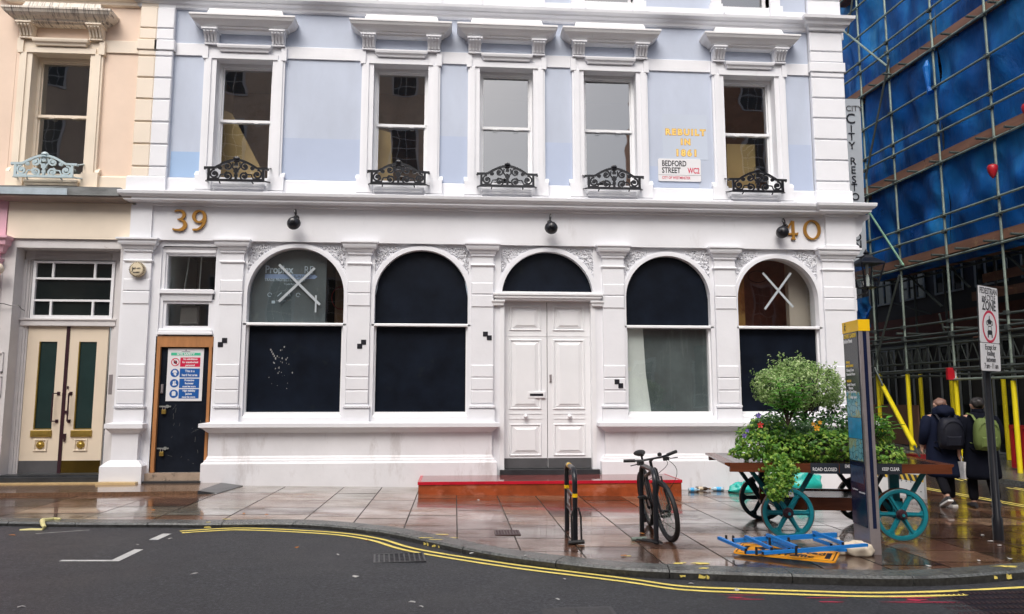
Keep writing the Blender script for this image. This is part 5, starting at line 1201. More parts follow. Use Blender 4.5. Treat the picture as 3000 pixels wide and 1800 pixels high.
for z,o in ((3.10,0),(2.98,-.04),(2.24,-.05),(3.36,.03),(4.90,-.05),(5.52,-.05),(5.90,-.05),(7.22,-.05),(7.95,-.05),(8.26,-.05),(9.14,-.05),(10.12,-.05),(10.86,-.05),(11.15,-.05),(11.9,-.05),(12.8,-.05),(13.4,-.05),(13.8,-.05)):
    tubes('ledger',[sp(U0,o,z+rng3.uniform(-.03,.03)),sp(U1,o,z+rng3.uniform(-.03,.03))],GALV if z>4 else GALVD)
tubes('ledger',[sp(-4.2,-.05,1.98),sp(1.95,-.05,1.97)],GALV); tubes('ledger',[sp(-4,-.05,2.06),sp(.6,-.04,2.08)],GALVD)
for z in (2.24,3.0,4.88,7.2,10.1): tubes('ledger',[sp(U0,1.3,z),sp(7,1.3,z)],GALVD)
# transoms (short tubes poking out)
for z in (4.98,7.30,10.2):
    for q in range(13):
        u=-3.6+q*.78+rng3.uniform(-.15,.15); tubes('transom',[sp(u,-.22-rng3.uniform(0,.12),z-.02),sp(u,1.45,z-.02)],GALVD)
for u in us: tubes('transom',[sp(u+.06,-.2,3.2),sp(u+.06,1.45,3.2)],GALVD); tubes('transom',[sp(u+.06,-.15,2.1),sp(u+.06,1.45,2.1)],GALVD)
# couplers
for u in us:
    for z in (2.24,3.04,3.36,4.90,5.52,5.90,7.22,7.95,8.26,9.14,10.12,10.86,11.15): p=sp(u,-.03,z); m=M(); m.box(p.x-.045,p.x+.045,p.y-.05,p.y+.05,z-.045,z+.045); m.build('coupler',GALVD,SF)
# boards: toe board on the face, deck behind
for z in (4.97,7.29,10.2,13.5):
    for a,b in ((-4.2,-1.4),(-1.38,2.4),(2.42,U1-.05)):
        m=M(); dz=rng3.uniform(-.01,.01); sbox(m,a,b,.03,.07,z+dz,z+.22+dz); m.build('toe_board',BOARD,SF)
    for k_ in range(5):
        m=M(); sbox(m,-4.2,U1,.12+k_*.235,.34+k_*.235,z-.0,z+.038); m.build('deck_board',BOARD,SF)
for (z,a,b) in ((3.95,-4,2.6),(4.35,-3.8,2.2)):
    m=M(); sbox(m,a,b,1.2,1.24,z,z+.22); m.build('inner_board',BOARD,SF)
# lattice beam
for (o,z0,z1) in ((.32,2.42,2.86),):
    tubes('lattice_chord',[sp(U0,o,z0),sp(7,o,z0)],GALVD); tubes('lattice_chord',[sp(U0,o,z1),sp(7,o,z1)],GALVD)
    m=M(); u=U0
    while u<6.9: m.tube([sp(u,o,z0),sp(u+.18,o,z1)],.013,6); m.tube([sp(u+.18,o,z1),sp(u+.36,o,z0)],.013,6); u+=.40
    m.build('lattice_web',GALVD,SF)
# diagonals measured on the face
c3=lambda x,y:(2400+x*.4043,900+y*.4043); r3=lambda x,y:(2000+x/2.473,y/2.473); r6=lambda x,y:(2000+x/2.473,600+y/2.473); r9=lambda x,y:(2000+x/2.473,1200+y/2.473)
def dg(a,b,mat=GALV,o=-.09,name='brace'): 
    ua,za=splane(*a,o); ub,zb=splane(*b,o); return tubes(name,[sp(ua,o,za),sp(ub,o,zb)],mat)
dg(r3(1165,225),r3(1480,480)); dg(r3(1495,430),r3(1325,1300),GALVD); dg(r6(1355,60),r6(1600,440),paint('green_tube',(.16,.32,.22),.4,.3,3)); dg(r6(1570,510),r6(1390,1170),GALVD); 
dg(r6(1390,1180),r6(1450,1310),GALVD); dg(r3(1230,0),r3(1195,250),GALVD); 
dg(r6(1600,480),r6(1880,740),GALVD,.6); dg(r6(1920,430),r6(2080,600),GALVD,.6); dg(r6(2340,350),r6(2473,480),GALVD,.6)
ua,za=splane(*c3(455,565)); ub,zb=splane(*c3(690,1010),-1.1)
m=M(); m.tube([sp(ua,0,za),sp(ub,-1.1,zb)],.06,12); m.build('yellow_sleeve',YEL,SF,smooth='a')
m=M(); a=sp(ub,-1.1,zb); m.tube([a,a+(a-sp(ua,0,za)).normalized()*.45],.026,8); m.build('brace',GALVD,SF)
rgd=random.Random(19)
for q in range(12):
    u=rgd.uniform(-3.5,5); o=rgd.uniform(.3,1.5); z=rgd.uniform(2.3,4.2); tubes('brace',[sp(u,o,z),sp(u+rgd.uniform(-1.6,1.6),o+rgd.uniform(-.2,.2),z+rgd.uniform(.0,.9))],GALVD if q%2 else BOARD,.024)
# netting with folds, in lifts between standards
def net(u0,u1,z0,z1,o,seed,ragged=0):
    rg=np.random.RandomState(seed); nu,nz=26,20; m=M(); ph=rg.uniform(0,6,6)
    for j in range(nz+1):
        for i in range(nu+1):
            s,t_=i/nu,j/nz; u=u0+(u1-u0)*s; z=z0+(z1-z0)*t_
            if ragged and j==0: z+=ragged*abs(math.sin(3*u+ph[0]))*rg.uniform(.2,1)
            f=.05*math.sin(15*s+4*t_+ph[1])+.045*math.sin(9*t_+2*s+ph[2])+.04*math.sin(22*s-9*t_+ph[3])+rg.uniform(-.006,.006)
            p=sp(u,o+f*math.sin(math.pi*t_)*1.2+.0,z); m.v.append(tuple(p))
    for j in range(nz):
        for i in range(nu): a=j*(nu+1)+i; m.face([a,a+1,a+nu+2,a+nu+1])
    return m.build('netting',NET,SF,smooth=True)
for k_,(a,b) in enumerate(((-4.2,-1.6),(-1.58,1.85),(1.87,4.9))):
    net(a,b,5.15,7.35,.16,k_,0); net(a,b,7.36,10.3,.16,k_+5); net(a,b,10.31,14.5,.16,k_+9)
net(4.92,6.6,5.0,7.35,.5,21,.1); net(4.92,6.6,7.36,14.5,.4,22)
net(-4.2,4.9,4.75,5.1,.20,31,.25)
net(5.2,6.4,3.5,4.4,.1,33)
# knotted net strip hanging on a standard
m=M(); u,z=splane(*r3(1785,440)); u2,z2=splane(*r3(1790,640)); m.tube([sp(u,-.05,z),sp(u+.03,-.06,(z+z2)/2+.2),sp(u,-.06,z2),sp(u-.05,-.05,z2-.15)],[.03,.09,.05,.09],7); m.build('net_knot',NET,SF)
# banner
bn=T('site_banner',sp(5.1,-.12,5.2),'tall white vertical banner tied to the left end of the scaffolding','banner')
eR=[(2519.5,291),(2528,590),(2541,745)]
dep=((sp(5.0,-.1,0)-CAM).dot(_d)) 
def bd(px,py): return D(px,py,19.6)
tl,tr,br_,bl=bd(2476,290),bd(2519.5,291),bd(2541,780),bd(2490,775)
m=M(); off=(_d.copy()); 
m.add([tl,tr,br_,bl],[(0,1,2,3)]); m.add([tl+off*.006,tr+off*.006,br_+off*.006,bl+off*.006],[(3,2,1,0)])
m.build('fabric',paint('banner_fabric',(.42,.46,.50),.6,.08,1.2,.1,4),bn)
up=(tr-br_).normalized(); xr_=(tr-tl).normalized()
def bt(px,py): return bd(px,py)-_d*.012
letters=[('C',2492,362,.37),('I',2494,388,.28),('T',2495,412,.28),('Y',2496,438,.28),('R',2499,483,.27),('E',2500,509,.27),('S',2502,537,.27),('T',2503,560,.27),('O',2506,587,.27),('R',2510,628,.27),('A',2512,650,.27),('T',2507,672,.27),('I',2510,681,.27),('O',2511,706,.30),('N',2513,728,.30),
 ('CITY',2502,326,.20)]
for s_,px,py,h in letters:
    p=bt(px,py); text('letter',[(s_,0,0,h,.002)],plane_mt(p,xr_,xr_.cross(_d).cross(xr_)*0+up),INK if s_!='CITY' else DGREY,bn,True)
# red beacons
def beacon(px,py,label,s=.82):
    u,z=splane(px,py,-.12); t=T('red_hazard_lamp',sp(u,-.12,z),label,'hazard lamp','red hazard lamps hanging on the scaffolding'); m=M()
    _sv(m.lathe([(.0,.16),(.10,.15),(.13,.10),(.12,0),(.08,-.12),(.03,-.2),(0,-.22)],(0,0,0),'z',16),'lens',REDPL,t,smooth=True)
    m=M(); _sv(m.box(-.03,.03,-.03,.12,.1,.2),'clip',GALVD,t); t.scale=(s,s,s)
beacon(2908,500,'red hazard lamp hanging on the scaffold tube above the zone sign'); beacon(3010,322,'red hazard lamp at the right edge high on the scaffolding')
# small red/white sign box
u,z=splane(*r6(1950,1225),-.1); t=T('red_site_box',sp(u,-.1,z),'small red box with a white edge clamped under the scaffold beside a yellow sleeved leg','box')
p=sp(u,-.1,z); m=M(); _sv(m.box(-.11,.06,-.02,.05,-.14,.14),'red_panel',REDPL,t); m=M(); _sv(m.box(.062,.10,-.03,.05,-.15,.13),'white_edge',WHPL,t)
# red plastic barriers
def barrier(u0,u1,o,label):
    t=T('plastic_barrier',sp((u0+u1)/2,o,sz(u0,o)+.10),label,'barrier','red plastic barriers under the scaffolding'); z0=sz(u0,o)+.10; m=M(); L=u1-u0
    sbox(m,u0,u1,o-.03,o+.03,z0+.92,z0+1.0); sbox(m,u0,u1,o-.03,o+.03,z0+.06,z0+.16)
    n=6
    for i in range(n+1): u=u0+(L-.08)*i/n; sbox(m,u,u+.08,o-.025,o+.025,z0+.16,z0+.92)
    sbox(m,u0,u1,o-.012,o+.012,z0+.16,z0+.55); m.build('panel',REDPL,t)
    m=M(); sbox(m,u0+L*.3,u0+L*.7,o-.036,o-.03,z0+.66,z0+.86); m.build('reflective_strip',WHPL,t)
    m=M(); sbox(m,u0+.1,u0+.35,o-.25,o+.25,z0,z0+.06); sbox(m,u1-.35,u1-.1,o-.25,o+.25,z0,z0+.06); m.build('foot',BLACKM,t)
barrier(-2.7,-1.05,.5,'red plastic barrier under the scaffolding at the right edge'); barrier(-1.0,.85,.5,'red plastic barrier under the scaffolding just right of the zone sign post')
# plywood hoarding, concrete block
t=T('plywood_hoarding',sp(4.7,.3,sz(4.7)),'low brown plywood hoarding behind the yellow scaffold legs','hoarding'); m=M(); sbox(m,3.9,6.3,.45,.5,sz(5)+.1,sz(5)+1.15); m.build('sheet',paint('brown_plywood',(.13,.065,.042),.6,.2,2),t)
m=M(); sbox(m,2.0,3.88,.55,.6,sz(3)+.1,sz(3)+.72); m.build('sheet',paint('dull_red_panel',(.10,.022,.018),.5,.2,2),t)
a,b=G(*c3(500,1050)),G(*c3(625,1110)); t=T('concrete_block',(a+b)/2,'grey concrete ballast block on the kerb behind the flower cart','concrete block')
d_=(b-a).normalized(); n_=Vector((-d_.y,d_.x,0)); m=M(); 
def obox(m,a,b,w,z0,z1):
    d_=(b-a).normalized(); n_=Vector((-d_.y,d_.x,0))*w
    m.hexa([(q.x,q.y,z0) for q in (a,b,b+n_,a+n_)]+[(q.x,q.y,z1) for q in (a,b,b+n_,a+n_)])
obox(m,a,b,.35,a.z,a.z+.28); m.build('block',LEDGE,t)
a,b=G(*c3(612,1118)),G(*c3(745,1140)); t=T('red_white_footing',(a+b)/2,'dull red footing block at the base of the leaning yellow tube','footing'); m=M(); obox(m,a,b,.3,a.z,a.z+.20); m.build('block',paint('dull_red_plastic',(.22,.015,.02),.5,.2,3),t)
# white perforated barrier board behind the cart
def wboard():
    a,b=G(*c3(380,1330)),G(*c3(765,1395)); h=.41
    t=T('white_barrier_board',(a+b)/2,'white perforated barrier board with a black and yellow striped top behind the flower cart','barrier'); m=M(); obox(m,a,b,.05,a.z,a.z+h); o=m.build('board',WHPL,t)
    d_=(b-a); L=d_.length; d_=d_.normalized(); n_=Vector((-d_.y,d_.x,0))
    s=M(); k_=0; x=0
    while x<L-.12:
        q=[a+d_*x,a+d_*(x+.07),a+d_*(x+.13),a+d_*(x+.06)]; z0=a.z+h-.13; z1=a.z+h-.02
        s.add([(q[0]-n_*.004)+Vector((0,0,z1-q[0].z)),(q[1]-n_*.004)+Vector((0,0,z1-q[1].z)),(q[2]-n_*.004)+Vector((0,0,z0-q[2].z)),(q[3]-n_*.004)+Vector((0,0,z0-q[3].z))],[(0,1,2,3)]); x+=.13
    s.build('black_stripe',INK,t)
    s=M(); q0,q1=a,b; s.add([a-n_*.002+Vector((0,0,h-.13)),b-n_*.002+Vector((0,0,h-.13)),b-n_*.002+Vector((0,0,h-.02)),a-n_*.002+Vector((0,0,h-.02))],[(0,1,2,3)]); s.build('yellow_band',FOILY,t)
    s=M()
    for i in range(8):
        for j in range(2):
            c_=a+d_*(L*(.35+.085*i))-n_*.003+Vector((0,0,.12+.14*j)); s.add([c_+(d_*math.cos(q*math.pi/4)+Vector((0,0,math.sin(q*math.pi/4))))*.012 for q in range(8)],[tuple(range(8))])
    s.build('hole',INK,t)
wboard()
# ================= corner wall lantern =================
p=F(2541,806,.6); t=T('wall_lantern',(p.x,p.y,p.z),'black four sided wall lantern on the right corner of the white building','lantern')
M.build=_sv
def frus(m,w0,z0,w1,z1,cap=True):
    m.hexa([(-w0,-w0,z0),(w0,-w0,z0),(w0,w0,z0),(-w0,w0,z0),(-w1,-w1,z1),(w1,-w1,z1),(w1,w1,z1),(-w1,w1,z1)])
m=M(); frus(m,.13,-.27,.14,-.25); frus(m,.255,.21,.24,.235); frus(m,.24,.235,.11,.34); frus(m,.10,.34,.08,.39); m.lathe([(.075,.39),(.04,.42),(.06,.45),(.03,.48),(.012,.52),(0,.54)],(0,0,0),'z',12)
for s in (-1,1):
    for q in (-1,1):
        m.hexa([(s*.13-.012,q*.13-.012,-.25),(s*.13+.012,q*.13-.012,-.25),(s*.13+.012,q*.13+.012,-.25),(s*.13-.012,q*.13+.012,-.25),(s*.235-.012,q*.235-.012,.21),(s*.235+.012,q*.235-.012,.21),(s*.235+.012,q*.235+.012,.21),(s*.235-.012,q*.235+.012,.21)])
m.build('frame',BLACK,t)
m=M()
for k_ in range(4):
    a=math.pi/2*k_; R=Matrix.Rotation(a,3,'Z'); m.add([R@Vector(v) for v in ((-.125,-.13,-.25),(.125,-.13,-.25),(.23,-.235,.21),(-.23,-.235,.21))],[(0,1,2,3)])
m.build('glass',CLEAR,t); m=M(); m.lathe([(.03,-.24),(.035,-.1),(.02,.0),(0,.03)],(0,0,0),'z',10); m.box(-.02,.02,-.02,.02,.03,.24); m.build('burner',PALESH,t)
m=M(); m.tube([(0,0,-.26),(-.05,0,-.38),(-.25,0,-.42),(-.56,0,-.32)],.018,8); m.tube([(0,0,.36),(-.56,0,.36)],.014,8); m.build('bracket',BLACK,t)
# ================= zone sign post =================
b=G(2926,1582); t=T('zone_sign_post',b,'tall black post with a white pedestrian and cycle zone plate at right','street sign')
m=M(); m.lathe([(.058,0),(.058,.25),(.045,.27),(.045,2.75),(0,2.76)],(0,0,0),'z',16); m.build('post',BLACK,t,smooth='a')
dep=(b-CAM).dot(_d)
DL_,DR_=dep,dep+.30
bl=D(2876,1086,DL_-.08); brr=D(2931,1086.5,DR_-.08); tl=D(2847,836,DL_-.08)
xd=(brr-bl); xd.z=0; Wd=xd.length; xd.normalize(); upv=(tl-bl).normalized(); upv=(upv-xd*upv.dot(xd)).normalized(); Hh_=(tl-bl).length
nrm=xd.cross(upv)
mt_=plane_mt(bl-t.location,xd,upv)
def spl(m,x0,x1,y0,y1,z0,z1): m.box(x0,x1,y0,y1,z0,z1)
m=M(); P=rrect(0,Wd,Hh_*.33+.004,Hh_,.02); m.prism(P,'z',-.004,.004); m.xf(mt_); m.build('upper_plate',SIGNW,t)
m=M(); m.prism(rrect(0,Wd,0,Hh_*.33-.004,.02),'z',-.004,.004); m.xf(mt_); m.build('lower_plate',SIGNW,t)
m=M(); m.prism(rrect(-.012,Wd+.012,-.01,Hh_+.01,.025),'z',-.016,-.0045); m.xf(mt_); m.build('back_plate',BLACK,t)
m=M(); cx,cz,rx,rz=Wd*.5,Hh_*.525,Wd*.385,Hh_*.155
n=40; vs=[];fs=[]
for i in range(n):
    a=2*math.pi*i/n; vs+=[(cx+rx*math.cos(a),cz+rx*math.sin(a),.005),(cx+rx*.84*math.cos(a),cz+rx*.84*math.sin(a),.005)]
for i in range(n): j=(i+1)%n; fs.append((2*i,2*j,2*j+1,2*i+1))
m.add(vs,fs); m.xf(mt_); m.build('prohibition_ring',SIGNR,t)
s_=Wd/.48
text('plate_text',[('PEDESTRIAN',Wd/2,Hh_*.915,.098*s_,.001,'CENTER',.80),('and CYCLE',Wd/2,Hh_*.835,.095*s_,.001,'CENTER',.76),('ZONE',Wd/2,Hh_*.72,.15*s_,.003,'CENTER',.84),('Except for',Wd/2,Hh_*.25,.085*s_,.001,'CENTER',.8),('loading',Wd/2,Hh_*.18,.085*s_,.001,'CENTER',.8),('between',Wd/2,Hh_*.105,.085*s_,.001,'CENTER',.8),('7 am - 11 am',Wd/2,Hh_*.03,.085*s_,.001,'CENTER',.78)],mt_@Matrix.Translation((0,0,.0055)),INK,t)
m=M()
def rib2(pts,w,z=.0055):
    q=M(); ribbon(q,pts,w,0,.0005); m.add([(x,zz,z) for x,y,zz in q.v],q.f)
def disc2(x,y,r,z=.0055,n=14): m.add([(x+r*math.cos(2*math.pi*i/n),y+r*math.sin(2*math.pi*i/n),z) for i in range(n)],[tuple(range(n))])
u_=rx
for s in (-1,1): rib2([(cx+s*u_*.30+u_*.13*math.cos(a),cz+u_*.22+u_*.13*math.sin(a)) for a in np.linspace(0,2*math.pi,13)],u_*.06)
m.add([(cx+a*u_,cz+b*u_,.0056) for a,b in ((-.30,.22),(-.1,.14),(.12,.14),(.30,.24),(.16,.42),(.02,.48),(.04,.68),(-.06,.64),(-.1,.46),(-.26,.38))],[tuple(range(10))])
m.add([(cx+a*u_,cz+b*u_,.0056) for a,b in ((-.32,-.5),(.32,-.5),(.34,-.3),(.22,-.22),(-.22,-.22),(-.34,-.3))],[tuple(range(6))])
rib2([(cx-u_*.26,cz-u_*.22),(cx-u_*.20,cz+u_*.02),(cx+u_*.20,cz+u_*.02),(cx+u_*.26,cz-u_*.22)],u_*.06)
for s in (-1,1): m.add([(cx+s*u_*a,cz+b*u_,.0057) for a,b in ((.20,-.5),(.34,-.5),(.34,-.68),(.20,-.68))],[(0,1,2,3)])
m.xf(mt_); m.build('vehicle_symbols',INK,t)
m=M(); 
for zz in (.3,.75): 
    p=(mt_@Vector((Wd*.5,Hh_*zz,-.02))); m.tube([p,(0,0,p.z)],.012,6); m.lathe([(.05,-.02),(.05,.02)],(0,0,p.z),'z',12)
m.build('bracket',GALVD,t)
# ================= wayfinding totem =================
c4=lambda x,y:(2050+x*.438,1000+y*.438)
A=G(*c4(1045,1380)); B=G(*c4(1145,1430)); C_=G(*c4(1205,1437))
A=Vector((4.455,-5.44,0)); xf_=Vector((B.x-A.x,B.y-A.y,0)); 
A.z=B.z=gz(4.4); C_.z=gz(4.4)
t=T('wayfinding_totem',(B.x,B.y,gz(4.4)),'tall navy wayfinding totem with yellow top and street map, in front of the flower cart','information totem')
nx_=(B-A); nx_.z=0; Wt=nx_.length; nx_.normalize(); e_=(C_-B); e_.z=0; ny_=Vector((-nx_.y,nx_.x,0)); th_=.114
TH=2.40-gz(4.4)
# local frame: origin B, x from A to B (towards camera), y away (thickness)
LM=Matrix(((nx_.x,ny_.x,0,0),(nx_.y,ny_.y,0,0),(0,0,1,0),(0,0,0,1)))
def tb(x0,x1,y0,y1,z0,z1,name,mat,par=t): m=M(); m.box(x0,x1,y0,y1,z0,z1); m.xf(LM); return m.build(name,mat,par)
tb(-Wt,-.001,.006,th_-.006,0,TH-.125,'body',STEEL)
CP=.125
tb(-Wt+.006,-.045,-.002,.006,TH-1.56,TH-CP,'front_panel',CHARC); tb(-Wt+.006,-.045,-.002,.006,.27,TH-1.561,'lower_panel',NAVY)
tb(-.002,.004,.003,.038,0,TH-CP,'steel_edge',STEEL); tb(-.002,.002,.038,.078,.27,TH-CP,'navy_strip',NAVY); tb(-.002,.004,.078,.111,0,TH-CP,'steel_edge',STEEL); tb(-.002,.001,.038,.078,0,.27,'steel_edge',STEEL)
tb(-Wt-.004,.008,-.006,th_+.004,TH-CP,TH,'yellow_cap',YELT)
fm=LM@plane_mt((-Wt,-.0035,0),(1,0,0))
text('yellow_text',[('COVENT GARDEN',.02,TH-.185,.064,.002,'LEFT',.62),('DINING',.05,TH-.47,.036,.001,'LEFT',.8),('RIVER THAMES',.05,TH-.51,.036,.001,'LEFT',.8),('MUSEUM',.05,TH-.68,.036,.001,'LEFT',.8)],fm,FOILY,t)
text('white_text',[('Bedford Street',.02,TH-.24,.060,.002,'LEFT',.62),('Charing Cross',.05,TH-.56,.042,.001,'LEFT',.8),('Somerset House',.05,TH-.605,.042,.001,'LEFT',.8),('London Transport',.05,TH-.72,.042,.001,'LEFT',.7),('Museum',.09,TH-.76,.042,.001,'LEFT',.8),('Royal Opera House',.05,TH-.80,.042,.001,'LEFT',.7),('Trafalgar Square',.10,TH-.86,.042,.001,'LEFT',.7)],fm,FOILW,t)
tb(-Wt+.02,-.055,-.0036,-.002,TH-1.07,TH-.79,'map_panel',MAPM); tb(-Wt+.02,-.055,-.0036,-.002,TH-1.30,TH-1.075,'map_panel',paint('map_water_blue',(.03,.30,.55),.2,.3,5)); tb(-Wt+.02,-.055,-.0036,-.002,TH-1.54,TH-1.305,'map_panel',MAPM)
tb(-Wt+.03,-.08,-.0035,-.002,TH-1.78,TH-1.60,'map_index',paint('index_grey',(.02,.05,.11),.3,.4,30))
q=M()
for pts,w in (([(.09,.025),(.07,.07),(.085,.09)],.012),([(.05,.025),(.07,.07)],.012),([(.055,.075),(.085,.09),(.10,.07)],.009)): ribbon(q,pts,w,0,.001)
q.lathe([(.011,0),(.011,.001)],(.083,0,.105),'y',10)
q.xf(LM@Matrix.Translation((-Wt,-.0075,TH-CP))); q.build('walking_symbol',INK,t)
text('small_print',[('City of Westminster',.05,.64,.024,0,'LEFT',.7),('MAYOR OF LONDON',.22,.62,.022,0,'LEFT',.7)],fm,FOILW,t)
# ================= cycle stands =================
def stand(a,b,h,label,bands,plate):
    a=G(*a); b=G(*b); t=T('cycle_stand',(a+b)/2,label,'cycle stand','black steel hoop cycle stands on the pavement')
    a=a-t.location; b=b-t.location; a.z=b.z=0; d=(b-a); L=d.length; d.normalize(); r=.16; r0=.029
    pts=[a+Vector((0,0,-.02)),a+Vector((0,0,h-r))]+[a+d*(r-r*math.cos(q))+Vector((0,0,h-r+r*math.sin(q))) for q in np.linspace(.2,math.pi/2,7)]+[b-d*(r-r*math.cos(q))+Vector((0,0,h-r+r*math.sin(q))) for q in np.linspace(math.pi/2,.2,7)]+[b+Vector((0,0,h-r)),b+Vector((0,0,-.02))]
    m=M(); m.tube(pts,r0,14); m.build('hoop',BLACK,t,smooth='a')
    for p0,p1 in bands: 
        def at(s):
            if s<1: return a+Vector((0,0,h*s))
            return None
        m=M(); m.tube([p0(a,b,d,h),p1(a,b,d,h)],r0+.002,14); m.build('yellow_band',YELT,t)
    if plate:
        m=M(); za=.30; 
        n_=Vector((-d.y,d.x,0))
        def q(s,z): return a+d*s+Vector((0,0,z))
        fr_=[q(.03,.30),q(L-.03,.30),q(L-.03,.48),q(.03,.48)]
        m.tube([q(.03,.29),q(L-.03,.29)],.012,6); m.tube([q(.03,.50),q(L-.03,.50)],.012,6)
        m.hexa([p-n_*.006 for p in (q(.06,.30),q(.45,.30),q(.45,.30)+n_*.012,q(.06,.30)+n_*.012)]+[p-n_*.006 for p in (q(.06,.49),q(.45,.49),q(.45,.49)+n_*.012,q(.06,.49)+n_*.012)])
        o=m.build('plate',BLACK,t); 
        m=M(); 
        for (x0,x1,z0,z1) in ((.10,.15,.34,.46),(.19,.24,.34,.46),(.28,.40,.34,.37),(.28,.40,.42,.45)):
            m.add([q(x0,z0)-n_*.008,q(x1,z0)-n_*.008,q(x1,z1)-n_*.008,q(x0,z1)-n_*.008],[(0,1,2,3)]); 
        m.build('plate_mark',WHPL,o)
    return t,a,b,d
c5=lambda x,y:(1550+x/3.71,1250+y/3.71)
V3=lambda x,y,z:Vector((x,y,z))
t,a,b,d=stand(c5(413,1128),c5(503,1272),.80,'empty black hoop cycle stand with yellow bands, left of the bicycle',[
 (lambda a,b,d,h:a+V3(0,0,.50),lambda a,b,d,h:a+V3(0,0,.54)),(lambda a,b,d,h:b+V3(0,0,.50),lambda a,b,d,h:b+V3(0,0,.54)),(lambda a,b,d,h:a+d*.25+V3(0,0,h),lambda a,b,d,h:a+d*.36+V3(0,0,h))],True)
LK=t.location+b
t2=T('bicycle_lock',LK,'black D lock hanging round the front leg of the empty cycle stand','bike lock'); m=M(); m.tube([(-.045,-.06,.02),(-.05,-.055,.30),(-.02,-.05,.39),(.03,-.05,.39),(.055,-.055,.30),(.06,-.06,.02)],.011,8); m.build('shackle',BLACKM,t2,smooth='a'); m=M(); m.tube([(-.09,-.065,.02),(.09,-.065,.03)],.024,10); m.build('crossbar',BLACKM,t2,smooth='a')
t,a,b,d=stand(c5(1228,1143),c5(1384,1277),.80,'black hoop cycle stand with the bicycle locked to it',[],False)
LK=t.location+b
t2=T('bicycle_lock',LK,'flat black D lock lying at the foot of the cycle stand beside the bicycle','bike lock'); m=M(); m.tube([(-.20,.19,.02),(-.05,.05,.02),(.0,-.06,.02),(.05,-.05,.02),(.05,.05,.02),(-.12,.20,.02)],.011,8); m.build('shackle',BLACKM,t2,smooth='a'); m=M(); m.tube([(-.24,.17,.025),(-.06,.22,.025)],.02,8); m.build('crossbar',GALV,t2,smooth='a')
# ================= bicycle =================
Rr=G(1897,1543); Fr=G(1985,1603)
Rr=Vector((2.50,-4.08,gz(2.5))); hd=math.atan2(Fr.y-Rr.y,Fr.x-Rr.x); WBs=1.10
t=T('bicycle',Rr,'black mountain bicycle leaning against the right hand cycle stand','bicycle')
LEAN=rad(9)
# local: x forward, y left(-> world?), z up ; lean about x so that the top goes to world -x
BM=Matrix.Rotation(hd,4,'Z')@Matrix.Rotation(LEAN if math.sin(hd)<0 and False else -LEAN*(-1 if False else 1)*1.0,4,'X')
# choose the sign that moves the top towards -X
if (BM@Vector((0,0,1))).x>0: BM=Matrix.Rotation(hd,4,'Z')@Matrix.Rotation(LEAN,4,'X')
WR=.345
def wheel(cx,par,mtx,disc=False):
    m=M(); m.tube([(cx+(WR-.024)*math.cos(a),0,WR+(WR-.028)*math.sin(a)) for a in np.linspace(0,2*math.pi,41)[:-1]],.029,8,closed=True); m.xf(mtx); ty=m.build('tyre',BLACKM,par,smooth='a')
    m=M(); m.tube([(cx+(WR-.058)*math.cos(a),0,WR+(WR-.058)*math.sin(a)) for a in np.linspace(0,2*math.pi,41)[:-1]],.012,6,closed=True); m.xf(mtx); m.build('rim',BLACK,par,smooth='a')
    m=M()
    for i in range(28):
        a=2*math.pi*i/28; s=.03 if i%2 else -.03; a2=a+(.5 if (i//2)%2 else -.5); m.tube([(cx+.02*math.cos(a2),s,WR+.02*math.sin(a2)),(cx+(WR-.06)*math.cos(a),0,WR+(WR-.06)*math.sin(a))],.0028,4)
    m.xf(mtx); m.build('spokes',GALV,par)
    m=M(); m.lathe([(.02,-.05),(.024,-.03),(.014,0),(.024,.03),(.02,.05)],(cx,0,WR),'y',12); m.lathe([(.07,.032),(.07,.034)],(cx,0,WR),'y',20); m.xf(mtx); m.build('hub',BLACK,par)
wr=T('wheel',(0,0,0)); wr.parent=t; wheel(0,wr,BM)
STE=rad(8); head=Vector((WBs-.13,0,.62)); ax=Vector((-.33,0,1)).normalized()
SM_=BM@Matrix.Translation((WBs,0,0))@Matrix.Rotation(STE,4,'Z')@Matrix.Translation((-WBs,0,0))
wf=T('wheel',(0,0,0)); wf.parent=t; wheel(WBs,wf,SM_)
BB=(.43,0,.30); ST=(.27,0,.72); HT=(WBs-.20,0,.80); HB=(WBs-.15,0,.66)
m=M(); m.tube([BB,ST],.021,10); m.tube([(.285,0,.66),HT],.024,10); m.tube([BB,HB],.030,10); m.tube([HT,HB],.030,10)
for s in (-1,1): m.tube([BB[:1]+(s*.03,)+BB[2:],(0,s*.06,WR)],.011,8); m.tube([(.28,s*.015,.66),(.03,s*.055,WR+.02)],.009,8)
m.xf(BM); m.build('frame',BLACK,t,smooth='a')
m=M(); m.tube([ST,(.225,0,.92)],.014,8); m.xf(BM); m.build('seat_post',BLACK,t)
m=M(); m.loft([(0,0,0,.01,.01)],8,False) if False else None
secs=[(-.13,.0,.072,.02),(-.10,.0,.078,.03),(-.04,.0,.066,.032),(.03,.0,.035,.028),(.10,.0,.020,.022),(.145,-.005,.012,.012)]
vs=[];n=12
for x,zo,hw_,th in secs:
    for k_ in range(n): a=2*math.pi*k_/n; vs.append((.215+x,hw_*math.cos(a),.935+zo+th*1.25*math.sin(a)))
m=M(); m.add(vs,[(i*n+k_,i*n+(k_+1)%n,(i+1)*n+(k_+1)%n,(i+1)*n+k_) for i in range(len(secs)-1) for k_ in range(n)]+[tuple(range(n))[::-1],tuple((len(secs)-1)*n+k_ for k_ in range(n))]); m.xf(BM); m.build('saddle',BLACKM,t,smooth=True)
m=M()
for s in (-1,1): m.tube([(WBs,s*.06,WR),(WBs-.075,s*.06,.60)],[.016,.019],8); m.tube([(WBs-.06,s*.06,.55),(WBs-.125,s*.055,.66)],.012,8)
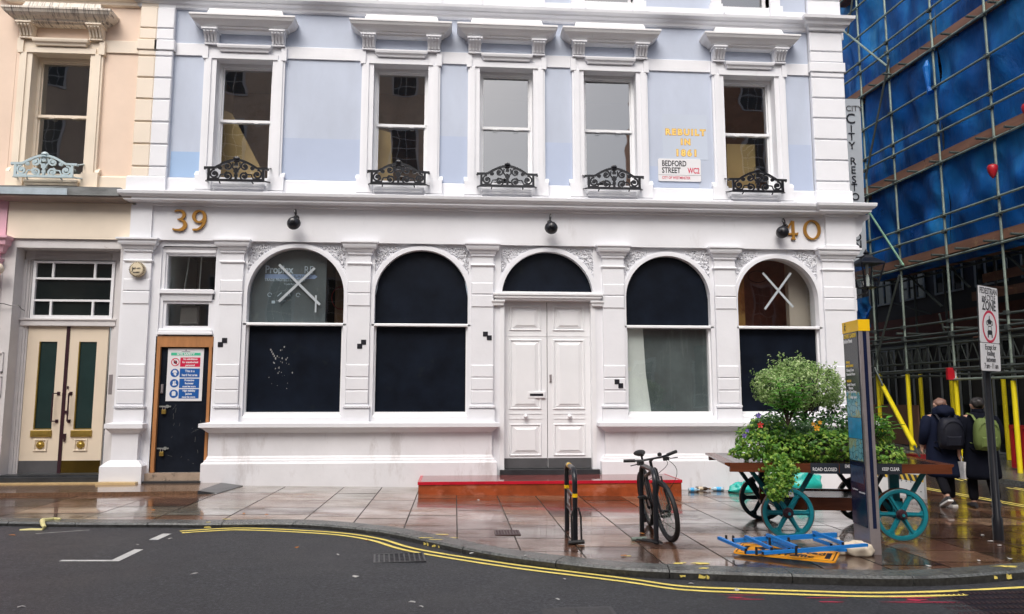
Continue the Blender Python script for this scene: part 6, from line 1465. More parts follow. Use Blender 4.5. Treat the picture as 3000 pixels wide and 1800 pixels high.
m.tube([(WBs-.10,-.062,.655),(WBs-.13,0,.675),(WBs-.10,.062,.655)],.017,8); m.tube([(WBs-.055,-.06,.52),(WBs-.04,-.03,.73-.0),(WBs-.04,.03,.73),(WBs-.055,.06,.52)],.010,6)
m.xf(SM_); m.build('fork',BLACK,t,smooth='a')
m=M(); m.tube([HT,(WBs-.225,0,.90)],.018,8); m.tube([(WBs-.225,0,.90),(WBs-.14,0,.925)],.016,8); m.tube([(WBs-.20,-.32,.955),(WBs-.14,-.12,.93),(WBs-.14,.12,.93),(WBs-.20,.32,.955)],.0125,8)
m.xf(SM_); hb=m.build('handlebar',BLACK,t,smooth='a')
for s in (-1,1):
    m=M(); m.tube([(WBs-.165,s*.20,.940),(WBs-.20,s*.33,.957)],.019,10); m.xf(SM_); m.build('grip',BLACKM,hb,smooth='a')
    m=M(); m.tube([(WBs-.13,s*.17,.925),(WBs-.08,s*.20,.905),(WBs-.09,s*.29,.90)],.006,6); m.box(WBs-.15,WBs-.10,min(s*.13,s*.19),max(s*.13,s*.19),.885,.925); m.xf(SM_); m.build('brake_lever',BLACKM,hb)
m=M(); m.lathe([(.025,0),(.025,.03),(.01,.04)],(WBs-.15,.10,.945),'z',10); m.xf(SM_); m.build('bell',BLACKM,hb)
m=M()
for s,e in ((.15,(WBs-.06,.06,.52)),(-.15,(WBs-.3,0,.72)),(.12,(WBs-.4,0,.66))): 
    p0=Vector((WBs-.12,s,.91)); p3=Vector(e); m.tube([p0.lerp(p3,q)+Vector((.13,.16*abs(s)/s*.6,.04))*math.sin(math.pi*q) for q in np.linspace(0,1,10)],.0035,5)
m.xf(SM_); m.build('brake_cable',BLACKM,t)
m=M(); m.lathe([(.09,-.05),(.09,-.046)],(BB[0],0,BB[2]),'y',20); m.lathe([(.02,-.07),(.02,.07)],(BB[0],0,BB[2]),'y',10); m.xf(BM); m.build('chainring',BLACK,t)
for s in (-1,1):
    m=M(); e=(BB[0]+s*.05,-s*-.085,BB[2]-s*.16); e=(BB[0]-s*.08,s*.09,BB[2]-s*.15); m.tube([(BB[0],s*.07,BB[2]),e],.011,6); m.xf(BM); cr=m.build('crank',BLACK,t)
    m=M(); m.box(e[0]-.045,e[0]+.045,min(e[1],e[1]+s*.09),max(e[1],e[1]+s*.09),e[2]-.012,e[2]+.012); m.xf(BM); pe=m.build('pedal',BLACKM,cr)
m=M(); m.box(-.05,.0,-.075,-.04,.05,.16); m.lathe([(.045,-.05),(.045,-.044)],(0,0,WR),'y',16); m.xf(BM); m.build('rear_derailleur',BLACK,t)
# ================= FLOWER CART =================
CTH=rad(-10.5); CC=Vector((4.73,-4.32,gz(4.6)))
CT=T('flower_cart',CC,'old wooden station trolley on teal iron spoked wheels, carrying the planting','cart',rz=CTH)
CR=Matrix.Translation(CC)@Matrix.Rotation(CTH,4,'Z'); CRi=CR.inverted()
def cbox(x0,x1,y0,y1,z0,z1,name,mat,ch=0):
    m=M(); m.box(x0,x1,y0,y1,z0,z1); return m.build(name,mat,CT)
ZT=.885
HX,HY=1.23,.86
XL,XR=-1.36,1.17
# boards of the top
for i in range(9):
    x0=-HX+.0; y0=-HY+.06+i*(2*HY-.06)/9; m=M(); m.box(XL+.10,XR-.10,y0+.004,y0+(2*HY-.06)/9-.004,ZT-.035,ZT); m.build('top_board',CARTD,CT)
m=M(); m.box(XL+.02,XR-.02,-HY,-HY+.055,ZT-.10,ZT+.006); m.build('front_beam',CARTW,CT)
m=M(); m.box(XL+.02,XR-.02,HY-.055,HY,ZT-.10,ZT-.037); m.build('rear_beam',CARTW,CT)
for s in (-1,1):
    m=M(); e=(XR+.03 if s>0 else XL-.03); q=(XR-.10 if s>0 else XL+.10)
    m.hexa([(q,-HY+.06,ZT-.09),(q,HY-.06,ZT-.09),(e,HY-.06,ZT-.02),(e,-HY+.06,ZT-.02),(q,-HY+.06,ZT+.003),(q,HY-.06,ZT+.003),(e,HY-.06,ZT+.003),(e,-HY+.06,ZT+.003)]); m.build('end_beam',CARTW,CT)
# lower shelf
for i in range(6):
    y0=-.42+i*.14; m=M(); m.box(-.72,.72,y0+.004,y0+.136,.415,.44); m.build('shelf_board',CARTD,CT)
for y in (-.46,.42): m=M(); m.box(-.74,.74,y,y+.04,.30,.455); m.build('shelf_beam',CARTW,CT)
def cart_wheel(cx,cy,matw,dark=False):
    w=T('wheel',(cx,cy,.30)); w.parent=CT; r=.295
    m=M(); m.lathe([(r-.045,-.032),(r-.012,-.036),(r,-.03),(r,.03),(r-.012,.036),(r-.045,.032),(r-.05,0),(r-.045,-.032)],(0,0,0),'y',48)
    m.f=[f for f in m.f if len(f)==4]; m.mi=[0]*len(m.f); m.build('rim',matw,w,smooth='a')
    m=M(); m.lathe([(r,-.03),(r+.007,-.031),(r+.007,.031),(r,.03)],(0,0,0),'y',48); m.f=[f for f in m.f if len(f)==4]; m.mi=[0]*len(m.f); m.build('tyre',RUSTY,w,smooth='a')
    m=M()
    for k_ in range(6):
        a=rad(0+60*k_); ca,sa=math.cos(a),math.sin(a)
        def q(rr,w_,y): return (rr*ca-w_*sa,y,rr*sa+w_*ca)
        m.hexa([q(.04,-.030,-.012),q(.04,.030,-.012),q(.04,.030,.012),q(.04,-.030,.012),q(r-.04,-.021,-.012),q(r-.04,.021,-.012),q(r-.04,.021,.012),q(r-.04,-.021,.012)])
        m.hexa([q(.04,-.007,-.035),q(.04,.007,-.035),q(.04,.007,.035),q(.04,-.007,.035),q(r-.04,-.006,-.026),q(r-.04,.006,-.026),q(r-.04,.006,.026),q(r-.04,-.006,.026)])
        m.hexa([q(r-.09,-.020,-.013),q(r-.09,.020,-.013),q(r-.09,.020,.013),q(r-.09,-.020,.013),q(r-.036,-.065,-.013),q(r-.036,.065,-.013),q(r-.036,.065,.013),q(r-.036,-.065,.013)])
    m.build('spokes',matw,w)
    m=M(); m.lathe([(.035,-.085),(.045,-.07),(.05,-.05),(.062,-.04),(.062,.04),(.05,.05),(.05,.08)],(0,0,0),'y',18); m.build('hub',HANDL,w,smooth='a'); m=M(); m.lathe([(.018,-.10),(.018,-.085)],(0,0,0),'y',6); m.build('axle_nut',TEAL,w)
for (x,y,mt_) in ((-.66,-.69,TEAL),(.62,-.69,TEAL),(-.66,.69,TEALD),(.62,.69,TEALD)): cart_wheel(x,y,mt_)
m=M()
for x in (-.66,.62): m.tube([(x,-.72,.30),(x,.72,.30)],.022,8)
m.build('axle',TEALD,CT)
def flat(m,p,q,w,t): # flat bar between p,q in cart-local
    p=Vector(p);q=Vector(q); d=(q-p).normalized(); y=Vector((0,1,0)); u=d.cross(y).normalized()*w/2; v=y*t/2
    m.hexa([p-u-v,p+u-v,p+u+v,p-u+v,q-u-v,q+u-v,q+u+v,q-u+v])
for y in (-.56,.56):
    for x in (-.66,.62):
        for (tx,w_) in ((x-.40,.05),(x+.36,.05)): m=M(); flat(m,(x+(.05 if tx>x else -.05),y,.30),(tx,y,ZT-.08),w_,.035); m.build('strut',TEAL if y<0 else TEALD,CT)
        m=M(); m.box(x-.06,x+.06,y-.05,y+.05,.24,.44); m.box(x-.055,x+.055,y+.0,y+.05,.44,ZT-.09); m.build('axle_bracket',TEALD if x<0 else TEAL,CT)
# black notice strips on the front beam
for (x0,x1,lines,tx) in ((-.42,-.10,[('ROAD CLOSED',0,-.030,.056,.0008,'CENTER',.72)],None),(-.09,.60,[('EMERGENCY ACCESS',-.12,.008,.054,.0006,'CENTER',.66),('REQUIRED',-.12,-.048,.054,.0006,'CENTER',.72),('KEEP CLEAR',.22,-.02,.054,.0006,'CENTER',.66)],None)):
    m=M(); m.box(x0,x1,-HY-.006,-HY-.001,ZT-.11,ZT+.012); ns=m.build('notice_strip',CHARC,CT)
    text('notice_text',lines,plane_mt(((x0+x1)/2,-HY-.008,ZT-.048),(1,0,0)),FOILW,ns)
# planting box on the cart
m=M(); m.box(-.62,.80,-.38,.42,ZT+.002,ZT+.20); pb=m.build('planter_box',paint('dark_planter',(.03,.022,.018),.7),CT)
# ================= FOLIAGE =================
IVYL=[(0,-.5),(.28,-.42),(.25,-.1),(.52,.05),(.2,.18),(0,.6),(-.2,.18),(-.52,.05),(-.25,-.1),(-.28,-.42)]
OVAL=[(0,-.5),(.22,-.25),(.26,.05),(.15,.35),(0,.55),(-.15,.35),(-.26,.05),(-.22,-.25)]
def leaves(m,pts,nors,size,shape,rg,curl=.15,bias=.8):
    for p,nv in zip(pts,nors):
        nv=Vector(nv)+Vector((rg.gauss(0,bias),rg.gauss(0,bias),rg.gauss(0,bias))); 
        if nv.length<1e-3: continue
        nv.normalize(); q=Vector((rg.gauss(0,1),rg.gauss(0,1),rg.gauss(0,1)-.8)); u=nv.cross(q)
        if u.length<1e-3: continue
        u.normalize(); v=nv.cross(u); s=size*rg.uniform(.65,1.3); b=len(m.v)
        m.v.append(tuple(Vector(p)+nv*s*curl))
        for a,c in shape: m.v.append(tuple(Vector(p)+u*a*s+v*c*s))
        n=len(shape)
        for i in range(n): m.face([b,b+1+i,b+1+(i+1)%n])
def nz(p,s=7.0):
    return .5*math.sin(p[0]*s+1.3*math.sin(p[2]*s*.8))+.5*math.sin(p[1]*s*1.1+p[2]*s*.9+2)
def shell(ells,n,rg,depth=.35,cut=None):
    P=[];Q=[]
    while len(P)<n:
        c,r=rg.choices(ells,weights=[e[1][0]*e[1][2]+.02 for e in ells])[0]
        v=Vector((rg.gauss(0,1),rg.gauss(0,1),rg.gauss(0,1))).normalized(); k_=1-depth*rg.random()**1.5
        p=Vector((c[0]+r[0]*v.x*k_,c[1]+r[1]*v.y*k_,c[2]+r[2]*v.z*k_))
        f=nz(p,13)*.13; p=Vector(c)+(p-Vector(c))*(1+f)
        inside=False
        for c2,r2 in ells:
            if c2 is c: continue
            if ((p.x-c2[0])/r2[0])**2+((p.y-c2[1])/r2[1])**2+((p.z-c2[2])/r2[2])**2<.40: inside=True;break
        if inside or (cut and cut(p)): continue
        if nz(p,22)<-.62 and rg.random()<.75: continue
        P.append(p); Q.append(Vector((v.x/r[0],v.y/r[1],v.z/r[2])).normalized()+Vector((0,0,.35)))
    return P,Q
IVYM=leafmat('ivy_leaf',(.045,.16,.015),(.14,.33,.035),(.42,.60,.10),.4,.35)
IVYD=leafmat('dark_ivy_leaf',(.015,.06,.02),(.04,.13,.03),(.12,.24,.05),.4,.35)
VARI=leafmat('variegated_leaf',(.12,.24,.05),(.30,.46,.14),(.66,.78,.42),.5,.4)
BROAD=leafmat('broad_leaf',(.06,.22,.02),(.12,.38,.04),(.22,.50,.08),.35,.35)
FERN=leafmat('grey_green_leaf',(.03,.08,.03),(.06,.14,.05),(.10,.2,.08))
rg=random.Random(11)
W2=lambda x,y,z:CR@Vector((x,y,z))
def cc(px,py,y=-4.6): return F(*c4(px,py),y)
def plantobj(name,label,cat,base,parts,group=None):
    t=T(name,base,label,cat,group)
    for nm,m,mt_ in parts:
        m.v=[(a-t.location.x,b-t.location.y,c-t.location.z) for a,b,c in m.v]; m.build(nm,mt_,t)
    return t
def E_(px,py,y,r): p=cc(px,py,y); return ((p.x,p.y,p.z),r)
# main bed of ivy on the cart (light front, dark back)
el=[E_(470,640,-4.55,(.38,.36,.25)),E_(380,700,-4.65,(.24,.3,.20)),E_(560,720,-4.75,(.34,.30,.18)),E_(760,700,-4.75,(.36,.30,.22)),E_(930,710,-4.7,(.36,.32,.22)),E_(1060,720,-4.65,(.34,.34,.24)),E_(1200,770,-4.75,(.30,.3,.17)),E_(1260,810,-4.8,(.22,.22,.09)),E_(1140,640,-4.5,(.28,.3,.26)),E_(290,745,-4.7,(.17,.16,.06))]
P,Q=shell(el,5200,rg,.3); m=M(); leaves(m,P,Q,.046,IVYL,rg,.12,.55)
# trailing ivy over the front beam
P=[];Q=[]
for i in range(900):
    t_=rg.random()**.85; z=.90-.54*t_; wv=.19*(1-.75*t_)+.03; x=cc(520,950,-5.05).x+rg.gauss(0,1)*wv*.5-.03+.05*math.sin(t_*5)+.02*t_; y=-5.12-.06*math.sin(3*t_)+rg.uniform(-.06,.05)
    P.append(Vector((x,y,z+gz(x)+.10))); Q.append(Vector((0,-1,.3)))
leaves(m,P,Q,.045,IVYL,rg,.12,.6)
P=[];Q=[]
for (px,n_) in ((450,70),(470,60),(600,60)):
    for i in range(n_): t_=rg.random(); p=cc(px,850+170*t_*rg.uniform(.5,1),-5.1); P.append(p+Vector((rg.gauss(0,.02),rg.gauss(0,.02),0))); Q.append(Vector((0,-1,.3)))
leaves(m,P,Q,.036,IVYL,rg,.12,.6)
plantobj('ivy','dense trailing green ivy filling the cart and hanging over its front edge','ivy',CR@Vector((.1,0,ZT)),[('leaves',m,IVYM)])
el=[E_(560,600,-4.35,(.45,.34,.26)),E_(800,610,-4.3,(.42,.34,.28)),E_(950,570,-4.2,(.32,.3,.28)),E_(1050,600,-4.3,(.26,.3,.26)),E_(420,590,-4.4,(.20,.25,.16)),E_(700,640,-4.5,(.25,.25,.2))]
P,Q=shell(el,3600,rg,.4); m=M(); leaves(m,P,Q,.05,OVAL,rg,.12,.6)
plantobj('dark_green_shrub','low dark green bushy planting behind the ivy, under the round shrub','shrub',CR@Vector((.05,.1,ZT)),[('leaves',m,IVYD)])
el=[E_(640,590,-4.75,(.16,.12,.10)),E_(720,590,-4.75,(.14,.12,.09)),E_(470,540,-4.7,(.18,.14,.08))]
P,Q=shell(el,420,rg,.6); m=M(); leaves(m,P,Q,.065,[(0,-.6),(.07,-.2),(.07,.3),(0,.7),(-.07,.3),(-.07,-.2)],rg,.05,.8)
plantobj('feathery_plant','feathery grey green plant in the middle of the cart, in front of the shrub stem','plant',cc(650,650,-4.7),[('leaves',m,FERN)])
# round shrub with stem
base=cc(700,600,-4.2); top=cc(650,310,-4.15)
m=M(); m.tube([base+Vector((.02,0,-.2)),base+Vector((0,0,.05)),top+Vector((.1,.03,-.12)),top+Vector((.05,0,.1))],[.03,.026,.02,.01],7)
for q in range(16):
    a=rg.uniform(0,6.28); e=top+Vector((.42*math.cos(a),.38*math.sin(a),rg.uniform(-.18,.26))); m.tube([base+Vector((0,0,.08+.02*q)),base.lerp(e,.5)+Vector((0,0,-.03)),e],[.013,.008,.004],5)
el=[E_(650,310,-4.15,(.52,.48,.31)),E_(520,310,-4.2,(.33,.35,.24)),E_(800,320,-4.15,(.33,.36,.25)),E_(650,210,-4.15,(.32,.32,.20)),E_(470,250,-4.2,(.17,.2,.13)),E_(860,380,-4.15,(.17,.2,.14)),E_(850,250,-4.2,(.15,.2,.12))]
P,Q=shell(el,6000,rg,.42); c=M(); leaves(c,P,Q,.037,OVAL,rg,.15,.55)
for q in range(46):
    a=rg.uniform(0,6.28); ph=rg.uniform(-.5,1.3); dv=Vector((math.cos(a)*math.cos(ph),math.sin(a)*math.cos(ph),math.sin(ph))); ctr=Vector(E_(650,310,-4.15,0)[0]); s0=ctr+Vector((dv.x*.46,dv.y*.42,dv.z*.30)); s1=ctr+Vector((dv.x*.58,dv.y*.52,dv.z*.36+.03)); s1+=Vector((rg.gauss(0,.03),0,rg.gauss(0,.03)))
    m.tube([s0,s1],.0025,4); PP=[s0.lerp(s1,i/9)+Vector((rg.gauss(0,.018),rg.gauss(0,.018),rg.gauss(0,.018))) for i in range(14)]; leaves(c,PP,[dv]*14,.034,OVAL,rg,.15,.7)
plantobj('round_shrub','round variegated grey green shrub rising above the ivy on the cart','shrub',base,[('trunk',m,BARK),('crown',c,VARI)])
# broad leaved plants
def broad(name,label,rootpx,tips,y,size,seed):
    rg=random.Random(seed); r0=cc(*rootpx,y); st=M(); lf=M()
    for px,py,n_ in tips:
        e=cc(px,py,y)+Vector((0,rg.uniform(-.08,.08),0)); st.tube([r0,r0.lerp(e,.5)+Vector((rg.uniform(-.03,.03),0,.03)),e],[.008,.006,.003],5)
        for k_ in range(n_):
            t_=1-.45*k_/n_; p=r0.lerp(e,t_); a=k_*2.4+rg.random(); out=Vector((math.cos(a),math.sin(a)*.8-.3,.25)).normalized(); L=size*rg.uniform(.8,1.15); sd=out.cross(Vector((0,0,1))).normalized(); nn=sd.cross(out).normalized()
            b=len(lf.v); ring=[(0,0,0),(.30,.20,.02),(.62,.24,.0),(.88,.12,-.08),(1.0,0,-.14)]
            ptsL=[p+out*L*x+sd*L*w_+nn*L*(h+.05) for x,w_,h in ring]; ptsR=[p+out*L*x-sd*L*w_+nn*L*(h+.05) for x,w_,h in ring]; mid=[p+out*L*x+nn*L*h for x,w_,h in ring]
            lf.v+=[tuple(v) for v in mid+ptsL+ptsR]
            for i in range(4): lf.face([b+i,b+i+1,b+5+i+1,b+5+i]); lf.face([b+i+1,b+i,b+10+i,b+10+i+1])
    plantobj(name,label,'plant',r0,[('stems',st,BARK),('leaves',lf,BROAD)])
broad('broad_leaved_plant','bright green broad leaved plant in front of the round shrub',(590,560),[(500,260,7),(560,300,8),(640,300,8),(540,390,8),(620,400,8),(690,360,7),(590,480,7),(660,420,6),(700,300,5),(540,330,8),(600,350,8),(510,430,7),(600,440,7)],-5.02,.15,3)
broad('broad_leaved_plant','bright green broad leaved plant at the right end of the cart, behind the totem',(1150,720),[(1160,450,6),(1190,500,7),(1250,520,6),(1280,570,6),(1170,560,7),(1230,600,5)],-4.85,.14,8)
# small flowers
def flower(px,py,mat,label,group,y=-4.95,s=.028,lab2=None):
    p=cc(px,py,y); t=T('flower',p,label,'flower',group); m=M()
    for k_ in range(5):
        a=2*math.pi*k_/5+.3; m.add([(0,-.004,0)]+[(s*(.75*math.cos(a+da)*r_),-.008*(r_>.9),s*(.75*math.sin(a+da)*r_)) for da,r_ in ((-.5,.8),(-.25,1.3),(.25,1.3),(.5,.8))],[(0,1,2,3,4)])
    m.build('petals',mat,t); m=M(); m.tube([(0,0,0),(.005,.02,-.06)],.002,4); m.build('stem',IVYM,t)
FO=paint('orange_petal',(.80,.38,.02),.5); FR_=paint('red_petal',(.60,.03,.03),.5); FP=paint('violet_petal',(.16,.09,.45),.5)
flower(783,580,FO,'lowest of the three small orange flowers in the middle of the cart','orange flowers in the cart',s=.042); flower(803,543,FO,'right one of the three small orange flowers in the middle of the cart','orange flowers in the cart'); flower(757,553,FO,'left one of the three small orange flowers in the middle of the cart','orange flowers in the cart')
flower(405,560,FR_,'small red flower at the left end of the cart planting','red flower',s=.04)
flower(297,630,FP,'small violet flower lowest and furthest left on the cart','violet flowers in the cart',s=.032); flower(316,597,FP,'violet flower just above the lowest one at the left of the cart','violet flowers in the cart'); flower(392,497,FP,'violet flower at the top left of the cart planting','violet flowers in the cart',s=.035)
# ================= fallen sign and its blue frame =================
c8=lambda x,y:(2100+x*.2425,1480+y*.2425)
t=T('blue_sign_frame',G(2400,1600),'blue steel sign frame lying flat on the pavement in front of the cart','sign frame')
M.build=build_world
def bar(a,b,dz,w=.030,h=.030,ext=0,end=True):
    a=G(*c8(*a),dz);b=G(*c8(*b),dz); d=(b-a).normalized(); a=a-d*ext; b=b+d*ext; n=Vector((-d.y,d.x,0)).normalized()*w/2
    m=M(); m.hexa([a-n,a+n,b+n,b-n]+[q+Vector((0,0,h)) for q in (a-n,a+n,b+n,b-n)]); m.build('bar',BLUEM,t)
    for e,s in ((a,-1),(b,1)):
        m=M(); q=e+d*s*.004; m.hexa([q-n*.9,q+n*.9,q+n*.9+d*.004*s,q-n*.9+d*.004*s]+[v+Vector((0,0,h*.9)) for v in (q-n*.9,q+n*.9,q+n*.9+d*.004*s,q-n*.9+d*.004*s)]); m.build('end_cap',INK,t)
bar((200,440),(1440,365),.12); bar((200,455),(1440,390),.06)
bar((560,600),(1810,500),.12); bar((350,590),(1560,560),.06)
for a,b in (((25,415),(350,560)),((350,400),(660,545)),((610,380),(960,525)),((1170,345),(1520,480))): bar(a,b,.155,.03,.03)
for a,b in (((620,465),(870,550)),((690,455),(920,545)),((1180,430),(1380,500))): bar(a,b,.09,.03,.03)
for px,py in ((115,440),(640,470),(870,470),(480,590),(960,600),(200,445)):
    p=G(*c8(px,py),.10); m=M(); m.box(p.x-.010,p.x+.010,p.y-.010,p.y+.010,p.z-.01,p.z+.065); m.build('clamp',BLACKM,t)
o_=G(*c8(190,575),.03); xd=(G(*c8(1430,715),.03)-o_); xd.z=0; Wd=xd.length; xd.normalize(); yd=Vector((-xd.y,xd.x,.0)); yd=(yd+Vector((0,0,.04))).normalized()
t=T('diverted_traffic_sign',o_,'orange DIVERTED TRAFFIC road sign lying face up under the blue frame','road sign'); mt_=plane_mt((0,0,0),xd,yd); Hd=.47
M.build=_sv
m=M(); m.prism(rrect(0,Wd,0,Hd,.05),'z',-.01,.004); m.xf(mt_); m.build('plate',ORSIGN,t)
def outline(o,w,r): 
    P=rrect(o,Wd-o,o,Hd-o,r); q=M(); ribbon(q,P+[P[0]],w,0,.001); return [(x,zz,.005) for x,y,zz in q.v],q.f
m=M(); vs,fs=outline(.025,.012,.03); m.add(vs,fs); 
for x0,x1 in ((.06,.11),(Wd-.11,Wd-.06)): m.add([(x0,.10,.0055),(x1,.10,.0055),(x1,Hd-.12,.0055),(x0,Hd-.12,.0055)],[(0,1,2,3)])
m.add([(.16,.30,.0055),(.28,.40,.0055),(.28,.33,.0055),(.50,.33,.0055),(.50,.27,.0055),(.28,.27,.0055),(.28,.20,.0055)],[tuple(range(7))]); m.xf(mt_); m.build('black_marking',INK,t)
text('lettering',[('Diverted',Wd*.62,.235,.16,.004,'CENTER',.9),('Traffic',Wd*.60,.08,.16,.004,'CENTER',.9)],mt_@Matrix.Translation((0,0,.0055)),INK,t)
# sand bags
def lump(m,c,r,seed,n=26,k_=14,tail=None,fl=.5):
    rgx=random.Random(seed); ph=[rgx.uniform(0,6) for _ in range(6)]
    vs=[]
    for j in range(k_+1):
        th=math.pi*j/k_
        for i in range(n):
            a=2*math.pi*i/n; v=Vector((math.sin(th)*math.cos(a),math.sin(th)*math.sin(a),math.cos(th)))
            f=1+.07*math.sin(5*a+ph[0]+3*v.z)+.05*math.sin(9*a+ph[1])*abs(v.z)+.05*math.sin(7*th+ph[2]+2*a)
            z=v.z*r[2]*f; z=max(z,-r[2]*fl); vs.append((c[0]+v.x*r[0]*f,c[1]+v.y*r[1]*f,c[2]+z))
    m.add(vs,[(j*n+i,j*n+(i+1)%n,(j+1)*n+(i+1)%n,(j+1)*n+i) for j in range(k_) for i in range(n)])
def sandbag(px,py,r,rot,label,seed,lean=0):
    p=G(*c8(px,py)); t=T('sandbag',p,label,'sandbag','pale cloth sandbags beside the blue frame',rz=rot); m=M(); lump(m,(0,0,r[2]*.5),r,seed,fl=.52)
    for i,v in enumerate(m.v):
        x=v[0]
        if x<-r[0]*.2: k_=(-x-r[0]*.2)/r[0]; m.v[i]=(x,v[1]*(1-.75*k_),v[2]*(1-.1*k_)+lean*k_*k_)
    m.tube([(-r[0]*.85,0,r[2]*.5+lean*.5),(-r[0]*1.02,0,r[2]*.55+lean*.8),(-r[0]*1.25,0,r[2]*.7+lean*1.1)],[.030,.014,.040],12); m.build('sack',SACK,t,smooth=True); m=M(); m.lathe([(.02,-.006),(.02,.006)],(-r[0]*1.02,0,r[2]*.5+lean*.75),'x',10); m.build('tie',BARK,t)
sandbag(1700,605,(.17,.11,.095),rad(-5),'larger pale sandbag tied at its left corner, against the totem foot',4,.08); sandbag(1490,590,(.10,.07,.05),rad(160),'smaller pale sandbag partly under the blue frame',6)
# green bags and bottles by the wall
def rbag(px,py,r,label,seed,off=-.05):
    p=G(*r9(px,py)); t=T('rubbish_bag',p,label,'rubbish bag','turquoise plastic bags against the white wall'); m=M(); lump(m,(0,0,r[2]*.55),r,seed,34,20,fl=.55); 
    for i,v in enumerate(m.v): m.v[i]=(v[0]+.012*math.sin(40*v[2]+9*v[0]),v[1],v[2]*(1+.10*math.sin(14*v[0]+seed)))
    m.build('bag',BAGP,t,smooth=True); m=M(); m.tube([(r[0]*.1,0,r[2]*1.2),(r[0]*.15,.0,r[2]*1.5),(r[0]*.3,.02,r[2]*1.6)],[.02,.03,.045],8); m.build('knot',BAGP,t,smooth=True)
rbag(880,602,(.34,.2,.26),'large turquoise rubbish bag against the wall under the middle of the cart',2); rbag(735,592,(.16,.13,.17),'middle turquoise rubbish bag behind the trailing ivy',5); rbag(430,600,(.25,.13,.10),'flattened turquoise rubbish bag behind the left cart wheel',9)
def bottle(px,py,rot,mat,cap,label,L=.27,r=.036):
    p=G(*r9(px,py)); t=T('bottle',p+Vector((0,0,r)),label,'bottle',None,rz=rot); m=M(); m.lathe([(r*.6,0),(r,.01),(r,L*.62),(r*.85,L*.70),(r*.38,L*.82),(r*.36,L*.95),(0,L*.95)],(0,0,0),'x',16); m.build('glass_body',mat,t,smooth='a'); m=M(); m.lathe([(r*.45,L*.93),(r*.45,L),(0,L)],(0,0,0),'x',12); m.build('cap',cap,t); m=M(); m.lathe([(r*1.02,L*.2),(r*1.02,L*.5)],(0,0,0),'x',16); m.f=[f for f in m.f if len(f)==4]; m.mi=[0]*len(m.f); m.build('paper_label',paint('bottle_label',(.5,.42,.3) if cap is GOLDN else (.05,.35,.7),.5,.4,30),t)
BROWNG=paint('brown_bottle_glass',(.04,.022,.01),.08,.2,6,0,10,spec=.7); CLR=paint('clear_plastic_bottle',(.35,.48,.55),.12,.1,6,0,10,spec=.7)
bottle(92,588,rad(-12),BROWNG,GOLDN,'brown glass bottle lying by the wall right of the platform step'); bottle(300,592,rad(170),CLR,INK,'clear plastic bottle with a black cap and blue label near the turquoise bag'); bottle(40,597,rad(-6),CLR,WHPL,'clear plastic bottle with a blue label lying against the red step end',.2)
# ================= people =================
SKIN=paint('skin',(.42,.24,.17),.55,.06,9); SHAVE=paint('shaved_scalp',(.17,.09,.065),.55,.1,12); HAIR=paint('dark_hair',(.012,.009,.008),.5,.3,30,.3,60)
NAVYC=paint('navy_padded_coat',(.006,.009,.024),.8,.15,5,.4,14,spec=.12); BLKC=paint('black_wool_coat',(.004,.005,.010),.9,.15,9,.2,60,spec=.1); TROU=paint('dark_trousers',(.007,.007,.010),.9,.15,9,.2,40,spec=.1)
BPBL=paint('black_backpack_cloth',(.006,.007,.014),.6,.2,9,.3,30,spec=.25); BPGR=paint('olive_green_backpack',(.11,.15,.045),.65,.12,5,.4,20,spec=.2); SHOEW=paint('white_rubber_sole',(.65,.64,.62),.5); SHOEB=paint('dark_shoe',(.02,.02,.024),.5)
def skinbody(name,mat,verts,edges,par,sub=2):
    me=bpy.data.meshes.new(name); me.from_pydata([v[:3] for v in verts],edges,[]); me.materials.append(mat); o=bpy.data.objects.new(name,me); COL.objects.link(o); o.parent=par
    md=o.modifiers.new('skin','SKIN'); 
    sv=me.skin_vertices[0].data if me.skin_vertices else None
    for i,v in enumerate(verts): sv[i].radius=(v[3],v[3] if len(v)<5 else v[4]); sv[i].use_root=(i==0)
    md.use_smooth_shade=True
    s=o.modifiers.new('sub','SUBSURF'); s.levels=sub; s.render_levels=sub
    return o
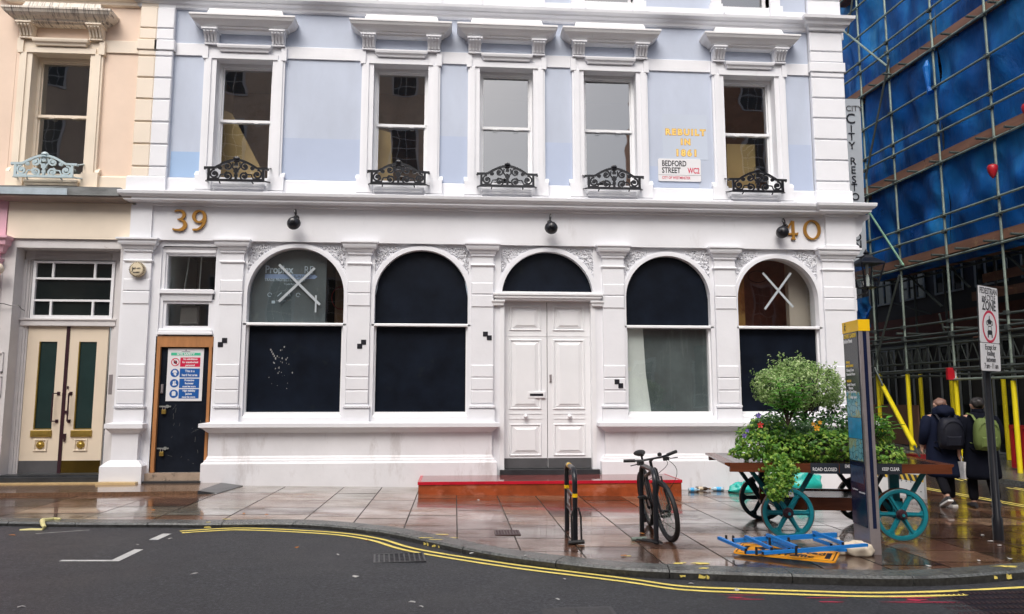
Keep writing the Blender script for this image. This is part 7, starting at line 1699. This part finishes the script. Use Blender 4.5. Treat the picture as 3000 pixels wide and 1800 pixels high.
def person(loc,rz,label,coat,pack,hairmat,stride,hood,hand_down):
    t=T('person',loc,label,'person',rz=rz)
    V=[];Ed=[]
    def v(*a): V.append(a); return len(V)-1
    def e(a,b): Ed.append((a,b))
    pel=v(0,0,.93,.14,.11); sp1=v(0,0,1.14,.135,.10); ch=v(0,.0,1.34,.16,.11); nk=v(0,.01,1.46,.058); hb_=v(0,.02,1.53,.07); hm=v(0,.025,1.595,.078,.092); ht=v(0,.02,1.645,.062,.075)
    e(pel,sp1);e(sp1,ch);e(ch,nk);e(nk,hb_);e(hb_,hm);e(hm,ht)
    for s in (-1,1): ear=v(s*.088,.01,1.575,.016); e(hm,ear)
    nose=v(0,.125,1.57,.014); e(hm,nose)
    for s,(fy,kz,lift) in zip((-1,1),stride):
        hp=v(s*.09,0,.88,.085); kn=v(s*.10,fy*.45+.05,.48+lift*.4,.058); an=v(s*.10,fy-.03,.10+lift,.032); toe=v(s*.105,fy+.08,.05+lift*.35,.022); heel=v(s*.10,fy-.05,.05+lift*1.2,.022)
        e(pel,hp);e(hp,kn);e(kn,an);e(an,toe);e(an,heel)
    for s in (-1,1):
        sh=v(s*.17,0,1.38,.062); el=v(s*.245,-.03,1.12,.045)
        wr=v(s*.24,.10,.93,.030) if hand_down!=s else v(s*.27,.03,.86,.028)
        e(ch,sh);e(sh,el);e(el,wr)
        hd_=V[wr]; pm=v(hd_[0],hd_[1]+.01,hd_[2]-.06,.030,.018); e(wr,pm)
        for q,(dx,L) in enumerate(((-.025,.055),(-.008,.065),(.009,.06),(.024,.048))):
            a=v(hd_[0]+dx*.3,hd_[1]+dx*.9+.01,hd_[2]-.085,.009); b=v(hd_[0]+dx*.3-s*.008,hd_[1]+dx*1.0+.012,hd_[2]-.085-L*.6,.008); c=v(hd_[0]+dx*.3-s*.03,hd_[1]+dx+.012,hd_[2]-.085-L*.8,.007); e(pm,a);e(a,b);e(b,c)
        th_=v(hd_[0]-s*.02,hd_[1]+.045,hd_[2]-.06,.010); th2=v(hd_[0]-s*.025,hd_[1]+.05,hd_[2]-.095,.008); e(pm,th_); e(th_,th2)
    body=skinbody('body',SKIN,V,Ed,t)
    # trousers
    V2=[];E2=[]
    V2.append((0,0,.92,.15,.115)); 
    for s,(fy,kz,lift) in zip((-1,1),stride):
        b=len(V2); V2+= [(s*.09,0,.85,.095),(s*.10,fy*.45+.05,.48+lift*.4,.072),(s*.10,fy-.03,.10+lift,.066)]; E2+=[(0,b),(b,b+1),(b+1,b+2)]
    skinbody('trousers',TROU,V2,E2,t)
    for s,(fy,kz,lift) in zip((-1,1),stride):
        m=M(); tilt=Matrix.Translation((s*.105,fy-.03,.0+lift*.8))@Matrix.Rotation(rad(-55) *min(1,lift*5),4,'X')
        lo=[(0,-.09,0,.035,.03),]
        secs=[(-.10,.02,.03,.04),(-.06,.035,.04,.06),(0,.04,.042,.065),(.07,.046,.03,.045),(.14,.045,.022,.03),(.17,.02,.012,.014)]
        vs=[];n=12
        for y,w_,h0,h1 in secs:
            for k_ in range(n): a=2*math.pi*k_/n; vs.append((w_*math.cos(a),y,max(.012,.045+h1*.9*math.sin(a) if math.sin(a)>0 else .045+.035*math.sin(a))))
        m.add(vs,[(i*n+k_,i*n+(k_+1)%n,(i+1)*n+(k_+1)%n,(i+1)*n+k_) for i in range(len(secs)-1) for k_ in range(n)]+[tuple(range(n))[::-1],tuple((len(secs)-1)*n+k_ for k_ in range(n))]); m.xf(tilt); sh_=m.build('shoe',SHOEB,t,smooth='a')
        if hood: 
            m=M(); m.prism([(-.035,-.105),(.035,-.105),(.045,0),(.05,.09),(.04,.16),(0,.178),(-.04,.16),(-.05,.09),(-.045,0)],'z',.0,.026); m.xf(tilt); m.build('sole',SHOEW,sh_)
    # coat
    m=M(); n=28; secs=[(0,-.0,.44,.235,.19),(0,0,.50,.24,.19),(0,0,.70,.235,.175),(0,0,.90,.225,.165),(0,0,1.08,.21,.15),(0,0,1.25,.225,.15),(0,0,1.36,.225,.14),(0,.0,1.42,.17,.115),(0,.005,1.47,.085,.08),(0,.01,1.50,.068,.07)]
    m.loft(secs,n); 
    for i,vv in enumerate(m.v):
        x,y,z=vv; k_=max(0,(.95-z)/.5); a=math.atan2(y,x); f=1+.05*k_*math.sin(7*a+2)+.012*math.sin(5*a+z*17); m.v[i]=(x*f,y*f+.02*k_*math.sin(z*9),z)
    for s in (-1,1):
        wx=(s*.24,.10,.95) if hand_down!=s else (s*.27,.03,.89)
        m.tube([(s*.15,0,1.40),(s*.215,-.01,1.33),(s*.25,-.03,1.14),(s*(abs(wx[0])+.005),(wx[1]-.03)/2,(1.14+wx[2])/2),wx],[.085,.085,.072,.064,.058],14)
    ct=m.build('coat',coat,t,smooth=True)
    md=ct.modifiers.new('sub','SUBSURF'); md.levels=1; md.render_levels=1
    if hood:
        m=M(); lump(m,(0,-.075,1.475),(.145,.115,.105),2,24,12,fl=1); m.build('hood',coat,t,smooth=True)
        m=M(); lump(m,(0,.015,1.60),(.083,.098,.088),3,20,10,fl=.35); m.v=[(a,b,c) for a,b,c in m.v]; m.build('hair',hairmat,t,smooth=True)
    else:
        m=M(); lump(m,(0,-.004,1.61),(.090,.108,.092),7,24,12,fl=.85); m.build('hair',hairmat,t,smooth=True)
        m=M(); m.loft([(0,-.0,1.44,.09,.085),(0,.0,1.50,.075,.075),(0,.005,1.525,.072,.073)],20); m.build('collar',coat,t,smooth=True)
    for s in (-1,1): m=M(); m.lathe([(0,.01),(.01,0),(0,-.01)],(s*.032,.108,1.605),'y',8); m.build('eye',INK,t,smooth=True)
    # backpack
    zc=1.14; m=M(); vs=[]; n=28;secs=[(-.235,.115,.06),(-.225,.145,.085),(-.12,.162,.105),(.02,.160,.105),(.14,.150,.095),(.21,.125,.075),(.245,.08,.045)]
    for z,hw_,hd_ in secs:
        for k_ in range(n):
            a=2*math.pi*k_/n; ca,sa=math.cos(a),math.sin(a); x=hw_*math.copysign(abs(ca)**.65,ca); y=hd_*math.copysign(abs(sa)**.65,sa); vs.append((x,-.235+y,zc+z+.006*math.sin(x*50)))
    m.add(vs,[(i*n+k_,i*n+(k_+1)%n,(i+1)*n+(k_+1)%n,(i+1)*n+k_) for i in range(len(secs)-1) for k_ in range(n)]+[tuple(range(n))[::-1],tuple((len(secs)-1)*n+k_ for k_ in range(n))]); bp_=m.build('backpack',pack,t,smooth=True)
    m=M(); m.tube([(.135*math.cos(a),-.332,zc+.02+.17*math.sin(a)) for a in np.linspace(.35,math.pi-.35,12)],.006,6); m.tube([(-.03,-.24,zc+.24),(0,-.25,zc+.275),(.03,-.24,zc+.24)],.008,6); m.bblock(-.10,.10,-.352,-.32,zc-.19,zc-.03,.02); m.build('pocket',pack,bp_)
    for s in (-1,1):
        m=M(); m.tube([(s*.10,-.20,zc+.19),(s*.125,-.13,zc+.29),(s*.13,.03,zc+.315),(s*.135,.155,zc+.16),(s*.15,.12,zc-.05),(s*.15,-.12,zc-.14)],.019,8,flat=.4); m.build('strap',pack,bp_,smooth='a')
    return t
P1=G(2775,1484); P2=G(2885,1492)
t1=person(P1,rad(-8),'person in a long navy padded coat with shaved head and black backpack, walking away',NAVYC,BPBL,SHAVE,((-.22,0,.10),(.12,0,0)),True,0); t1.scale=(1.14,1.1,1.0)
t2=person(P2,rad(-14),'person in a long black coat with dark hair and olive green backpack, walking away',BLKC,BPGR,HAIR,((.10,0,0),(-.14,0,.05)),False,-1); t2.scale=(1.10,1.06,1.0)
# carrier bag in the second person's hand
p=P2+Matrix.Rotation(rad(-14),3,'Z')@Vector((-.27,.04,0)); tb_=T('carrier_bag',p+Vector((0,0,.45)),'small crumpled white carrier bag held between the two walking people','carrier bag'); m=M(); m.hexa([(-.03,-.09,0),(.03,-.09,0),(.03,.09,0),(-.03,.09,0),(-.04,-.11,.26),(.04,-.11,.26),(.04,.11,.26),(-.04,.11,.26)]); m.build('bag',paint('crumpled_white_plastic',(.55,.55,.56),.5,.3,9,.8,16),tb_)
m=M()
for s in (-.03,.03): m.tube([(s,-.06,.26),(s*.3,-.01,.345),(s*.3,.02,.345),(s,.06,.26)],.004,5)
m.build('handle',WHPL,tb_)
# ================= litter: fallen leaves and scraps =================
rg=random.Random(77); n=0
LEAFO=paint('orange_fallen_leaf',(.42,.16,.03),.5,.3,9); LEAFP=paint('pale_scrap',(.45,.44,.42),.5,.2,9)
SPOTS=[(35,1570,0),(450,1496,0),(600,1440,0),(870,1606,0),(1383,1623,1),(1653,1699,1),(1042,1691,1),(1560,1450,1),(1400,1467,1),(1690,1518,1),(1880,1565,0),(1830,1630,0),(715,1506,0),(780,1509,0),(590,1520,0),(2050,1518,1),(2160,1730,1),(2900,1588,1),(2880,1570,1),(2930,1600,1),(2680,1560,1),(2870,1645,1),(2700,1580,1),(500,1580,1),(1540,1630,1),(1634,1758,1),(1208,1766,1),(65,1780,1),(402,1599,1),(570,1683,1),(990,1627,1),(1235,1780,1),(1076,1585,0),(2024,1712,1),(2960,1640,1),(2720,1660,1)]
for px,py,k_ in SPOTS:
    onroad=py>float(np.interp(px,[a for a,b in KERB_PX],[b for a,b in KERB_PX]))+22
    p=G(px,py,'r' if onroad else 0); s=rg.uniform(.018,.035); m=M(); nn=7; pts_=[]
    for i in range(nn): a=2*math.pi*i/nn+rg.uniform(-.2,.2); q=s*rg.uniform(.5,1.2); pts_.append((q*math.cos(a)*1.5,q*math.sin(a)*.8,rg.uniform(.001,.010)))
    m.add([(0,0,.012)]+pts_,[(0,1+i,1+(i+1)%nn) for i in range(nn)])
    o=m.build('fallen_leaf' if k_==0 else 'litter_scrap',LEAFO if k_==0 else LEAFP); o.location=p+Vector((0,0,.003)); o.rotation_euler=(0,0,rg.uniform(0,6))
    where='road' if onroad else 'wet pavement'
    if k_==0: tag(o,'small orange brown fallen leaf lying on the street','leaf','fallen leaves scattered on the street')
    else: tag(o,'tiny pale scrap of litter lying flat on the street','litter','pale litter scraps scattered on the street')
# yellow burst of rope/paint string at the left kerb
m=M(); zf=lambda x,y,dz=.01:G(x,y,dz)
m.tube([G(58,1554,'r'),G(90,1553,'r'),G(125,1553,'r'),G(130,1545,-.02),G(126,1538,.0),G(124,1526,.012),G(140,1523,.012),G(160,1520,.012),G(178,1521,.012)],[.012,.02,.018,.022,.026,.03,.022,.018,.012],7)
o=m.build('yellow_spill',paint('dried_yellow_paint',(.72,.66,.30),.5,.1,9,.3,30)); recenter(o,G(125,1545)); tag(o,'ragged strip of dried pale yellow paint running over the left kerb','paint spill')
